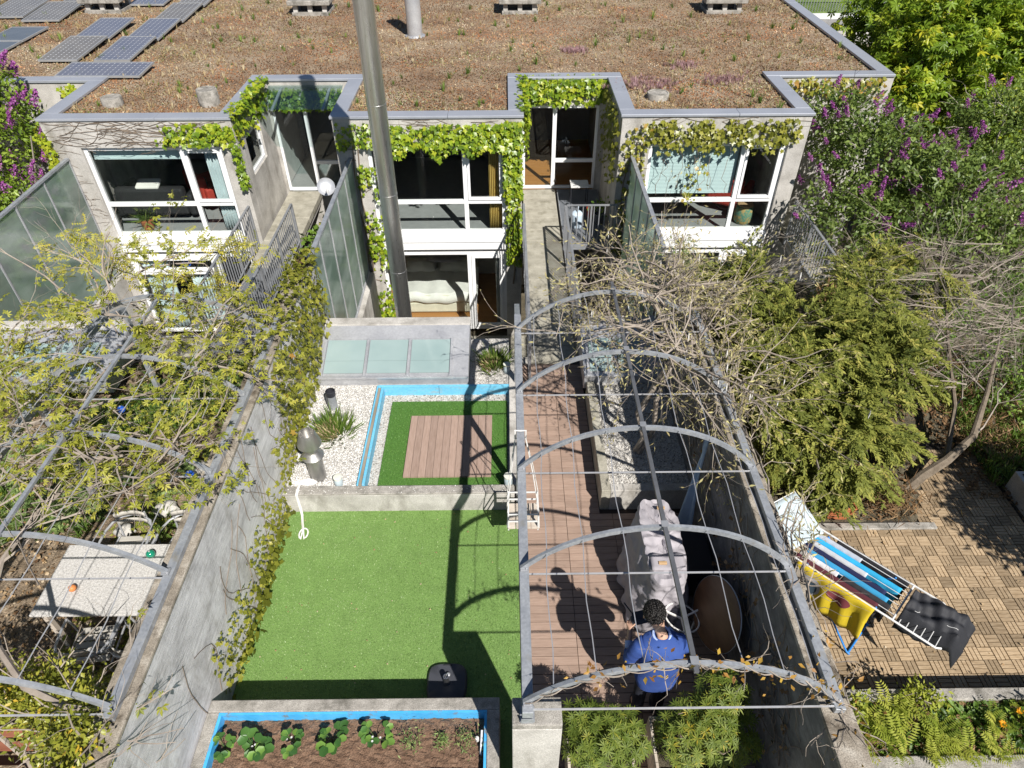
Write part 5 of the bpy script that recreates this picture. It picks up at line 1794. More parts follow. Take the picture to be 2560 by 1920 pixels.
cl_ = [(4.0, 7.5, 1.0, 1.1, 1.0, 1.1), (3.35, 8.3, 1.6, 0.55, 0.6, 0.65), (4.9, 7.4, 0.9, 0.9, 0.9, 0.9), (4.3, 6.45, 0.65, 0.9, 0.8, 0.75), (3.35, 6.9, 0.9, 0.6, 0.7, 0.9), (5.3, 8.4, 1.2, 0.7, 0.6, 0.7), (4.0, 5.95, 0.35, 0.45, 0.4, 0.4)]
t = empty('conifer', (4.2, 7.3, 0), 'spreading olive green conifer drooping over the wood tile terrace', 'tree')
q = MB()
limbs(q, (4.3, 7.2, -0.05), cl_, 0.05, 6, 3)
q.build('trunk', M['bark'], t)
P, F, Nn, S_, T = spray_set(cl_, 6200, (0.13, 0.32))
scatter('crown', DIAMOND, P, F, Nn, S_ * 0.88, T, M['conifer'], t)
# brown dead patch
n = 260
pp = np.array([4.62, 8.35, 1.55]) + rng.normal(0, 0.1, (n, 3)) * [0.8, 0.8, 1.6]
scatter('dead_needles', NARROW, pp, rng.normal(0, 0.4, (n, 3)) + [0, -0.2, -1], rng.normal(size=(n, 3)), rng.uniform(0.06, 0.12, n), rng.uniform(0, 0.35, n), M['litter'], t)
lz = [(5.9, 9.6, 1.15, 0.55, 0.4, 0.45), (6.5, 9.3, 1.3, 0.5, 0.4, 0.4)]
t = empty('conifer', (6.1, 9.5, -0.1), 'smaller yellowish conifer tips behind the large spreading one', 'tree')
q = MB()
limbs(q, (6.0, 9.1, -0.05), lz, 0.03, 7, 2)
q.build('trunk', M['bark'], t)
P, F, Nn, S_, T = spray_set(lz, 420, (0.2, 0.45))
scatter('crown', DIAMOND, P, F, Nn, S_ * 1.05, np.clip(T + 0.12, 0, 0.97), M['conifer'], t)

# bare pruned tree at the right
t = empty('bare_tree', (5.5, 6.2, 0), 'bare pruned tree with a mass of pale twigs at the right edge', 'tree')
r2 = random.Random(77)
q = MB()
q.tube([(5.38, 6.1, -0.05), (5.6, 6.2, 0.16), (5.95, 6.35, 0.3), (6.3, 6.55, 0.55), (6.65, 7.1, 0.85), (7.05, 7.8, 1.15)], [0.075, 0.07, 0.062, 0.05, 0.03, 0.016], 8)
q.tube([(5.6, 6.2, 0.16), (6.05, 6.5, 0.22), (6.4, 7.2, 0.5), (6.6, 8.2, 0.95), (6.8, 9.0, 1.3)], [0.05, 0.042, 0.03, 0.022, 0.014], 7)
q.build('trunk', M['old_bark'], t)
q = MB()
for k in range(85):
    x, y = r2.uniform(5.9, 8.1), r2.uniform(7.2, 9.8)
    z = 0.75 + 0.6 * (y - 7.2) / 2.6 + r2.uniform(-0.25, 0.6)
    d = (r2.gauss(-0.2, 0.9), r2.gauss(0.1, 0.5), r2.gauss(0.05, 0.18))
    twig(q, (x, y, z), d, r2.uniform(0.6, 1.3), r2.uniform(0.006, 0.013), 2, r2, 0.22, 0.01, 4, 4, 6, None, 0.62, 0.5)
for (p, d) in (((6.65, 7.1, 0.85), (0.2, 1, 0.3)), ((7.05, 7.8, 1.15), (0.4, 1, 0.15)), ((6.6, 8.2, 0.95), (-0.4, 0.8, 0.3)), ((6.8, 9.0, 1.3), (0.3, 1, 0.2)), ((6.3, 6.55, 0.55), (0.9, 0.5, 0.15)), ((6.4, 7.2, 0.5), (1, 0.5, 0.2))):
    twig(q, p, d, 1.1, 0.014, 3, r2, 0.3, 0.0, 4, 4, 5, None, 0.68, 0.7)
q.build('branches', M['twig'], t)

# wisteria on the pergola over the deck
t = empty('wisteria', (1.75, 6.5, 0.3), 'bare grey wisteria sprawling over the far end of the deck pergola', 'climber')
r2 = random.Random(9)
q = MB()
q.tube([(1.75, 6.6, 0.28), (1.82, 6.55, 0.6), (1.7, 6.6, 1.0), (1.9, 6.65, 1.5), (2.05, 6.6, 2.0), (2.2, 6.5, 2.25)], [0.05, 0.045, 0.04, 0.04, 0.035, 0.03], 7)
q.tube([(1.78, 6.55, 0.28), (1.95, 6.6, 0.7), (1.88, 6.5, 1.3), (2.1, 6.75, 1.9), (1.8, 7.0, 2.45)], [0.04, 0.035, 0.033, 0.03, 0.025], 6)
ends = []
for k in range(85):
    p = (r2.choice((r2.uniform(1.1, 2.5), r2.uniform(1.6, 2.7))), r2.uniform(5.7, 8.2), 0)
    zz = 2.0 + 0.5 * (1 - ((p[0] - 1.29) / 1.35) ** 2) + r2.uniform(-0.1, 0.15)
    d = (r2.gauss(0, 0.8), r2.gauss(0.1, 0.8), r2.gauss(0, 0.15))
    twig(q, (p[0], p[1], zz), d, r2.uniform(0.5, 1.15), r2.uniform(0.006, 0.017), 2, r2, 0.35, 0.02, 4, 4, 5, ends, 0.6, 0.7)
for k in range(26):    # tangle along the wall beam
    y0 = 3.2 + 0.2 * k
    twig(q, (2.55, y0, 1.98), (0.1, 1, 0.05), r2.uniform(0.5, 0.9), 0.012, 2, r2, 0.45, 0.0, 3, 4, 5, ends, 0.5, 0.8)
for k in range(7):    # strands reaching over the bridge and to the conifer
    twig(q, (r2.uniform(0.3, 1.2), r2.uniform(6.6, 7.6), 2.1), (r2.gauss(0, 1), r2.gauss(0.3, 0.5), 0.1), 0.9, 0.008, 1, r2, 0.35, 0.02, 3, 3, 5, ends, 0.6, 0.7)
    twig(q, (r2.uniform(2.5, 2.8), r2.uniform(5.6, 8.2), 2.0), (1, r2.gauss(0.2, 0.6), 0.15), 1.0, 0.012, 2, r2, 0.35, 0.02, 3, 3, 5, ends, 0.6, 0.7)
q.build('stems', M['twig'], t)
E_ = [e for e in ends if r2.random() < 0.75]
P = np.array([e[0] for e in E_]); Dn = np.array([e[1] for e in E_])
m = len(P)
scatter('buds', NARROW, P, Dn + rng.normal(0, 0.5, (m, 3)), rng.normal(size=(m, 3)), rng.uniform(0.03, 0.085, m), rng.random(m), M['bud'], t)
k = rng.choice(m, min(60, m), replace=False)
pod = MB()
for i in k:
    p = Vector(P[i])
    pod.tube([p, p + Vector((0.004, 0, -0.05)), p + Vector((0.012, 0.004, -0.12))], [0.003, 0.009, 0.002], 4)
pod.build('seed_pods', M['rope'], t)['kind'] = 'stuff'

# bare stem with rusty young leaves along the front arch
t = empty('climbing_vine', (1.3, 2.38, 1.9), 'thin vine with rusty young leaves twined along the nearest deck arch', 'climber')
q = MB()
half, rise = 1.19, 0.57
Rr = (half * half + rise * rise) / (2 * rise)
am = math.asin(half / Rr)
arch = lambda f: Vector((1.29 + Rr * math.sin(am * f), 2.38, 1.98 + rise - Rr + Rr * math.cos(am * f)))
for k in range(3):
    pts = []
    for i in range(60):
        f = -1 + 2 * i / 59
        a = i * 0.55 + k * 2.1
        pts.append(arch(f) + Vector((0, math.cos(a) * 0.035, math.sin(a) * 0.03 - 0.01)))
    q.tube(pts, 0.006 - 0.001 * k, 4)
r2 = random.Random(31)
ends = []
for k in range(26):
    twig(q, arch(r2.uniform(-0.8, 1.0)), (r2.gauss(0, 1), r2.gauss(0, 0.6), r2.gauss(-0.2, 0.6)), r2.uniform(0.1, 0.25), 0.005, 1, r2, 0.5, 0, 2, 3, 4, ends)
for k in range(40):   # tangle running down over the wall corner and along the wall beam
    p = (2.52 + r2.gauss(0, 0.06), r2.uniform(2.0, 4.3), 1.9 + r2.gauss(0, 0.08))
    twig(q, p, (r2.gauss(0.2, 0.5), r2.gauss(0, 1), r2.gauss(-0.1, 0.5)), r2.uniform(0.2, 0.5), 0.007, 1, r2, 0.5, 0, 3, 3, 4, ends)
q.build('stems', M['twig'], t)
n = 240
fs = rng.choice([0, 1], n, p=[0.62, 0.38])
P = np.array([tuple(arch(rng.uniform(-0.6, 1.0)) + Vector(rng.normal(0, 0.05, 3))) if f == 0 else (2.55 + rng.normal(0, 0.1), rng.uniform(1.9, 3.0), 1.85 + rng.normal(0, 0.12)) for f in fs])
scatter('young_leaves', LEAF, P, rng.normal(size=(n, 3)), rng.normal(size=(n, 3)) + [0, -0.3, 1], rng.uniform(0.03, 0.065, n), rng.random(n), M['autumn'], t)

# leafy vine over the left pergola
t = empty('climbing_vine', (-4.3, 6, 0), 'leafy yellow green vine sprawling over the left pergola', 'climber')
r2 = random.Random(41)
q = MB()
ends = []
def lz_(x):
    return 2.0 + 0.52 * max(0, 1 - ((x + 4.25) / 1.3) ** 2)
for k in range(105):
    x, y = r2.uniform(-6.5, -3.1), 3.7 + 3.7 * r2.random()
    twig(q, (x, y, lz_(x) + r2.uniform(-0.08, 0.12)), (r2.gauss(0, 1), r2.gauss(0, 0.7), r2.gauss(0, 0.12)), r2.uniform(0.5, 1.2), r2.uniform(0.005, 0.014), 2, r2, 0.35, 0.01, 3, 4, 5, ends, 0.6, 0.65)
for k in range(30):
    x, y = r2.uniform(-5.6, -3.3), r2.uniform(3.0, 4.8)
    twig(q, (x, y, lz_(x) + r2.uniform(-0.05, 0.1)), (r2.gauss(0, 1), r2.gauss(0.3, 0.6), r2.gauss(0, 0.1)), r2.uniform(0.5, 1.0), r2.uniform(0.006, 0.014), 1, r2, 0.35, 0.0, 3, 4, 5, ends, 0.6, 0.65)
# thick old stem curving round the table
q.tube([(-4.05, 5.4, 1.95), (-4.3, 4.7, 2.05), (-4.55, 4.2, 2.0), (-4.62, 3.7, 1.95), (-4.55, 3.3, 1.85), (-4.3, 2.95, 1.8), (-3.95, 2.65, 1.75), (-3.55, 2.5, 1.72), (-3.2, 2.45, 1.75), (-3.0, 2.4, 1.8)], [0.016, 0.02, 0.022, 0.025, 0.028, 0.03, 0.028, 0.025, 0.02, 0.015], 6)
twig(q, (-4.62, 3.7, 1.95), (0.9, 0.8, 0.1), 0.9, 0.015, 2, r2, 0.3, 0, 3, 4, 5, ends)
twig(q, (-5.3, 4.9, 1.95), (0.9, -0.5, 0.0), 1.2, 0.018, 2, r2, 0.3, 0, 3, 4, 5, ends)
twig(q, (-5.6, 5.4, 2.0), (0.9, 0.25, 0.05), 2.0, 0.02, 2, r2, 0.25, 0, 3, 4, 5, ends)
twig(q, (-3.0, 2.4, 1.8), (0.5, 0.2, 0.1), 0.35, 0.008, 1, r2, 0.3, 0, 3, 3, 4, ends)
twig(q, (-3.1, 2.8, 1.95), (0.2, 0.6, 0.5), 0.4, 0.007, 1, r2, 0.3, 0, 3, 3, 4, ends)
q.build('stems', M['twig'], t)
E_ = [e for e in ends if r2.random() < (0.30 if e[0].y > 5.2 else 0.22 if e[0].y > 4.2 else 0.08)]
P = np.array([e[0] for e in E_])
P = np.concatenate([P, P + rng.normal(0, 0.06, P.shape)])
m = len(P)
scatter('leaves', PALM, P, rng.normal(size=(m, 3)) * [1, 1, 0.4] + [0, 0, -0.2], rng.normal(0, 0.35, (m, 3)) + [0, -0.15, 1], rng.uniform(0.035, 0.085, m), np.clip(rng.normal(0.55, 0.22, m), 0.02, 0.98), M['vine'], t)

# yellow wisteria leaves in front of the left house
t = empty('climbing_vine', (-6, 8.2, 0), 'yellowish climber with long leaves before the left glass screen', 'climber')
q = MB()
ends = []
r2 = random.Random(51)
for (p, d, L) in (((-5.5, 7.6, 2.1), (-1, 0.1, 0.1), 1.4), ((-5.4, 8.0, 2.2), (-0.7, 0.5, 0.1), 1.2), ((-5.2, 8.4, 2.1), (0.3, 0.5, 0.15), 1.0), ((-5.6, 8.3, 2.0), (0, 0.4, 0.2), 0.9), ((-5.9, 7.4, 1.9), (-1, -0.1, 0.0), 1.4), ((-5.0, 8.2, 2.3), (0.9, 0.5, 0.1), 0.8), ((-5.6, 8.0, 2.0), (-0.3, 0.6, 0.1), 0.9), ((-5.3, 7.8, 2.2), (-0.2, 0.2, 0.1), 0.9)):
    twig(q, p, d, L, 0.016, 2, r2, 0.3, 0.0, 4, 4, 6, ends, 0.6, 0.7)
q.build('stems', M['twig'], t)
E_ = [e for e in ends if r2.random() < 0.45 and e[0].z < 2.42]
P = np.array([e[0] for e in E_])
P = np.concatenate([P + rng.normal(0, 0.03, P.shape), P + rng.normal(0, 0.09, P.shape)])
m = len(P)
scatter('leaves', PINN, P, rng.normal(size=(m, 3)) * [1, 1, 0.5] + [0, -0.2, -0.35], rng.normal(0, 0.35, (m, 3)) + [0, -0.2, 1], rng.uniform(0.10, 0.2, m), np.clip(rng.normal(0.72, 0.2, m), 0.05, 0.99), M['vine'], t)

# creeper on the garden wall by the lawn
st = MB()
r2 = random.Random(61)
for k in range(34):
    y = r2.uniform(3.0, 8.6)
    z = r2.uniform(0.1, 1.0)
    pts = [(-2.945, y, z)]
    a = r2.uniform(0.8, 2.2)
    for j in range(8):
        a += r2.gauss(0, 0.25)
        y += math.cos(a) * 0.12
        z += math.sin(a) * 0.13
        if z > 1.85 or z < 0.02: break
        pts.append((-2.944, y, z))
    if len(pts) > 2:
        st.tube(pts, 0.004, 3, cap=False)
pw = [
    patch((-2.94, 3.3, 0.0), (0, 5.0, 0), (0, 0, 0.95), (1, 0, 0), 1700, 0.028, 0.062, dens=lambda a, b: np.clip(1.25 - b * 1.1 - 0.3 * np.sin(a * 9) ** 2, 0, 1), off=(0.0, 0.06), tint=(0.45, 0.98)),
    patch((-2.94, 6.4, 0.6), (0, 2.7, 0), (0, 0, 1.3), (1, 0, 0), 500, 0.045, 0.09, off=(0.0, 0.1), tint=(0.3, 0.95)),
    patch((-2.94, 3.6, 0.0), (0, 4.6, 0), (0, 0, 0.95), (1, 0, 0), 900, 0.025, 0.06, dens=lambda a, b: np.clip(1.15 - b * 1.2 - 0.2 * (a < 0.2), 0, 1), off=(0.0, 0.05), tint=(0.3, 0.98)),
    patch((-2.94, 5.9, 0.35), (0, 2.4, 0), (0, 0, 0.8), (1, 0, 0), 520, 0.03, 0.07, off=(0.0, 0.06), tint=(0.2, 0.95)),
    patch((-2.93, 3.7, 0.0), (0, 2.1, 0), (0, 0, 0.35), (1, 0, 0), 120, 0.05, 0.10, off=(0.0, 0.1), tint=(0.0, 0.4)),
    patch((-2.94, 6.7, 0.9), (0, 2.4, 0), (0, 0, 1.0), (1, 0, 0), 460, 0.04, 0.085, off=(0.0, 0.1), tint=(0.1, 0.85)),
    patch((-3.25, 6.3, 1.92), (0.4, 0, 0), (0, 2.9, 0), (0, 0, 1), 620, 0.04, 0.09, off=(0.0, 0.16), dens=lambda a, b: np.clip(b * 1.4, 0.1, 1), tint=(0.1, 0.85), hang=(0.6, -0.3, -0.2)),
]
creeper('small leaved creeper spreading on the garden wall beside lawn and gravel', pw, st, 'ivy_olive', (-2.95, 6, 0), cap=200)

# ivy hedge at the lower left
hd = [(-4.9, 2.85, 1.25, 0.6, 0.25, 0.35), (-4.2, 2.8, 1.2, 0.5, 0.25, 0.35), (-3.7, 2.6, 1.2, 0.4, 0.3, 0.4), (-3.4, 2.3, 1.1, 0.3, 0.35, 0.4), (-3.45, 2.0, 0.9, 0.3, 0.3, 0.35), (-3.38, 2.35, 1.62, 0.28, 0.4, 0.28), (-3.3, 1.95, 1.4, 0.3, 0.3, 0.3), (-3.16, 2.2, 1.88, 0.2, 0.3, 0.14), (-3.2, 1.85, 1.85, 0.24, 0.28, 0.18), (-3.35, 1.65, 1.6, 0.3, 0.3, 0.3)]
broad_tree('ivy_hedge', 'yellowish ivy hedge at the lower left corner above the red bench', (-4.1, 2.2, 0), hd, 'hedge', 1000, 15, 0.09, LEAF, (0.035, 0.07), 'hedge', 71, 0.03, 'twig', twigs=70)

# tree standing just right of the picture, shading the tile terrace
sh_ = [(7.3, 3.6, 2.0, 0.6, 0.55, 0.5), (7.7, 4.3, 2.2, 0.7, 0.6, 0.5), (7.8, 3.6, 2.5, 0.6, 0.6, 0.45)]
broad_tree('garden_tree', 'tree off the right edge whose shade falls on the wood tiles', (7.6, 3.8, -0.02), sh_, 'green', 420, 14, 0.16, LEAF, (0.08, 0.14), 'tree', 81, 0.06)

# dead vine on the shaded wall
t = empty('dead_vine', (2.37, 3.6, 0.3), 'brown leafless vine clinging to the shaded wall above the round table', 'climber')
q = MB()
r2 = random.Random(101)
LE = []
for k in range(70):
    y, z = r2.uniform(2.1, 6.5), r2.uniform(0.4, 1.5)
    a = r2.uniform(0.6, 2.5)
    pts = [(2.374, y, z)]
    for j in range(9):
        a += r2.gauss(0, 0.4)
        y += math.cos(a) * 0.09
        z += math.sin(a) * 0.09
        if z > 1.84 or z < 0.1: break
        pts.append((2.374 - r2.uniform(0, 0.03), y, z))
        if r2.random() < 0.3: LE.append(pts[-1])
    if len(pts) > 2:
        q.tube(pts, [0.006 * (1 - 0.6 * j / len(pts)) for j in range(len(pts))], 3, cap=False)
q.build('stems', M['dark_twig'], t)
m = len(LE)
scatter('dry_leaves', FLAKE, np.array(LE) - [0.02, 0, 0], rng.normal(size=(m, 3)) + [0, 0, -0.7], rng.normal(0, 0.4, (m, 3)) + [-1, 0, 0.3], rng.uniform(0.03, 0.07, m), rng.uniform(0.05, 0.6, m), M['litter'], t)
# ------------------------------------------------------------------ ground cover, planters, small plants
def litter(name, x0, x1, y0, y1, z, n, size, mat, label, tint=(0, 1), cat='leaf litter', mask=None, tmpl=FLAKE):
    p = np.stack([rng.uniform(x0, x1, n), rng.uniform(y0, y1, n), np.full(n, z) + rng.uniform(0, 0.02, n)], 1)
    if mask is not None:
        p = p[mask(p)]
    n = len(p)
    d = rng.normal(size=(n, 3)); d[:, 2] *= 0.25
    u = rng.normal(size=(n, 3)) * 0.35; u[:, 2] += 1
    o = scatter(name, tmpl, p, d, u, rng.uniform(*size, n), rng.uniform(*tint, n), M[mat])
    tag(o, label, cat)
    return o


def tufts(name, pts, size, mat, label, cat='ground cover', tmpl=None, tint=(0.05, 0.85)):
    n = len(pts)
    o = scatter(name, tmpl or TUFT, pts, rng.normal(size=(n, 3)) * [1, 1, 0.05], np.tile([0, 0, 1.0], (n, 1)) + rng.normal(0, 0.15, (n, 3)), rng.uniform(*size, n), rng.uniform(*tint, n), M[mat])
    tag(o, label, cat)
    return o


def rect(n, x0, x1, y0, y1, z=0.0, thr=None, k=0):
    p = np.stack([rng.uniform(x0, x1, n), rng.uniform(y0, y1, n), np.full(n, z)], 1)
    if thr is not None:
        p = p[wob(p[:, 0] * 1.6, p[:, 1] * 1.6, k) > thr]
    return p


def rosette(nl=8, seed=1, w=0.2):
    r2 = random.Random(seed)
    v, f = [], []
    for i in range(nl):
        a = i * 2.4 + r2.uniform(-0.3, 0.3)
        L = r2.uniform(0.6, 1.0)
        h = r2.uniform(0.15, 0.6)
        c, s = math.cos(a), math.sin(a)
        k = len(v)
        for x, y, z in ((0, 0, 0), (w * L, L * 0.55, h * 0.8), (0, L, h * 0.7), (-w * L, L * 0.55, h * 0.8)):
            v.append((x * c + y * s, -x * s + y * c, z))
        f += [(k, k + 1, k + 2), (k, k + 2, k + 3)]
    return v, f


ROS = rosette()
# left garden
litter('leaf_litter', -8.5, -3.2, 2.4, 9.1, 0.0, 9000, (0.02, 0.06), 'litter', 'dry leaf litter over the left garden path and under the table', mask=lambda p: (wob(p[:, 0], p[:, 1], 3) > -0.5))
tufts('ground_cover', np.concatenate([rect(1500, -8.5, -4.1, 5.6, 9.0, 0, 0.0, 1), rect(700, -8.5, -5.0, 4.6, 9.0, 0, 0.1, 4)]), (0.07, 0.17), 'herb', 'green leafy ground cover under the left pergola', tmpl=ROS)
tufts('ground_cover', np.concatenate([rect(600, -8.5, -4.2, 5.2, 8.6, 0, 0.2, 2), rect(300, -6.0, -3.2, 7.2, 9.0, 0, -0.2, 3)]), (0.14, 0.32), 'grass', 'strappy green leaves in the left garden beds', tmpl=make_tuft(12, 8, 1.1))
tufts('moss_patches', rect(2600, -5.2, -3.3, 2.7, 6.2, 0.0, 0.15, 6), (0.02, 0.045), 'fern', 'mossy yellow green patches on the left garden path', tmpl=ROS)
for (x, y, m_, s_, lab) in ((-3.75, 6.0, 60, 0.2, 'round green plant by the blue glass globe'), (-4.75, 7.4, 50, 0.3, 'bluish strappy plant below the vine')):
    t = empty('garden_plant', (x, y, 0), lab, 'plant')
    a = rng.normal(0, 0.13, (m_ * 3, 3)) * [1, 1, 0.5] + [x, y, 0.13]
    scatter('foliage', LEAF, a, rdir(len(a), 0.4), rng.normal(size=a.shape) + [0, 0, 1], rng.uniform(0.05, 0.1, len(a)), None, M['green'], t)
# planting beds on the right terrace
litter('leaf_litter', 2.65, 7.6, 5.55, 9.1, 0.04, 5000, (0.02, 0.06), 'litter', 'brown litter under the conifer and bare tree', (0, 0.6), mask=lambda p: np.array([not on_tiles(a, b) for a, b in p[:, :2]]))
litter('leaf_litter', 2.65, 6.9, 2.6, 3.1, 0.28, 2600, (0.02, 0.06), 'litter', 'reddish brown litter between the ferns', (0, 0.6))
litter('fallen_leaves', 3.2, 6.5, 3.3, 5.4, 0.002, 60, (0.02, 0.045), 'litter', 'few fallen leaves on the wood tiles', (0.5, 1))
tufts('ground_cover', rect(700, 6.6, 8.3, 5.9, 9.0, 0.02, -0.3, 5), (0.1, 0.3), 'grass', 'strappy greens at the right edge behind the wood tiles', tmpl=make_tuft(12, 9, 1.2))
tufts('ground_cover', np.concatenate([rect(420, 2.7, 6.9, 2.6, 3.08, 0.27, -0.1, 5), rect(300, 4.2, 6.9, 2.6, 3.08, 0.27)]), (0.06, 0.15), 'green', 'low green plants between the ferns and marigolds', tmpl=ROS)

# dry brown plant by the bare trunk
t = empty('dry_plant', (5.0, 5.75, 0), 'dry reddish brown plant at the foot of the conifer', 'plant')
n = 700
a = rng.normal(0, 1, (n, 3)) * [0.22, 0.16, 0.1] + [5.0, 5.8, 0.16]
scatter('foliage', BLADE, a, rdir(n, 0.2), rng.normal(size=(n, 3)), rng.uniform(0.08, 0.2, n), rng.uniform(0, 0.5, n), M['litter'], t)


# ferns
def frond(n=11):
    v, f = [], []
    for i in range(n):
        y = 0.1 + 0.9 * i / n
        z = 0.45 * math.sin(y * 2.2)
        L = 0.24 * math.sin(0.35 + 2.6 * (1 - y)) + 0.02
        for s in (-1, 1):
            k = len(v)
            v += [(0, y, z), (s * L * 0.6, y + 0.005, z + 0.01), (s * L, y + 0.07, z - 0.05), (s * L * 0.5, y + 0.055, z)]
            f += [(k, k + 1, k + 2, k + 3)]
    return v, f


FR = frond()
for i, (x, y, s_) in enumerate(((3.4, 2.95, 0.28), (3.75, 3.05, 0.3), (3.65, 2.78, 0.3), (4.05, 2.85, 0.26), (4.3, 2.72, 0.24), (3.2, 2.75, 0.26), (4.72, 2.95, 0.2), (4.0, 2.68, 0.26), (4.6, 2.68, 0.24))):
    y -= 0.08
    t = empty('fern', (x, y, 0.27), ('fern beside the rusty wall corner', 'tall fern in front of the tile kerb', 'bright fern in the middle of the front bed', 'fern leaning over brown litter', 'low fern nearest the bottom edge', 'fern hugging the garden wall', 'small fern left of the marigolds', 'feathery fern at the bottom of the bed', 'pale fern near the bottom kerb')[i], 'fern', 'ferns in the front bed')
    n = 18
    a = rng.uniform(0, 6.283, n)
    d = np.stack([np.cos(a), np.sin(a), np.full(n, 0.55)], 1)
    me = scatter_mesh('fronds', FR, np.tile([x, y, 0.27], (n, 1)) + rng.normal(0, 0.05, (n, 3)) * [1, 1, 0], d, np.tile([0, 0, 1.0], (n, 1)), rng.uniform(0.7, 1.1, n) * s_, rng.random(n), M['fern'])
    link_mesh('fronds', me, t)['kind'] = 'stuff'
# marigolds
M['marigold'] = leafmat('marigold_petal', [(0, (0.75, 0.30, 0.01)), (1, (0.85, 0.42, 0.02))], 0.5, 0.2, 0.3, (0.8, 0.4, 0.02))
for (x, y, s_, lab) in ((4.72, 2.88, 0.045, 'small orange marigold at the left of the three'), (4.95, 3.0, 0.045, 'half open orange marigold by the kerb'), (5.15, 2.9, 0.075, 'largest orange marigold flower near the right edge')):
    y -= 0.06
    t = empty('marigold', (x, y, 0.27), lab, 'flower')
    MB().tube([(x, y, 0.25), (x + 0.01, y, 0.33), (x, y, 0.42)], 0.004, 5).build('stalk', M['green'], t)
    n = 34
    a = rng.uniform(0, 6.283, n)
    me = scatter_mesh('petals', LEAF, np.tile([x, y, 0.42], (n, 1)), np.stack([np.cos(a), np.sin(a), rng.uniform(0.0, 0.5, n)], 1), np.tile([0, 0, 1.0], (n, 1)), rng.uniform(0.6, 1, n) * s_, None, M['marigold'])
    link_mesh('petals', me, t)
    n = 30
    a = rng.normal(0, 0.07, (n, 3)) * [1, 1, 0.5] + [x, y, 0.32]
    scatter('foliage', LEAF, a, rdir(n, 0.2), rng.normal(size=(n, 3)) + [0, 0, 1], rng.uniform(0.05, 0.09, n), None, M['green'], t)

# grass tufts in the gravel
for (x, y, z, w_, lab) in ((-2.5, 7.0, 0.3, 0.2, 'grass clump with straw coloured centre beside the flue cap'), (-0.25, 8.5, 0.3, 0.16, 'grass clump in the gravel right of the skylight')):
    t = empty('grass_clump', (x, y, z), lab, 'grass')
    n = 460
    a = rng.normal(0, 1, (n, 3)) * [w_ * 0.55, w_ * 0.55, 0] + [x, y, z]
    d = (a - [x, y, z]) * 3.6 + rng.normal(0, 0.22, (n, 3)) + [0, 0, 1]
    scatter('green_blades', BLADE, a, d, rng.normal(size=(n, 3)), rng.uniform(0.14, 0.3, n), rng.uniform(0.05, 0.75, n), M['grass'], t)
    n = 240
    a = rng.normal(0, 1, (n, 3)) * [w_ * 0.34, w_ * 0.34, 0] + [x - 0.05, y - 0.05, z + 0.03]
    d = rng.normal(0, 0.4, (n, 3)) + [-0.2, -0.4, 0.8]
    scatter('straw_blades', BLADE, a, d, rng.normal(size=(n, 3)), rng.uniform(0.1, 0.24, n), None, M['straw'], t)

# strawberry plants: every leaflet a piece
def leaflet_mesh(tint):
    v, f = [], []
    n = 12
    for i in range(n):
        a = 2 * math.pi * i / n
        rr = 1 + (0.07 if i % 2 else -0.05)
        x, y = 0.43 * math.sin(a) * rr, 0.5 - 0.5 * math.cos(a) * rr
        v.append((x, y, 0.28 * abs(x) + 0.05 * math.sin(y * 3)))
    v.append((0, 0.5, 0.0))
    f = [(i, (i + 1) % n, n) for i in range(n)]
    return scatter_mesh('leaflet', (v, f), [(0, 0, 0)], [(0, 1, 0)], [(0, 0, 1)], 1.0, [tint], M['strawberry'], smooth=True)
lfm = [leaflet_mesh(x) for x in (0.1, 0.3, 0.45, 0.6, 0.8, 0.95)]
r2 = random.Random(88)
for i, (x, y, lab) in enumerate(((-2.72, 2.7, 'strawberry plant at the left end of the blue planter'), (-2.42, 2.68, 'largest leafy strawberry plant, second from the left end'), (-2.08, 2.74, 'strawberry plant with white blossoms, third in the planter'), (-1.71, 2.74, 'strawberry plant in the middle of the planter, fourth in line'), (-1.3, 2.76, 'strawberry plant nearest the small herbs'))):
    t = empty('strawberry_plant', (x, y, 0.37), lab, 'plant', 'strawberry plants in the planter')
    q = MB()
    for k in range(r2.choice((5, 6))):
        a = k * 2.3 + r2.uniform(-0.4, 0.4)
        L = r2.uniform(0.04, 0.13)
        hgt = r2.uniform(0.04, 0.16)
        e = Vector((x + math.cos(a) * L, y + math.sin(a) * L * 0.9, 0.38 + hgt))
        q.tube([(x, y, 0.37), ((x + e.x) / 2, (y + e.y) / 2, 0.37 + hgt * 0.8), e], 0.003, 4)
        s_ = r2.uniform(0.06, 0.095) * (0.85, 1.15, 0.9, 1.05, 0.95)[i]
        for j in (-1, 0, 1):
            b_ = a + j * 1.45
            o = bpy.data.objects.new('leaflet', lfm[r2.randrange(6)])
            COL.objects.link(o)
            o.parent = t
            f_ = Vector((math.cos(b_), math.sin(b_), r2.uniform(-0.25, 0.15))).normalized()
            up = Vector((r2.gauss(0, 0.2), r2.gauss(-0.15, 0.2), 1))
            rr = f_.cross(up).normalized()
            nn = rr.cross(f_)
            m = Matrix((rr, f_, nn)).transposed().to_4x4()
            o.matrix_local = Matrix.Translation(e - Vector(t.location)) @ m @ Matrix.Scale(s_, 4)
    q.build('stalks', M['herb'], t)
    if i in (1, 2, 4):
        for k in range(3):
            c = Vector((x + r2.uniform(-0.06, 0.06), y + r2.uniform(-0.08, 0.02), 0.45 + r2.uniform(0, 0.06)))
            n = 6
            me = scatter_mesh('blossom', LEAF, [tuple(c)] * n, [(math.cos(j * 6.283 / n), math.sin(j * 6.283 / n), 0.2) for j in range(n)], [(0, 0, 1)] * n, 0.014, [0.9] * n, M['white'])
            link_mesh('blossom', me, t)
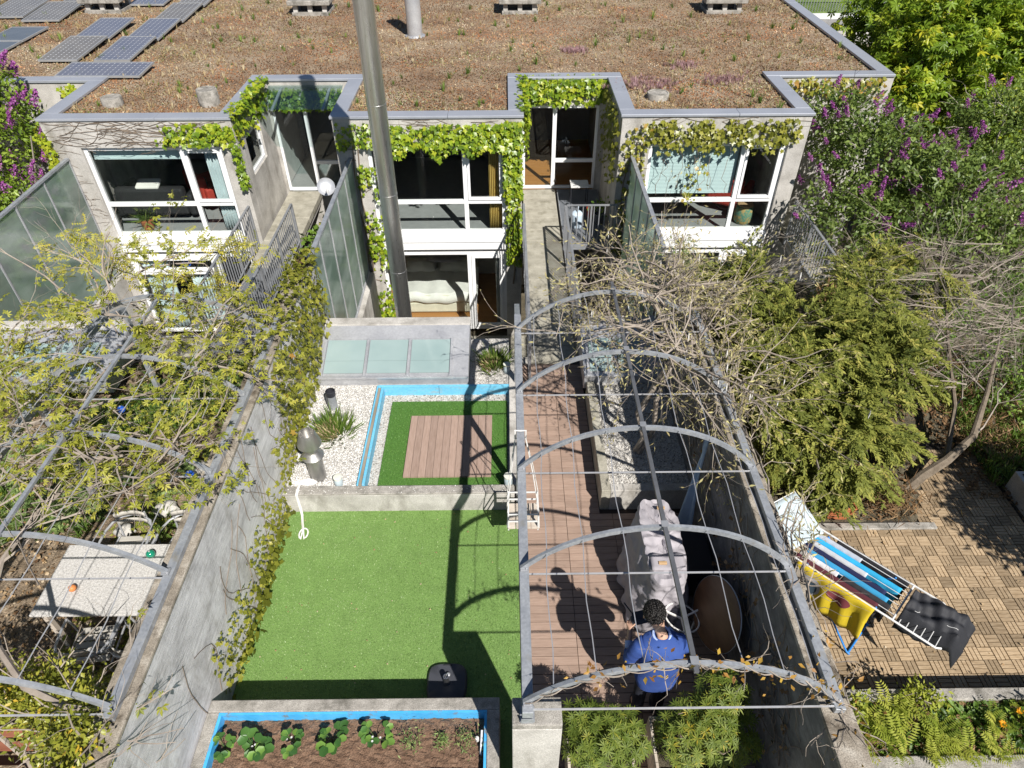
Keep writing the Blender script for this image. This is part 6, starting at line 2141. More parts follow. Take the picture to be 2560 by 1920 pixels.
for i, (x, y, s_, lab) in enumerate(((-0.96, 2.72, 0.11, 'herb seedling nearest the strawberries'), (-0.66, 2.73, 0.07, 'smallest herb seedling in the planter'), (-0.43, 2.72, 0.12, 'bushy herb at the right end of the planter'))):
    t = empty('herb', (x, y, 0.37), lab, 'plant', 'herbs in the planter')
    n = 170
    a = rng.normal(0, 1, (n, 3)) * [s_ * 0.5, s_ * 0.55, s_ * 0.35] + [x, y, 0.38 + s_ * 0.6]
    a[:, 2] = np.maximum(a[:, 2], 0.375)
    scatter('foliage', NARROW, a, rdir(n, 0.5), rng.normal(size=(n, 3)) + [0, 0, 1], rng.uniform(0.025, 0.05, n), None, M['herb'], t)
t = empty('plant_stake', (-0.29, 2.72, 0.36), 'slim blue grey watering stake stuck in the planter corner', 'stake')
MB().bar((-0.295, 2.6, 0.40), (-0.285, 2.78, 0.52), 0.018, 0.006).build('blade', M['galv'], t)
MB().lathe([(0.018, 0.0), (0.018, 0.05), (0.012, 0.052)], (-0.33, 2.72, 0.44), 14).build('cup', M['white'], t)
litter('straw_bits', -2.78, -0.3, 2.4, 2.95, 0.385, 60, (0.02, 0.04), 'straw', 'straw bits on the planter soil', (0.4, 1), 'straw', tmpl=([(-0.06, 0, 0), (0.06, 0, 0), (0.05, 1, 0.1)], [(0, 1, 2)]))

# two glossy shrubs in wooden planters
for i, (cx, w_, lobes, lab, pl) in enumerate((
    (0.82, 0.62, [(0.72, 2.66, 0.68, 0.28, 0.28, 0.3), (0.98, 2.64, 0.64, 0.26, 0.26, 0.28), (0.8, 2.6, 0.86, 0.24, 0.22, 0.18), (0.60, 2.72, 0.85, 0.16, 0.14, 0.16)], 'glossy leaved shrub next to the concrete pier', 'slatted wooden planter next to the concrete pier'),
    (1.72, 0.8, [(1.6, 2.64, 0.70, 0.3, 0.28, 0.3), (1.95, 2.66, 0.72, 0.32, 0.28, 0.3), (1.78, 2.64, 0.92, 0.26, 0.24, 0.2), (1.9, 2.84, 1.08, 0.22, 0.2, 0.22), (1.62, 2.78, 0.9, 0.14, 0.14, 0.12)], 'larger glossy shrub with yellow leaves before the man', 'slatted wooden planter under the larger shrub'))):
    t = empty('wooden_planter', (cx, 2.65, 0), pl, 'planter', 'wooden planters')
    x0_, x1_ = cx - w_ / 2, cx + w_ / 2
    y0_, y1_ = 2.4, 2.92
    nsl = int(w_ / 0.075)
    for k in range(nsl):
        a, b = x0_ + w_ * k / nsl, x0_ + w_ * (k + 1) / nsl
        MB().box(a + 0.003, b - 0.003, y0_, y0_ + 0.025, 0.02, 0.45).build('slat', M['planter_wood'], t)
        MB().box(a + 0.003, b - 0.003, y1_ - 0.025, y1_, 0.02, 0.45).build('slat', M['planter_wood'], t)
    for k in range(6):
        a, b = y0_ + 0.026 + (y1_ - y0_ - 0.052) * k / 6, y0_ + 0.026 + (y1_ - y0_ - 0.052) * (k + 1) / 6
        for xx in (x0_, x1_ - 0.025):
            MB().box(xx, xx + 0.025, a + 0.003, b - 0.003, 0.02, 0.448).build('slat', M['planter_wood'], t)
    MB().box(x0_ + 0.028, x1_ - 0.028, y0_ + 0.028, y1_ - 0.028, 0.05, 0.38).build('soil', M['dark_soil'], t)
    t = empty('potted_shrub', (cx, 2.66, 0.38), lab, 'shrub')
    q = MB()
    limbs(q, (cx, 2.66, 0.36), lobes, 0.014, 91 + i, 4)
    q.build('stems', M['dark_twig'], t)
    # whorls of narrow leaves
    nw = 420 if i == 0 else 620
    c, d = lobes_sample(lobes, nw, (0.6, 1.08), 0.35)
    P, F, Nn, T = [], [], [], []
    for cc, dd in zip(c, d):
        ax = dd * 0.7 + np.array([0, -0.1, 0.7])
        tb = rng.normal(0.5, 0.13)
        for k in range(10):
            a = k * 0.63 + rng.uniform(0, 0.3)
            s1 = np.cross(ax, [0.3, 0.9, 0.1]); s1 /= np.linalg.norm(s1)
            s2 = np.cross(ax, s1); s2 /= np.linalg.norm(s2)
            P.append(cc); F.append(s1 * math.cos(a) + s2 * math.sin(a) + ax * 0.25); Nn.append(ax)
            T.append(np.clip(tb + rng.normal(0, 0.12), 0.02, 0.99 if rng.random() < 0.02 else 0.88))
    m = len(P)
    sl = rng.uniform(0.05, 0.085, m)
    scatter('foliage', NARROW, P, F, Nn, np.stack([sl * 0.72, sl, sl], 1), T, M['shrub'], t)

litter('bark_mulch', 6.2, 8.3, 5.9, 9.1, 0.04, 2600, (0.03, 0.08), 'litter', 'dark brown mulch behind the wood tiles at the right', (0, 0.35))
for (x, y, s_, lab) in ((6.9, 6.9, 0.3, 'dry brown tuft beside the leaning trunk'), (7.3, 7.6, 0.35, 'dry brown perennial at the right edge')):
    t = empty('dry_plant', (x, y, 0), lab, 'plant')
    n = 500
    a = rng.normal(0, 1, (n, 3)) * [s_, s_ * 0.8, 0.1] + [x, y, 0.16]
    scatter('foliage', BLADE, a, rdir(n, 0.3), rng.normal(size=(n, 3)), rng.uniform(0.08, 0.22, n), rng.uniform(0, 0.5, n), M['litter'], t)

for (b, lb, lab, cl) in (((3.3, 2.9, 0.27), [(3.25, 2.95, 0.42, 0.25, 0.2, 0.16), (3.0, 2.7, 0.45, 0.2, 0.2, 0.18)], 'loose yellow green bush at the rusty wall corner', 90), ((5.2, 2.85, 0.27), [(5.2, 2.85, 0.4, 0.3, 0.22, 0.14), (5.6, 2.8, 0.38, 0.3, 0.22, 0.14)], 'leafy bush around the largest marigold', 90), ((4.1, 3.05, 0.27), [(4.0, 3.08, 0.38, 0.28, 0.12, 0.1)], 'low leafy plant spilling over the tile kerb', 50)):
    broad_tree('bush', lab, b, lb, 'fern', cl, 10, 0.07, LEAF, (0.03, 0.07), 'bush', 120 + cl, 0.008, 'twig')
# ------------------------------------------------------------------ things on the middle terrace
# swing
t = empty('swing', (0.15, 5.3, 0.45), 'small white framed wooden swing roped to the pergola beam', 'swing')
for i in range(4):
    a = -0.03 + i * 0.093
    MB().box(a + 0.003, a + 0.09, 5.12, 5.5, 0.50, 0.52).build('seat_slat', M['planter_wood'], t, bev=0.003)
for (x, y) in ((-0.02, 5.14), (0.335, 5.14), (-0.02, 5.48), (0.335, 5.48)):
    MB().bar((x, y, 0.46), (x, y, 0.76), 0.016).build('post', M['white'], t)
for z in (0.62, 0.75):
    MB().bar((-0.02, 5.14, z), (0.335, 5.14, z), 0.014).build('rail', M['white'], t)
    MB().bar((-0.02, 5.48, z), (0.335, 5.48, z), 0.014).build('rail', M['white'], t)
    MB().bar((-0.02, 5.14, z + 0.022), (-0.02, 5.48, z + 0.022), 0.014).build('rail', M['white'], t)
    MB().bar((0.335, 5.14, z + 0.022), (0.335, 5.48, z + 0.022), 0.014).build('rail', M['white'], t)
for (x, xt) in ((-0.035, 0.065), (0.35, 0.175)):
    for y in (5.15, 5.47):
        MB().tube([(x, y, 0.48), (x * 0.93 + xt * 0.07, y * 0.95 + 5.3 * 0.05, 0.8), ((x + xt) / 2, (y + 5.3) / 2 + 0.02, 1.35), (xt, 5.3, 1.88), (xt, 5.3, 1.99)], 0.006, 6).build('rope', M['rope'], t)
MB().tube([(0.06, 5.3, 1.99), (0.12, 5.3, 1.985), (0.18, 5.3, 1.99), (0.18, 5.3, 1.87), (0.06, 5.3, 1.87)], 0.009, 5, closed=True).build('knot', M['rope'], t)

# parasol base
t = empty('parasol_base', (-0.69, 3.47, 0.0), 'charcoal plastic parasol base without parasol in the planter shadow', 'parasol base')
q = MB()
prof = [(0.205, 0.0), (0.215, 0.012), (0.21, 0.045), (0.195, 0.06), (0.06, 0.072)]
n_ = 40
vs_ = []
for r_, z_ in prof:
    for k in range(n_):
        a = 2 * math.pi * k / n_
        c, s = math.cos(a), math.sin(a)
        f = (abs(c) ** 3.6 + abs(s) ** 3.6) ** (-1 / 3.6)
        vs_.append((-0.69 + r_ * f * c, 3.47 + r_ * f * s, z_))
fs_ = [(i * n_ + k, i * n_ + (k + 1) % n_, (i + 1) * n_ + (k + 1) % n_, (i + 1) * n_ + k) for i in range(len(prof) - 1) for k in range(n_)]
fs_.append(tuple((len(prof) - 1) * n_ + k for k in range(n_)))
q.add(vs_, fs_, True)
q.build('plate', M['base_plastic'], t)
MB().box(-0.74, -0.64, 3.645, 3.662, 0.055, 0.066).build('handle', M['black'], t, bev=0.004)
MB().lathe([(0.034, 0.06), (0.03, 0.17), (0.03, 0.2), (0.023, 0.2), (0.023, 0.12)], (-0.69, 3.46, 0), 20).build('socket', M['stainless'], t)
MB().lathe([(0.02, 0.0), (0.022, 0.02), (0.012, 0.03)], (-0.675, 3.53, 0.085), 14).build('knob', M['alu'], t)

# flue cap
t = empty('flue_cap', (-2.55, 6.16, 0.3), 'short stainless flue with flared cap in the white pebbles', 'flue')
c0 = (-2.55, 6.16, 0)
MB().lathe([(0.105, 0.28), (0.105, 0.72)], c0, 32).build('pipe', M['stainless_dull'], t)
MB().lathe([(0.105, 0.70), (0.145, 0.715), (0.145, 0.725), (0.085, 0.80), (0.075, 0.80)], c0, 32).build('collar', M['stainless_dull'], t)
MB().lathe([(0.075, 0.79), (0.075, 0.9), (0.09, 0.905), (0.152, 0.93), (0.155, 0.945), (0.10, 1.13), (0.098, 1.13), (0.092, 1.02)], c0, 36).build('cap', M['stainless_dull'], t)

# grey vent pipe, jars
t = empty('vent_pipe', (-2.6, 7.52, 0.3), 'grey vent pipe with black hood behind the grass clump', 'pipe')
MB().lathe([(0.062, 0.28), (0.062, 0.55)], (-2.6, 7.52, 0), 24).build('pipe', M['galv'], t)
MB().lathe([(0.07, 0.55), (0.072, 0.63), (0.062, 0.635), (0.06, 0.58)], (-2.6, 7.52, 0), 24).build('hood', M['black'], t)
MB().box(-2.68, -2.662, 7.5, 7.53, 0.3, 0.55).build('bracket', M['dark_steel'], t)
for (x, y, z, lab) in ((-2.25, 6.02, 0.3, 'frosted lantern jar in the pebbles near the rope'), (-0.02, 5.99, 0.33, 'frosted lantern jar on the corner beside the swing'), (-0.03, 8.32, 0.3, 'frosted lantern jar by the grass clump near the bridge')):
    t = empty('lantern_jar', (x, y, z), lab, 'lantern', 'frosted lantern jars')
    MB().lathe([(0.052, z), (0.056, z + 0.01), (0.056, z + 0.12), (0.05, z + 0.13)], (x, y, 0), 24).build('glass', M['jar_glass'], t)
    MB().lathe([(0.057, z + 0.13), (0.058, z + 0.155), (0.045, z + 0.158)], (x, y, 0), 24).build('lid', M['jar_lid'], t)

# rope lying over the low wall
r2 = random.Random(4)
t = empty('white_rope', (-2.75, 6.0, 0.33), 'white rope piled by the flue cap with a loop hanging onto the lawn', 'rope')
pts = []
for i in range(60):
    a = i * 0.62
    rr = 0.06 + 0.07 * math.sin(i * 0.37) ** 2
    pts.append((-2.76 + 0.003 * i + rr * math.cos(a) * 1.1, 6.03 + 0.35 * rr * math.sin(a), 0.335 + 0.012 * math.sin(i * 1.3) + 0.0004 * i))
pts += [(-2.72, 5.99, 0.37), (-2.755, 5.95, 0.37), (-2.765, 5.87, 0.365), (-2.765, 5.805, 0.35), (-2.762, 5.795, 0.2), (-2.755, 5.78, 0.05), (-2.74, 5.74, 0.016), (-2.71, 5.62, 0.014), (-2.68, 5.52, 0.014)]
loop = [(-2.655 + 0.055 * math.sin(a) * (1.0 if a < 3.1 else 1.0), 5.45 - 0.085 * math.cos(a), 0.014) for a in [0.4 + 5.5 * i / 14 for i in range(15)]]
MB().tube(pts, 0.010, 6).build('strand', M['rope'], t)
MB().tube([(-2.745, 5.94, 0.375), (-2.748, 5.8, 0.352), (-2.742, 5.79, 0.1), (-2.73, 5.745, 0.014), (-2.69, 5.6, 0.034)] + loop + [(-2.675, 5.53, 0.018)], 0.010, 6).build('strand', M['rope'], t)

# barbecue under a cover
t = empty('covered_barbecue', (1.68, 4.62, 0), 'barbecue under a wrinkled mauve grey fabric cover on the deck', 'barbecue cover')
def cover(u, v):
    a = u * 2 * math.pi
    zt = v * 1.0
    k = min(1.0, zt / 0.86)
    ax, by = 0.36 - 0.15 * k, 0.64 - 0.10 * k
    top = max(0.0, (v - 0.84) / 0.16)
    sh_ = math.sqrt(max(0.0, 1 - top * top))
    z = 0.04 + 0.94 * min(v / 0.84, 1.0) + 0.035 * top
    c, s = math.cos(a), math.sin(a)
    f = (abs(c) ** 3.2 + abs(s) ** 3.2) ** (-1 / 3.2)
    w_ = (1 - top) * (0.03 * math.sin(a * 7 + 5 * v) * (1.2 - v) + 0.03 * math.sin(a * 17 - 9 * v) * (1 - v) + 0.02 * abs(math.sin(a * 4 + 11 * v)))
    if top > 0:
        sh_ = 1 - top
        z = 0.98 + 0.02 * math.sin(c * 9 * sh_ + s * 14 * sh_) * top + 0.012 * math.sin(s * 31 * sh_ + c * 5) - 0.05 * (s * f) * sh_ * 0.5 + 0.035 * (1 if s > 0.2 else 0) * top
    z -= 0.07 * max(0, -s) * k
    return (1.68 + (ax * f * c) * (1 + w_ * 2) * sh_, 4.62 + (by * f * s) * (1 + w_) * sh_, z)
q = MB().grid(cover, 130, 60)
co = q.build('cover', M['tarp'], t)
for sz, stg in ((0.2, 0.075), (0.06, 0.03)):
    tx = bpy.data.textures.new('crumple', 'CLOUDS')
    tx.noise_scale = sz
    md = co.modifiers.new('crumple', 'DISPLACE')
    md.texture = tx
    md.texture_coords = 'GLOBAL'
    md.strength = stg
q = MB()
q.grid(lambda u, v: (1.50 + 0.36 * u, 4.2 + 0.2 * v, 0.985 + 0.02 * math.sin(u * 9) * v), 10, 4)
q.build('flap', M['tarp'], t, solid=0.006)
for (x, y, z) in ((1.62, 4.28, 1.005), (1.72, 5.0, 1.03)):
    MB().box(x - 0.045, x + 0.045, y - 0.018, y + 0.018, z - 0.02, z + 0.006).build('handle_patch', M['tan'], t, bev=0.006)

# pale folded sheet leaning in the corner
t = empty('folded_sheet', (2.2, 5.4, 0.3), 'pale blue white folded sheet leaning against the dark wall', 'sheet')
q = MB().grid(lambda u, v: (2.30 - 0.06 * (1 - v) - 0.22 * (1 - v) * (1 - u) + 0.03 * math.sin(u * 5), 5.62 - 0.38 * (1 - v) - 0.1 * u * (1 - v), 0.35 + 1.15 * v - 0.1 * u * (1 - v) + 0.02 * math.sin(u * 7 + v * 5)), 12, 14)
q.build('sheet', M['pale_blue_sheet'], t, solid=0.01)
# black hose reel
t = empty('black_crate', (2.1, 4.85, 0), 'black box in the shade between the cover and the wall', 'box')
MB().box(2.02, 2.34, 4.5, 5.1, 0.0, 0.42).build('body', M['black'], t, bev=0.02)
MB().box(2.01, 2.35, 4.49, 5.11, 0.422, 0.46).build('lid', M['black'], t, bev=0.015)

# round table top leaning and its ring stand
t = empty('leaning_table', (2.1, 3.85, 0.2), 'round brown wooden table top leaning against the dark wall', 'table top')
nrm = Vector((-0.93, -0.2, 0.33)).normalized()
m = nrm.to_track_quat('Z', 'Y').to_matrix()
q = MB()
prof = [(0.37, -0.014), (0.385, -0.006), (0.385, 0.006), (0.37, 0.014), (0.2, 0.0145)]
q.lathe(prof, (0, 0, 0), 48)
q.v = [tuple(Vector((2.14, 3.84, 0.72)) + m @ Vector(p)) for p in q.v]
q.build('disc', M['table_wood'], t)
q = MB().lathe([(0.387, -0.008), (0.392, -0.004), (0.392, 0.004), (0.387, 0.008), (0.386, 0.0)], (0, 0, 0), 48)
q.v = [tuple(Vector((2.14, 3.84, 0.72)) + m @ Vector(p)) for p in q.v]
q.build('metal_edge', M['alu'], t)
t = empty('table_stand', (1.83, 3.9, 0), 'white steel ring stand with crossed bars beside the man', 'stand')
ring = [(1.83 + 0.19 * math.cos(a), 3.92 + 0.17 * math.sin(a), 0.52 - 0.06 * math.cos(a)) for a in [6.283 * i / 32 for i in range(32)]]
MB().tube(ring, 0.009, 6, closed=True).build('ring', M['rope'], t)
for a in (0.5, 2.6, 4.7):
    MB().bar((1.83, 3.92, 0.50), (1.83 + 0.26 * math.cos(a), 3.92 + 0.22 * math.sin(a), 0.52), 0.018).build('arm', M['rope'], t)
    MB().bar((1.83 + 0.24 * math.cos(a), 3.92 + 0.21 * math.sin(a), 0.52), (1.83 + 0.2 * math.cos(a), 3.92 + 0.18 * math.sin(a), 0.0), 0.016).build('leg', M['rope'], t)


# ------------------------------------------------------------------ the man
def skin_mesh(name, verts, edges, radii, mat, parent, sub=2, root=0):
    me = bpy.data.meshes.new(name)
    off = root_loc(parent)
    me.from_pydata([tuple(Vector(v) - off) for v in verts], edges, [])
    me.materials.append(mat)
    o = bpy.data.objects.new(name, me)
    COL.objects.link(o)
    o.parent = parent
    md = o.modifiers.new('skin', 'SKIN')
    md.use_smooth_shade = True
    if not me.skin_vertices:
        me.attributes.update() if hasattr(me.attributes, 'update') else None
    for i, sv in enumerate(me.skin_vertices[0].data):
        r_ = radii[i]
        sv.radius = r_ if isinstance(r_, tuple) else (r_, r_)
        sv.use_root = (i == root)
    s_ = o.modifiers.new('sub', 'SUBSURF')
    s_.levels = s_.render_levels = sub
    return o


M['skin'] = pbr('skin', [(0.3, (0.42, 0.25, 0.17)), (0.7, (0.52, 0.32, 0.23))], 8, 0.5, bmp=0.05)
M['blue_shirt'] = pbr('royal_blue_cotton', [(0.3, (0.024, 0.055, 0.215)), (0.7, (0.034, 0.08, 0.28))], 6, 0.85, bmp=0.25, bscale=30)
M['pale_blue_cuff'] = flat('pale_blue_trim', (0.35, 0.45, 0.72), 0.8)
M['navy_trousers'] = flat('navy_trousers', (0.010, 0.012, 0.022), 0.9)
M['hair'] = flat('black_hair', (0.012, 0.010, 0.009), 0.42, bmp=0.3)
pe = empty('person', (1.36, 3.2, 0), 'man in royal blue sweatshirt seen from behind, looking down at a remote controller', 'person')
V = [(1.38, 3.17, 0.92), (1.385, 3.15, 1.1), (1.38, 3.17, 1.3), (1.37, 3.215, 1.42), (1.348, 3.262, 1.475), (1.315, 3.315, 1.545), (1.297, 3.34, 1.625), (1.292, 3.345, 1.66),
     (1.25, 3.18, 1.325), (1.18, 3.17, 1.28), (1.10, 3.18, 1.08), (1.115, 3.31, 1.13), (1.125, 3.39, 1.18), (1.135, 3.45, 1.205),
     (1.50, 3.2, 1.325), (1.575, 3.21, 1.28), (1.61, 3.30, 1.08), (1.50, 3.43, 1.12), (1.40, 3.48, 1.17), (1.345, 3.505, 1.195),
     (1.29, 3.17, 0.86), (1.285, 3.2, 0.5), (1.28, 3.15, 0.09), (1.26, 3.3, 0.04),
     (1.47, 3.17, 0.86), (1.48, 3.2, 0.5), (1.48, 3.15, 0.09), (1.5, 3.3, 0.04)]
Rr_ = [(0.11, 0.08), (0.10, 0.07), (0.09, 0.07), (0.055, 0.05), (0.048, 0.048), (0.074, 0.084), (0.085, 0.09), (0.06, 0.065),
       (0.04, 0.04), (0.04, 0.04), (0.034, 0.034), (0.03, 0.03), (0.028, 0.024), (0.036, 0.016),
       (0.04, 0.04), (0.04, 0.04), (0.034, 0.034), (0.03, 0.03), (0.028, 0.024), (0.036, 0.016),
       (0.06, 0.06), (0.045, 0.045), (0.042, 0.042), (0.035, 0.03), (0.06, 0.06), (0.045, 0.045), (0.042, 0.042), (0.035, 0.03)]
E2 = [(0, 1), (1, 2), (2, 3), (3, 4), (4, 5), (5, 6), (6, 7), (2, 8), (8, 9), (9, 10), (10, 11), (11, 12), (12, 13), (2, 14), (14, 15), (15, 16), (16, 17), (17, 18), (18, 19), (0, 20), (20, 21), (21, 22), (22, 23), (0, 24), (24, 25), (25, 26), (26, 27)]
# five fingers on each hand
for hand, sx in ((13, 1), (19, -1)):
    hx, hy, hz = V[hand]
    for k, (ox, oy, L) in enumerate(((-0.030, 0.01, 0.05), (-0.012, 0.015, 0.062), (0.008, 0.015, 0.066), (0.026, 0.01, 0.06), (0.036 * sx, -0.02, 0.045))):
        a = len(V)
        th = k == 4
        d = Vector((0.6 * sx, 0.5, 0.35) if th else (0.30 * sx + ox * 2, 0.9, 0.05)).normalized()
        p0 = Vector((hx + ox * (1 if not th else 0.6), hy + oy, hz + (0.012 if th else 0)))
        p1 = p0 + d * L * 0.5
        p2 = p1 + (d + Vector((0.35 * sx, 0, -0.35 if not th else 0.0))).normalized() * L * 0.5
        V += [tuple(p0), tuple(p1), tuple(p2)]
        Rr_ += [0.0095, 0.0088, 0.0075]
        E2 += [(hand, a), (a, a + 1), (a + 1, a + 2)]
skin_mesh('body', V, E2, Rr_, M['skin'], pe)
# sweatshirt
q = MB()
lev = [(0.77, 1.38, 3.155, 0.20, 0.15), (0.84, 1.38, 3.155, 0.208, 0.155), (0.95, 1.382, 3.15, 0.192, 0.142), (1.08, 1.383, 3.148, 0.19, 0.138), (1.2, 1.381, 3.155, 0.198, 0.14), (1.29, 1.379, 3.165, 0.205, 0.138), (1.345, 1.376, 3.178, 0.208, 0.125), (1.39, 1.373, 3.19, 0.18, 0.108), (1.42, 1.37, 3.205, 0.12, 0.09), (1.435, 1.367, 3.217, 0.078, 0.072), (1.44, 1.366, 3.22, 0.06, 0.055)]
def torso(u, v):
    k = v * (len(lev) - 1)
    i = min(int(k), len(lev) - 2)
    f = k - i
    z, cx, cy, rx, ry = (lev[i][j] * (1 - f) + lev[i + 1][j] * f for j in range(5))
    a_ = u * 2 * math.pi
    c, s_ = math.cos(a_), math.sin(a_)
    e = (abs(c) ** 2.4 + abs(s_) ** 2.4) ** (-1 / 2.4)
    w_ = 1 + 0.02 * math.sin(a_ * 5 + z * 17) * (1.4 - z) * 1.8 + 0.015 * math.sin(a_ * 3 - z * 31)
    return (cx + rx * e * c * w_, cy + ry * e * s_ * w_, z + 0.012 * s_ * (1 - v))
q.grid(torso, 48, 40)
for sl in (((1.225, 3.18, 1.345, 0.085), (1.17, 3.172, 1.30, 0.08), (1.125, 3.17, 1.2, 0.068), (1.10, 3.17, 1.10, 0.06), (1.103, 3.195, 1.07, 0.056), (1.112, 3.26, 1.11, 0.047)), ((1.53, 3.19, 1.345, 0.085), (1.585, 3.2, 1.30, 0.08), (1.61, 3.235, 1.2, 0.068), (1.615, 3.28, 1.10, 0.06), (1.60, 3.32, 1.075, 0.056), (1.55, 3.40, 1.095, 0.047))):
    P_ = [Vector(p[:3]) for p in sl]
    pts, rs = [], []
    for i in range(len(sl) - 1):
        for k in range(5):
            f = k / 5
            pts.append(P_[i].lerp(P_[i + 1], f))
            rs.append((sl[i][3] * (1 - f) + sl[i + 1][3] * f) * (1 + 0.035 * math.sin((i * 5 + k) * 1.9)))
    pts.append(P_[-1]); rs.append(sl[-1][3])
    q.tube(pts, rs, 20)
q.build('sweatshirt', M['blue_shirt'], pe)
MB().tube([(1.365 + 0.078 * math.cos(a), 3.225 + 0.07 * math.sin(a), 1.435 + 0.012 * math.sin(a)) for a in [6.283 * i / 24 for i in range(24)]], 0.012, 8, closed=True).build('collar', M['pale_blue_cuff'], pe)
MB().tube([(1.113, 3.265, 1.112), (1.118, 3.325, 1.14)], [0.044, 0.042], 14).build('cuff', M['pale_blue_cuff'], pe)
MB().tube([(1.545, 3.405, 1.097), (1.50, 3.455, 1.108)], [0.042, 0.040], 14).build('cuff', M['pale_blue_cuff'], pe)
skin_mesh('trousers', [(1.38, 3.17, 0.9), (1.29, 3.17, 0.84), (1.285, 3.2, 0.5), (1.28, 3.15, 0.09), (1.47, 3.17, 0.84), (1.48, 3.2, 0.5), (1.48, 3.15, 0.09)], [(0, 1), (1, 2), (2, 3), (0, 4), (4, 5), (5, 6)], [(0.125, 0.10), 0.09, 0.072, 0.062, 0.09, 0.072, 0.062], M['navy_trousers'], pe)
for x in (1.28, 1.485):
    MB().lathe([(0.05, 0.0), (0.055, 0.02), (0.05, 0.06), (0.03, 0.09)], (x, 3.22, 0.0), 18, 1, 2.3).build('shoe', M['black'], pe)
# hair: a cap of curls over crown and back of the head
hc = Vector((1.296, 3.342, 1.612))
q = MB()
q.grid(lambda u, v: tuple(hc + Vector((0.094 * math.sin(v * 2.0) * math.cos(u * 6.283), 0.108 * math.sin(v * 2.0) * math.sin(u * 6.283) - 0.004, 0.105 * math.cos(v * 2.0) - 0.0))), 28, 14)
hair = q.build('hair', M['hair'], pe)
n = 900
a, b = rng.uniform(0, 6.283, n), np.arccos(rng.uniform(-0.12, 1, n))
cu = np.stack([0.098 * np.sin(b) * np.cos(a), 0.112 * np.sin(b) * np.sin(a) - 0.004, 0.11 * np.cos(b)], 1) + np.array(hc)
me = scatter_mesh('curls', octa(1, 1, 0.8), cu, rng.normal(size=(n, 3)), rng.normal(size=(n, 3)), rng.uniform(0.006, 0.013, n), None, M['hair'], True)
link_mesh('curls', me, pe)['kind'] = 'stuff'
for sx, ya in ((-0.088, 0.0), (0.086, 0.0)):
    MB().lathe([(0.006, -0.03), (0.014, -0.015), (0.015, 0.01), (0.008, 0.03)], (hc.x + sx, hc.y - 0.01, hc.z - 0.05), 10, 0.7, 1.1).build('ear', M['skin'], pe)
q = MB().lathe([(0.008, -0.022), (0.015, -0.012), (0.009, 0.012), (0.004, 0.024)], (hc.x - 0.012, hc.y + 0.1, hc.z - 0.055), 10)
q.build('nose', M['skin'], pe)
for sx in (-0.034, 0.03):
    MB().lathe([(0.003, -0.008), (0.010, -0.004), (0.010, 0.004), (0.003, 0.008)], (hc.x - 0.012 + sx, hc.y + 0.082, hc.z - 0.035), 10).build('eye', M['white'], pe)
MB().bar((hc.x - 0.04, hc.y + 0.082, hc.z - 0.098), (hc.x + 0.018, hc.y + 0.082, hc.z - 0.098), 0.008, 0.008).build('mouth', M['terracotta'], pe)
# controller
t = empty('remote_controller', (1.24, 3.5, 1.2), 'dark remote controller with antennas held by the man', 'remote controller')
m = Matrix.Rotation(0.25, 3, 'Z') @ Matrix.Rotation(0.5, 3, 'X')
MB().obox((1.23, 3.50, 1.22), (0.17, 0.095, 0.035), m).build('case', M['base_plastic'], t, bev=0.012)
MB().obox((1.23, 3.525, 1.255), (0.15, 0.075, 0.012), m).build('screen', M['black'], t, bev=0.003)
MB().bar((1.17, 3.54, 1.24), (1.09, 3.63, 1.30), 0.012, 0.006).build('antenna', M['black'], t)
MB().bar((1.29, 3.56, 1.24), (1.31, 3.66, 1.30), 0.012, 0.006).build('antenna', M['black'], t)
for x in (1.18, 1.28):
    MB().lathe([(0.008, 0), (0.006, 0.018), (0.009, 0.022)], (x, 3.485, 1.238), 10).build('stick', M['alu'], t)

# ------------------------------------------------------------------ left garden furniture
M['granite'] = pbr('speckled_stone_top', [(0.3, (0.30, 0.29, 0.275)), (0.55, (0.52, 0.505, 0.485)), (0.75, (0.68, 0.665, 0.64))], 55, 0.6, bmp=0.15, bscale=80)
t = empty('garden_table', (-4.3, 4.34, 0), 'speckled stone topped garden table under the left pergola', 'table')
MB().box(-5.04, -3.52, 3.9, 4.79, 0.695, 0.725).build('table_top', M['granite'], t, bev=0.004)
q = MB()
q.box(-4.98, -3.58, 3.95, 3.99, 0.64, 0.693); q.box(-4.98, -3.58, 4.70, 4.74, 0.64, 0.693); q.box(-4.98, -4.94, 3.992, 4.698, 0.64, 0.692); q.box(-3.62, -3.58, 3.992, 4.698, 0.64, 0.692)
q.build('apron', M['planter_wood'], t)
for (x, y) in ((-4.98, 3.95), (-3.63, 3.95), (-4.98, 4.69), (-3.63, 4.69)):
    MB().box(x, x + 0.05, y, y + 0.05, 0.0, 0.639).build('leg', M['planter_wood'], t)
M['slat_grey'] = flat('grey_seat_slat', (0.42, 0.40, 0.36), 0.6)


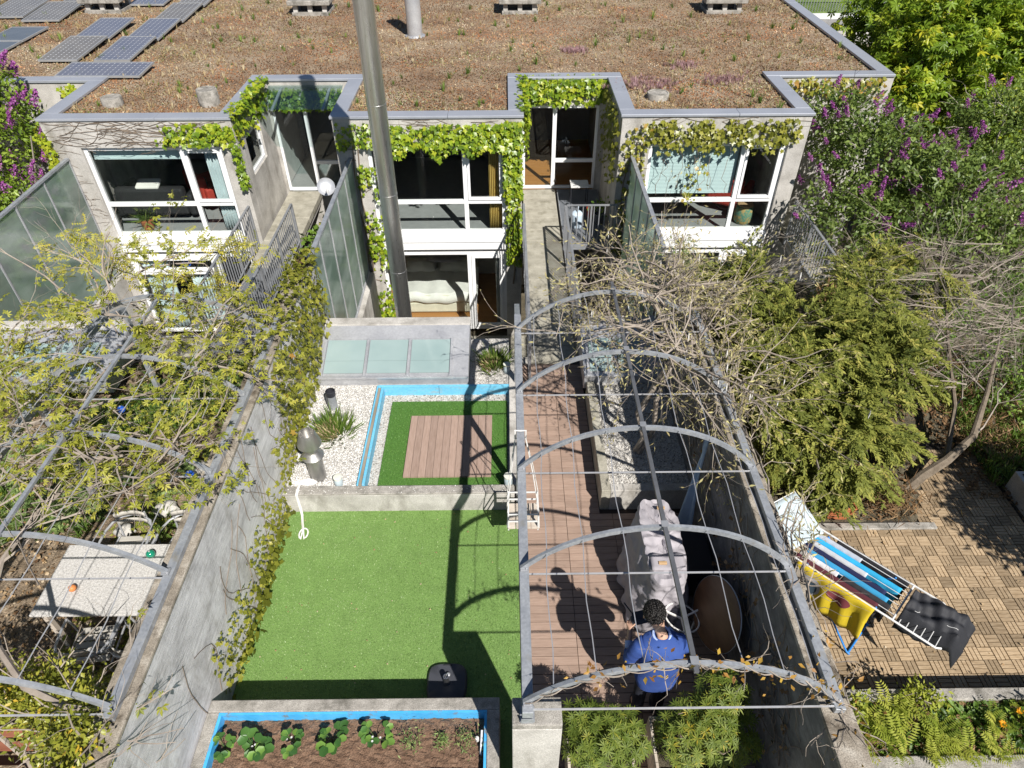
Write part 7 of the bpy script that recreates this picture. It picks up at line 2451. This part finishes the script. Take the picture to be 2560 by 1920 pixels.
def garden_chair(x, y, rz, label):
    t = empty('garden_chair', (0, 0, 0), label, 'chair', 'tubular chairs round the garden table')
    for i in range(5):
        yy = -0.19 + i * 0.083
        MB().box(-0.2, 0.2, yy, yy + 0.068, 0.432 + 0.002 * i, 0.447 + 0.002 * i).build('seat_slat', M['slat_grey'], t, bev=0.004)
    q = MB()
    hoop = [(-0.27, 0.20, 0.66), (-0.275, 0.05, 0.665), (-0.265, -0.1, 0.67), (-0.22, -0.22, 0.68), (-0.12, -0.29, 0.70), (0, -0.31, 0.71), (0.12, -0.29, 0.70), (0.22, -0.22, 0.68), (0.265, -0.1, 0.67), (0.275, 0.05, 0.665), (0.27, 0.20, 0.66)]
    q.tube(hoop, 0.014, 8)
    q.build('arm_hoop', M['alu'], t)
    for s in (-1, 1):
        MB().tube([(s * 0.27, 0.20, 0.66), (s * 0.262, 0.215, 0.5), (s * 0.245, 0.22, 0.0)], 0.013, 8).build('leg', M['alu'], t)
        MB().tube([(s * 0.17, -0.26, 0.80), (s * 0.18, -0.23, 0.5), (s * 0.2, -0.2, 0.0)], 0.013, 8).build('leg', M['alu'], t)
        MB().tube([(s * 0.225, -0.21, 0.425), (s * 0.235, 0.21, 0.428)], 0.011, 6).build('seat_rail', M['alu'], t)
    for z in (0.60, 0.73):
        q = MB().grid(lambda u, v: ((u - 0.5) * 0.36, -0.285 + 0.05 * (2 * u - 1) ** 2, z + 0.075 * v), 8, 1)
        q.build('back_slat', M['slat_grey'], t, solid=0.01)
    t.location = (x, y, 0)
    t.rotation_euler = (0, 0, rz)
    return t


garden_chair(-4.38, 3.72, 0.1, 'tubular chair drawn up at the near side of the stone table')
garden_chair(-3.82, 3.74, -0.08, 'tubular chair at the near right corner of the stone table')
garden_chair(-4.48, 4.93, math.pi + 0.05, 'tubular chair with slats at the far side of the stone table')
garden_chair(-3.85, 4.93, math.pi - 0.1, 'tubular chair at the far right, beside the garden wall')
M['orange'] = flat('orange_ball', (0.60, 0.22, 0.07), 0.5)
M['blue_glass'] = flat('blue_glass', (0.02, 0.10, 0.50), 0.12, spec=0.8)
M['green_glass'] = flat('green_glass', (0.01, 0.20, 0.12), 0.12, spec=0.8)
def ball(name, x, y, z, r_, mat, lab, cat, stalk=True):
    t = empty(name, (x, y, 0 if stalk else z - r_), lab, cat)
    MB().lathe([(r_ * math.sin(a), -r_ * math.cos(a)) for a in [3.14159 * (i + 0.3) / 12.6 for i in range(13)]], (x, y, z), 20).build('globe', M[mat], t)
    MB().lathe([(r_ * 0.22, r_ * 0.9), (r_ * 0.2, r_ * 1.15), (r_ * 0.1, r_ * 1.2)], (x, y, z), 10).build('cap', M['alu'], t)
    if stalk:
        MB().tube([(x, y, 0), (x, y, z - r_ * 0.9)], 0.006, 6).build('stake', M['dark_steel'], t)
ball('orange_ball', -4.71, 4.2, 0.765, 0.04, 'orange', 'orange ball lying on the stone table', 'ball', False)
ball('garden_globe', -4.26, 6.18, 0.35, 0.06, 'blue_glass', 'blue glass globe on a stake beside the round green plant', 'globe')
ball('garden_globe', -5.5, 7.2, 0.6, 0.055, 'blue_glass', 'pale blue globe on a stake among the vine leaves', 'globe')
ball('garden_globe', -4.03, 4.62, 0.775, 0.05, 'green_glass', 'dark green glass globe at the far edge of the stone table', 'globe', False)

t = empty('slatted_bench', (-4.6, 2.6, 0), 'red brown slatted bench under the ivy hedge at the bottom left', 'bench')
for i in range(4):
    y = 2.42 + i * 0.125
    MB().box(-5.3, -3.85, y, y + 0.085, 0.43, 0.455).build('seat_slat', M['red_wood'], t, bev=0.004)
for i in range(2):
    MB().box(-5.3, -3.85, 2.36 - 0.02 * i, 2.38 - 0.02 * i, 0.55 + 0.14 * i, 0.65 + 0.14 * i).build('back_slat', M['red_wood'], t, bev=0.004)
for x in (-5.2, -4.0):
    MB().box(x, x + 0.05, 2.4, 2.9, 0.38, 0.428).build('bearer', M['dark_steel'], t)
    for y in (2.42, 2.84):
        MB().box(x, x + 0.05, y, y + 0.05, 0, 0.38).build('leg', M['dark_steel'], t)
for (x, y, r_, lab) in ((-4.55, 5.85, 0.16, 'grey boulder in the left garden bed'), (-4.2, 6.55, 0.2, 'larger flat grey boulder behind the blue globe'), (-4.95, 5.5, 0.13, 'small grey boulder beside the path')):
    q = MB().grid(lambda u, v: (x + r_ * math.sin(v * 3.1416) * math.cos(u * 6.2832) * (1 + 0.15 * math.sin(5 * u * 6.28 + v * 4)), y + 0.8 * r_ * math.sin(v * 3.1416) * math.sin(u * 6.2832), 0.05 - 0.6 * r_ * math.cos(v * 3.1416) * (1 + 0.1 * math.sin(u * 12.56))), 14, 8)
    tag(q.build('boulder', M['concrete'], None, (x, y, 0)), lab, 'rock')

# moss cushions on the wall end by the footbridge
t = empty('moss', (-3.07, 8.9, 1.9), 'brown moss cushions on the wall end beside the glass screen', 'moss')
for i in range(9):
    x, y = -3.06 + rnd.uniform(-0.08, 0.08), 8.55 + 0.065 * i
    s_ = rnd.uniform(0.04, 0.075)
    MB().lathe([(s_, -0.005), (s_ * 0.95, s_ * 0.25), (s_ * 0.6, s_ * 0.45), (s_ * 0.15, s_ * 0.5)], (x, y, 1.9), 12, 1.2, 0.8).build('cushion', M['moss'], t)

# ------------------------------------------------------------------ right terrace: drying rack and laundry
A_ = Vector((3.02, 4.42, 0.95))
ux = Vector((0.70, -0.714, 0)).normalized()
wx = Vector((0.714, 0.70, 0)).normalized()
RL, RW = 1.12, 0.55
PT = lambda s, w_, z=0.0: A_ + ux * s + wx * w_ + Vector((0, 0, z))
t = empty('drying_rack', (3.5, 4.1, 0), 'white drying rack with blue legs on the wood tiles', 'drying rack')
q = MB()
MB().tube([PT(0, 0), PT(RL + 0.42, 0), PT(RL + 0.46, 0.03)], 0.011, 8).build('rail', M['white'], t)
MB().tube([PT(0, RW), PT(RL + 0.3, RW), PT(RL + 0.34, RW - 0.03)], 0.011, 8).build('rail', M['white'], t)
MB().tube([PT(0, 0), PT(0, RW)], 0.01, 8).build('end_bar', M['white'], t)
MB().tube([PT(RL, 0), PT(RL, RW)], 0.01, 8).build('end_bar', M['white'], t)
for i in range(1, 8):
    MB().tube([PT(0, RW * i / 8), PT(RL, RW * i / 8)], 0.004, 5).build('line', M['white'], t)
for i in range(6):
    MB().tube([PT(RL + 0.06 + 0.07 * i, 0), PT(RL + 0.06 + 0.07 * i, RW * 0.9)], 0.004, 5).build('line', M['white'], t)
M['blue_leg'] = flat('blue_painted_tube', (0.03, 0.20, 0.55), 0.4)
for w_, s0, s1 in ((0.03, 0.2, 0.95), (RW - 0.03, 0.2, 0.95)):
    MB().tube([PT(s1, w_, -0.01), PT(s0 + 0.02, w_, -0.92), PT(s0 - 0.02, w_, -0.935)], 0.011, 8).build('leg', M['blue_leg'], t)
    MB().tube([PT(s0, w_, -0.01), PT(s1 - 0.02, w_, -0.92), PT(s1 + 0.02, w_, -0.935)], 0.011, 8).build('leg', M['blue_leg'], t)
MB().tube([PT(0.95, 0.03, -0.93), PT(0.95, RW - 0.03, -0.93)], 0.011, 8).build('foot_bar', M['blue_leg'], t)
MB().tube([PT(0.2, 0.03, -0.93), PT(0.2, RW - 0.03, -0.93)], 0.011, 8).build('foot_bar', M['blue_leg'], t)
# raised wing with the pale cover
wing = [Vector((2.99, 4.42, 0.955)), Vector((3.48, 4.68, 0.955)), Vector((3.33, 5.24, 1.0)), Vector((2.97, 5.04, 1.0))]
MB().tube(wing, 0.01, 6, closed=True).build('wing_frame', M['white'], t)
q = MB().grid(lambda u, v: tuple(wing[0].lerp(wing[1], u).lerp(wing[3].lerp(wing[2], u), -0.02 + v * 1.04) + Vector((0, 0, 0.014 + 0.01 * math.sin(u * 6 + v * 4) - (0.05 * max(0, v - 0.93) / 0.07)))), 20, 20)
tag(q.build('towel', M['board_cover'], None, (3.2, 4.8, 0.9), solid=0.008), 'pale blue grey towel spread flat over the rack wing', 'towel')


def hang(s0, s1, w_, drop, col, label, name='garment', cat='laundry', folds=6, amp=0.012, drop2=None, patches=None):
    m_ = flat('laundry_' + name + '_' + str(len(bpy.data.materials)), col, 0.85, bmp=0.15)
    t = empty(name, tuple(PT((s0 + s1) / 2, w_, 0)), label, cat)
    d2 = drop2 if drop2 is not None else drop * 0.8
    n_ = 28
    q = MB()
    prof = [(-0.03, -drop), (-0.032, -drop * 0.66), (-0.032, -drop * 0.33), (-0.026, -0.025), (0, 0.012), (0.026, -0.025), (0.032, -d2 * 0.33), (0.032, -d2 * 0.66), (0.03, -d2)]
    def fn(u, v):
        k = v * (len(prof) - 1)
        i = min(int(k), len(prof) - 2)
        f = k - i
        pw, pz = prof[i][0] * (1 - f) + prof[i + 1][0] * f, prof[i][1] * (1 - f) + prof[i + 1][1] * f
        fold = amp * math.sin(u * folds * 6.283 + 2 * pz) * min(1, abs(pz) * 4)
        return tuple(PT(s0 + (s1 - s0) * u + 0.01 * math.sin(pz * 9), w_ + pw + fold, pz + 0.012 * math.sin(u * 5) * abs(pz)))
    q.grid(fn, n_, 24)
    q.build('cloth', m_, t, solid=0.004)
    for (pu, pv, ru, rv, pc, pn) in (patches or []):
        pm_ = flat('print_' + pn, pc, 0.85)
        p_ = MB()
        p_.grid(lambda u_, v_: tuple(Vector(fn(pu + ru * v_ * math.cos(6.2832 * u_), pv + rv * v_ * math.sin(6.2832 * u_))) - wx * (0.007 + 0.002 * (pn == 'dark'))), 28, 8)
        p_.build('print', pm_, t)
    return t


hang(0.12, 0.95, 0.0, 0.52, (0.62, 0.46, 0.02), 'yellow printed cloth hanging on the front rail of the rack', 'yellow_cloth', folds=4, amp=0.02, drop2=0.3,
     patches=[(0.22, 0.21, 0.17, 0.115, (0.40, 0.40, 0.42), 'grey'), (0.25, 0.19, 0.10, 0.085, (0.03, 0.05, 0.07), 'dark'), (0.62, 0.27, 0.15, 0.065, (0.22, 0.05, 0.06), 'maroon')])
hang(0.06, 0.95, RW * 1 / 8, 0.30, (0.09, 0.02, 0.03), 'dark maroon garment behind the yellow cloth', 'maroon_garment')
hang(0.08, 0.5, RW * 2 / 8, 0.22, (0.66, 0.66, 0.68), 'white ruffled garment beside the maroon one', 'white_garment', amp=0.02)
hang(0.55, 1.05, RW * 2 / 8, 0.26, (0.03, 0.03, 0.035), 'black garment beyond the white ruffled one', 'black_garment', amp=0.02)
hang(0.12, 1.0, RW * 3 / 8, 0.32, (0.04, 0.30, 0.55), 'mid blue towel hanging in the middle of the rack', 'blue_towel')
hang(0.06, 0.95, RW * 4 / 8, 0.30, (0.015, 0.02, 0.07), 'navy garment between the two blue towels', 'navy_garment')
hang(0.12, 0.72, RW * 5 / 8, 0.2, (0.55, 0.58, 0.62), 'pale printed garment behind the navy one', 'pale_garment', amp=0.018)
hang(0.05, 1.05, RW * 6 / 8, 0.34, (0.03, 0.38, 0.66), 'bright blue towel nearest the back of the rack', 'blue_towel')
hang(0.08, 0.6, RW * 7 / 8, 0.2, (0.45, 0.47, 0.52), 'grey patterned garment near the rack back rail', 'grey_garment', amp=0.018)
hang(0.3, 1.08, RW, 0.3, (0.02, 0.02, 0.024), 'black trousers over the back rail of the rack', 'black_trousers')
# dark jacket over the far wing
def jacket(u, v):
    p = PT(RL + 0.03 + 0.60 * u, RW * 0.52 + 0.52 * (v - 0.5) * (1.0 - 0.1 * u) + 0.10 * u)
    e = max(0, abs(v - 0.5) - 0.34) / 0.16
    k = max(0, u - 0.82) / 0.18
    z = 0.06 + 0.028 * math.sin(u * 9 + v * 5) + 0.025 * math.sin(v * 17 - u * 7) + 0.012 * math.sin(u * 31 + v * 11) - 0.20 * e - 0.18 * k
    return (p.x, p.y, p.z + z)
t = empty('black_jacket', tuple(PT(RL + 0.3, 0.3, 0)), 'black jacket with white zip lines draped over the far end of the rack', 'jacket')
q = MB().grid(jacket, 30, 30)
q.build('cloth', flat('black_softshell', (0.02, 0.021, 0.026), 0.7, bmp=0.2), t, solid=0.01)
for (u0, v0, u1, v1) in ((0.62, 0.28, 0.78, 0.30), (0.15, 0.3, 0.22, 0.42)):
    MB().tube([tuple(Vector(jacket(u0 + (u1 - u0) * i / 6, v0 + (v1 - v0) * i / 6)) + Vector((0, 0, 0.008))) for i in range(7)], 0.0025, 4).build('zip', M['white'], t)

# terracotta planter by the conifer
t = empty('terracotta_planter', (4.25, 5.72, 0.0), 'square terracotta planter under the conifer tips', 'planter')
q = MB()
w0, w1 = 0.13, 0.18
q.add([(-w0, -w0, 0), (w0, -w0, 0), (w0, w0, 0), (-w0, w0, 0), (-w1, -w1, 0.28), (w1, -w1, 0.28), (w1, w1, 0.28), (-w1, w1, 0.28), (-w1 + 0.025, -w1 + 0.025, 0.28), (w1 - 0.025, -w1 + 0.025, 0.28), (w1 - 0.025, w1 - 0.025, 0.28), (-w1 + 0.025, w1 - 0.025, 0.28)],
      [(0, 3, 2, 1), (0, 1, 5, 4), (1, 2, 6, 5), (2, 3, 7, 6), (3, 0, 4, 7), (4, 5, 9, 8), (5, 6, 10, 9), (6, 7, 11, 10), (7, 4, 8, 11)])
q.v = [(x + 4.25, y + 5.72, z) for x, y, z in q.v]
q.build('pot', M['terracotta'], t, bev=0.008)
MB().box(4.1, 4.4, 5.57, 5.87, 0.1, 0.24).build('soil', M['dark_soil'], t)
n = 120
a = rng.normal(0, 0.09, (n, 3)) * [1, 1, 0.4] + [4.25, 5.70, 0.3]
scatter('foliage', LEAF, a, rdir(n, 0.5), rng.normal(size=(n, 3)) + [0, 0, 1], rng.uniform(0.04, 0.07, n), rng.uniform(0.3, 0.9, n), M['herb'], t)
t = empty('planter_box', (6.95, 5.75, 0), 'grey planter box cut by the right edge of the picture', 'planter')
MB().box(6.72, 7.4, 5.5, 6.1, 0.0, 0.35).build('box_wall', M['concrete'], t, bev=0.01)
MB().box(6.78, 7.34, 5.56, 6.04, 0.352, 0.36).build('soil', M['dark_soil'], t)

# ------------------------------------------------------------------ balcony and rooms
t = empty('side_table', (1.62, 14.6, 0), 'small square table with white top on the recess balcony', 'table')
MB().box(1.42, 1.82, 14.42, 14.78, 0.5, 0.525).build('table_top', M['white'], t)
for (x, y) in ((1.43, 14.43), (1.8, 14.43), (1.43, 14.76), (1.8, 14.76)):
    MB().bar((x, y, 0), (x, y, 0.498), 0.016).build('leg', M['black'], t)
t = empty('watering_can', (1.5, 13.6, 0), 'pale grey watering can standing on the balcony grating', 'watering can')
MB().lathe([(0.12, 0.0), (0.13, 0.02), (0.125, 0.3), (0.09, 0.34), (0.06, 0.35)], (1.5, 13.6, 0.0), 24).build('body', M['pale_blue_sheet'], t)
MB().tube([(1.5, 13.49, 0.1), (1.46, 13.36, 0.24), (1.44, 13.28, 0.36)], [0.03, 0.02, 0.018], 10).build('spout', M['pale_blue_sheet'], t)
MB().tube([(1.5, 13.56, 0.34), (1.52, 13.62, 0.45), (1.53, 13.75, 0.42), (1.53, 13.75, 0.2)], 0.014, 8).build('handle', M['pale_blue_sheet'], t)
for (x, y, r_, mt, lab) in ((1.85, 14.0, 0.1, 'red', 'red flower pot on the balcony'), (2.0, 13.75, 0.12, 'dark_steel', 'dark plant pot with green plant on the balcony')):
    t = empty('flower_pot', (x, y, 0), lab, 'pot')
    MB().lathe([(r_ * 0.75, 0.0), (r_, 0.2), (r_ * 1.05, 0.2), (r_ * 1.05, 0.23), (r_ * 0.9, 0.23), (r_ * 0.88, 0.19)], (x, y, 0), 20).build('pot', M[mt], t)
    if mt != 'red':
        n = 90
        a = rng.normal(0, 0.09, (n, 3)) + [x, y, 0.36]
        scatter('foliage', LEAF, a, rdir(n, 0.5), rng.normal(size=(n, 3)) + [0, 0, 1], rng.uniform(0.06, 0.11, n), None, M['green'], t)

t = empty('satellite_dish', (-3.3, 12.1, 1.4), 'small grey satellite dish beside the top of the green glass screen', 'satellite dish')
m = Vector((0.25, -0.75, 0.55)).to_track_quat('Z', 'Y').to_matrix()
q = MB().lathe([(0.03, 0.0), (0.08, 0.01), (0.13, 0.025), (0.165, 0.045), (0.166, 0.04), (0.13, 0.02), (0.06, 0.003)], (0, 0, 0), 28)
q.v = [tuple(Vector((-3.38, 12.15, 1.62)) + m @ Vector(p)) for p in q.v]
q.build('dish', M['alu'], t)
MB().tube([(-3.38, 12.15, 1.6), (-3.3, 11.9, 1.68)], 0.012, 6).build('arm', M['galv'], t)
MB().lathe([(0.025, -0.04), (0.03, 0.0), (0.025, 0.04)], (-3.29, 11.87, 1.69), 12).build('feed', M['white'], t)
MB().tube([(-3.4, 12.2, 1.58), (-3.25, 12.22, 1.55), (-3.1, 12.22, 1.55)], 0.018, 8).build('mount', M['galv'], t)
for (x, y, z, mt, n, s_, lab) in ((-3.75, 12.3, 0.05, 'green', 160, 0.14, 'bright green pot plant beside the left footbridge'), (-3.6, 13.0, 0.0, 'ivy_olive', 160, 0.12, 'olive leaved pot plant under the satellite dish')):
    t = empty('pot_plant', (x, y, z - 0.25), lab, 'plant')
    MB().lathe([(0.12, -0.25), (0.15, 0.0), (0.155, 0.03), (0.13, 0.03)], (x, y, z), 18).build('pot', M['dark_steel'], t)
    a = rng.normal(0, 0.15, (n, 3)) + [x, y, z + 0.28]
    scatter('foliage', IVY, a, rdir(n, 0.4), rng.normal(size=(n, 3)) + [0, 0, 1], rng.uniform(0.08, s_, n), rng.uniform(0.3, 0.9, n), M[mt], t)
t = empty('plant_shelf', (-3.7, 12.6, -0.3), 'steel shelf carrying pot plants by the left footbridge', 'shelf')
MB().box(-4.3, -3.2, 12.0, 13.2, -0.26, -0.2).build('shelf_plate', M['mesh_grate'], t)
MB().box(-4.3, -3.18, 12.0, 12.04, -0.32, -0.262).build('bearer', M['galv'], t)

# bed in the lower room
t = empty('bed', (-1.7, 14.9, -2.6), 'white bed with pillows seen through the middle lower window', 'bed')
MB().box(-2.62, -0.78, 14.05, 15.85, -2.55, -2.28).build('box_spring', M['cream'], t, bev=0.02)
MB().box(-2.62, -0.78, 14.05, 15.85, -2.278, -2.06).build('mattress', M['cream'], t, bev=0.03)
q = MB().grid(lambda u, v: (-2.66 + 1.92 * u, 14.0 + 1.2 * v, -2.03 + 0.025 * math.sin(u * 9 + v * 5) + 0.02 * math.sin(u * 23 + 3) - 0.2 * max(0, 0.06 - v) / 0.06), 40, 24)
q.build('duvet', M['linen'], t, solid=0.04)
for x in (-2.2, -1.35):
    q = MB().grid(lambda u, v: (x - 0.38 + 0.74 * u, 15.05 + 0.5 * v, -2.02 + 0.16 * (math.sin(u * 3.14) * math.sin(v * 3.14)) ** 0.5 + 0.01 * math.sin(u * 20 + v * 9)), 20, 14)
    q.build('pillow', M['linen'], t, solid=0.05)
for x, lab in ((-2.05, 'dark oval shape lying on the bed pillows'),):
    t = empty('dark_oval', (-1.6, 14.9, -2.0), 'dark oval shape lying at the back of the white bed', 'cushion')
    MB().lathe([(0.2, 0), (0.24, 0.03), (0.2, 0.06), (0.1, 0.07)], (-1.6, 15.35, -1.86), 28, 2.0, 0.6).build('cushion', M['tarp'], t)  # flat dark oval set on the pillows

def armchair(x, y, rz, mat, label, name='armchair'):
    t = empty(name, (0, 0, 0), label, 'armchair')
    MB().box(-0.36, 0.36, -0.34, 0.34, 0.16, 0.4).build('seat', M[mat], t, bev=0.06)
    MB().box(-0.38, 0.38, 0.28, 0.46, 0.18, 0.82).build('backrest', M[mat], t, bev=0.06)
    for s in (-1, 1):
        MB().box(s * 0.4 - 0.07, s * 0.4 + 0.07, -0.34, 0.4, 0.17, 0.58).build('armrest', M[mat], t, bev=0.05)
    MB().lathe([(0.24, 0.0), (0.24, 0.02), (0.03, 0.04), (0.03, 0.158)], (0, 0, 0), 20).build('foot', M['alu'], t)
    t.location = (x, y, 0)
    t.rotation_euler = (0, 0, rz)
armchair(5.0, 14.55, 2.6, 'red', 'red armchair behind the end house window')
armchair(-6.7, 14.9, 2.4, 'red', 'red armchair behind the left house window')
t = empty('sofa', (-7.75, 14.6, 0), 'dark leather sofa with white cushion behind the left house window', 'sofa')
MB().box(-8.5, -7.0, 14.2, 15.0, 0.1, 0.42).build('seat', M['black_leather'], t, bev=0.06)
MB().box(-8.5, -7.0, 14.0, 14.22, 0.12, 0.75).build('backrest', M['black_leather'], t, bev=0.07)
for x in (-8.58, -7.0):
    MB().box(x, x + 0.16, 14.02, 15.0, 0.1, 0.6).build('armrest', M['black_leather'], t, bev=0.06)
MB().obox((-7.75, 14.15, 0.80), (0.5, 0.3, 0.07), Matrix.Rotation(0.3, 3, 'X')).build('cushion', M['linen'], t, bev=0.03)
M['drum'] = pbr('woven_yellow_green', [(0.4, (0.42, 0.30, 0.11)), (0.5, (0.05, 0.25, 0.2)), (0.62, (0.45, 0.33, 0.13))], 9, 0.8)
t = empty('drum_stool', (5.15, 13.75, 0), 'woven yellow and green stool in the corner of the end house window', 'stool')
MB().lathe([(0.15, 0.0), (0.19, 0.05), (0.2, 0.22), (0.18, 0.38), (0.16, 0.4)], (5.15, 13.75, 0), 24).build('body', M['drum'], t)
MB().lathe([(0.165, 0.4), (0.17, 0.42), (0.15, 0.435)], (5.15, 13.75, 0), 24).build('seat', M['tan'], t)
t = empty('pot_plant', (-7.8, 13.62, 0), 'grassy house plant in a brown pot inside the left house window', 'plant')
MB().lathe([(0.1, 0.0), (0.14, 0.2), (0.15, 0.22), (0.12, 0.22)], (-7.8, 13.65, 0), 20).build('pot', M['terracotta'], t)
n = 120
a = rng.normal(0, 0.04, (n, 3)) * [1, 1, 0] + [-7.8, 13.65, 0.22]
scatter('foliage', BLADE, a, rdir(n, 0.6), rng.normal(size=(n, 3)), rng.uniform(0.2, 0.4, n), None, M['grass'], t)
t = empty('wooden_desk', (3.3, 14.9, 0), 'orange wooden desk inside the end house behind the blind', 'desk')
MB().box(2.6, 4.5, 14.6, 15.2, 0.68, 0.72).build('desk_top', M['wood_floor'], t)
MB().box(2.62, 2.9, 14.62, 15.18, 0.02, 0.679).build('drawers', M['wood_floor'], t)
for x in (4.42,):
    MB().box(x, x + 0.05, 14.62, 14.67, 0, 0.679).build('leg', M['dark_steel'], t)
    MB().box(x, x + 0.05, 15.12, 15.17, 0, 0.679).build('leg', M['dark_steel'], t)
t = empty('blue_ornament', (-7.13, 13.34, -0.75), 'blue ring ornament hanging in the left house lower window', 'ornament')
MB().tube([(-7.13 + 0.09 * math.cos(a), 13.36, -0.72 + 0.06 * math.sin(a)) for a in [6.283 * i / 20 for i in range(20)]], 0.014, 6, closed=True).build('ring', M['blue_glass'], t)
MB().tube([(-7.13, 13.36, -0.66), (-7.13, 13.36, -0.5)], 0.003, 4).build('string', M['rope'], t)

# ------------------------------------------------------------------ beyond the roofs
g = MB().box(6, 60, 38.2, 42.6, -2.719, -2.70)
M['asphalt'] = pbr('pale_asphalt', [(0.3, (0.20, 0.195, 0.19)), (0.7, (0.30, 0.295, 0.285))], 3, 0.9, bmp=0.3)
struct(g.build('road', M['asphalt']))
t = empty('road_wall', (25, 38, -2.7), 'low pale road wall beyond the roof at the top', 'wall')
MB().box(6, 60, 37.7, 38.1, -2.72, -2.2).build('wall_body', M['concrete'], t, bev=0.02)
MB().box(6, 60, 42.6, 42.8, -2.72, -2.45).build('kerb', M['white'], t)
M['bank'] = pbr('grass_bank', [(0.3, (0.07, 0.12, 0.03)), (0.7, (0.16, 0.22, 0.06))], 2, 0.95, bmp=0.8, bscale=20)
g = MB().add([(6, 43, -2.7), (60, 43, -2.7), (60, 60, 1.5), (6, 60, 1.5)], [(0, 1, 2, 3)])
struct(g.build('grass_bank', M['bank']))
railing(0, 0, 1, 'temporary') if False else None
t = empty('fence', (20, 43.6, -2.6), 'thin upright bar fence beyond the road at the top edge', 'fence')
for i in range(90):
    x = 14 + i * 0.16
    MB().box(x, x + 0.03, 43.6, 43.63, -2.6, -1.2).build('bar', M['rail'], t)
MB().box(14, 28.5, 43.6, 43.64, -1.2, -1.14).build('top_rail', M['rail'], t)
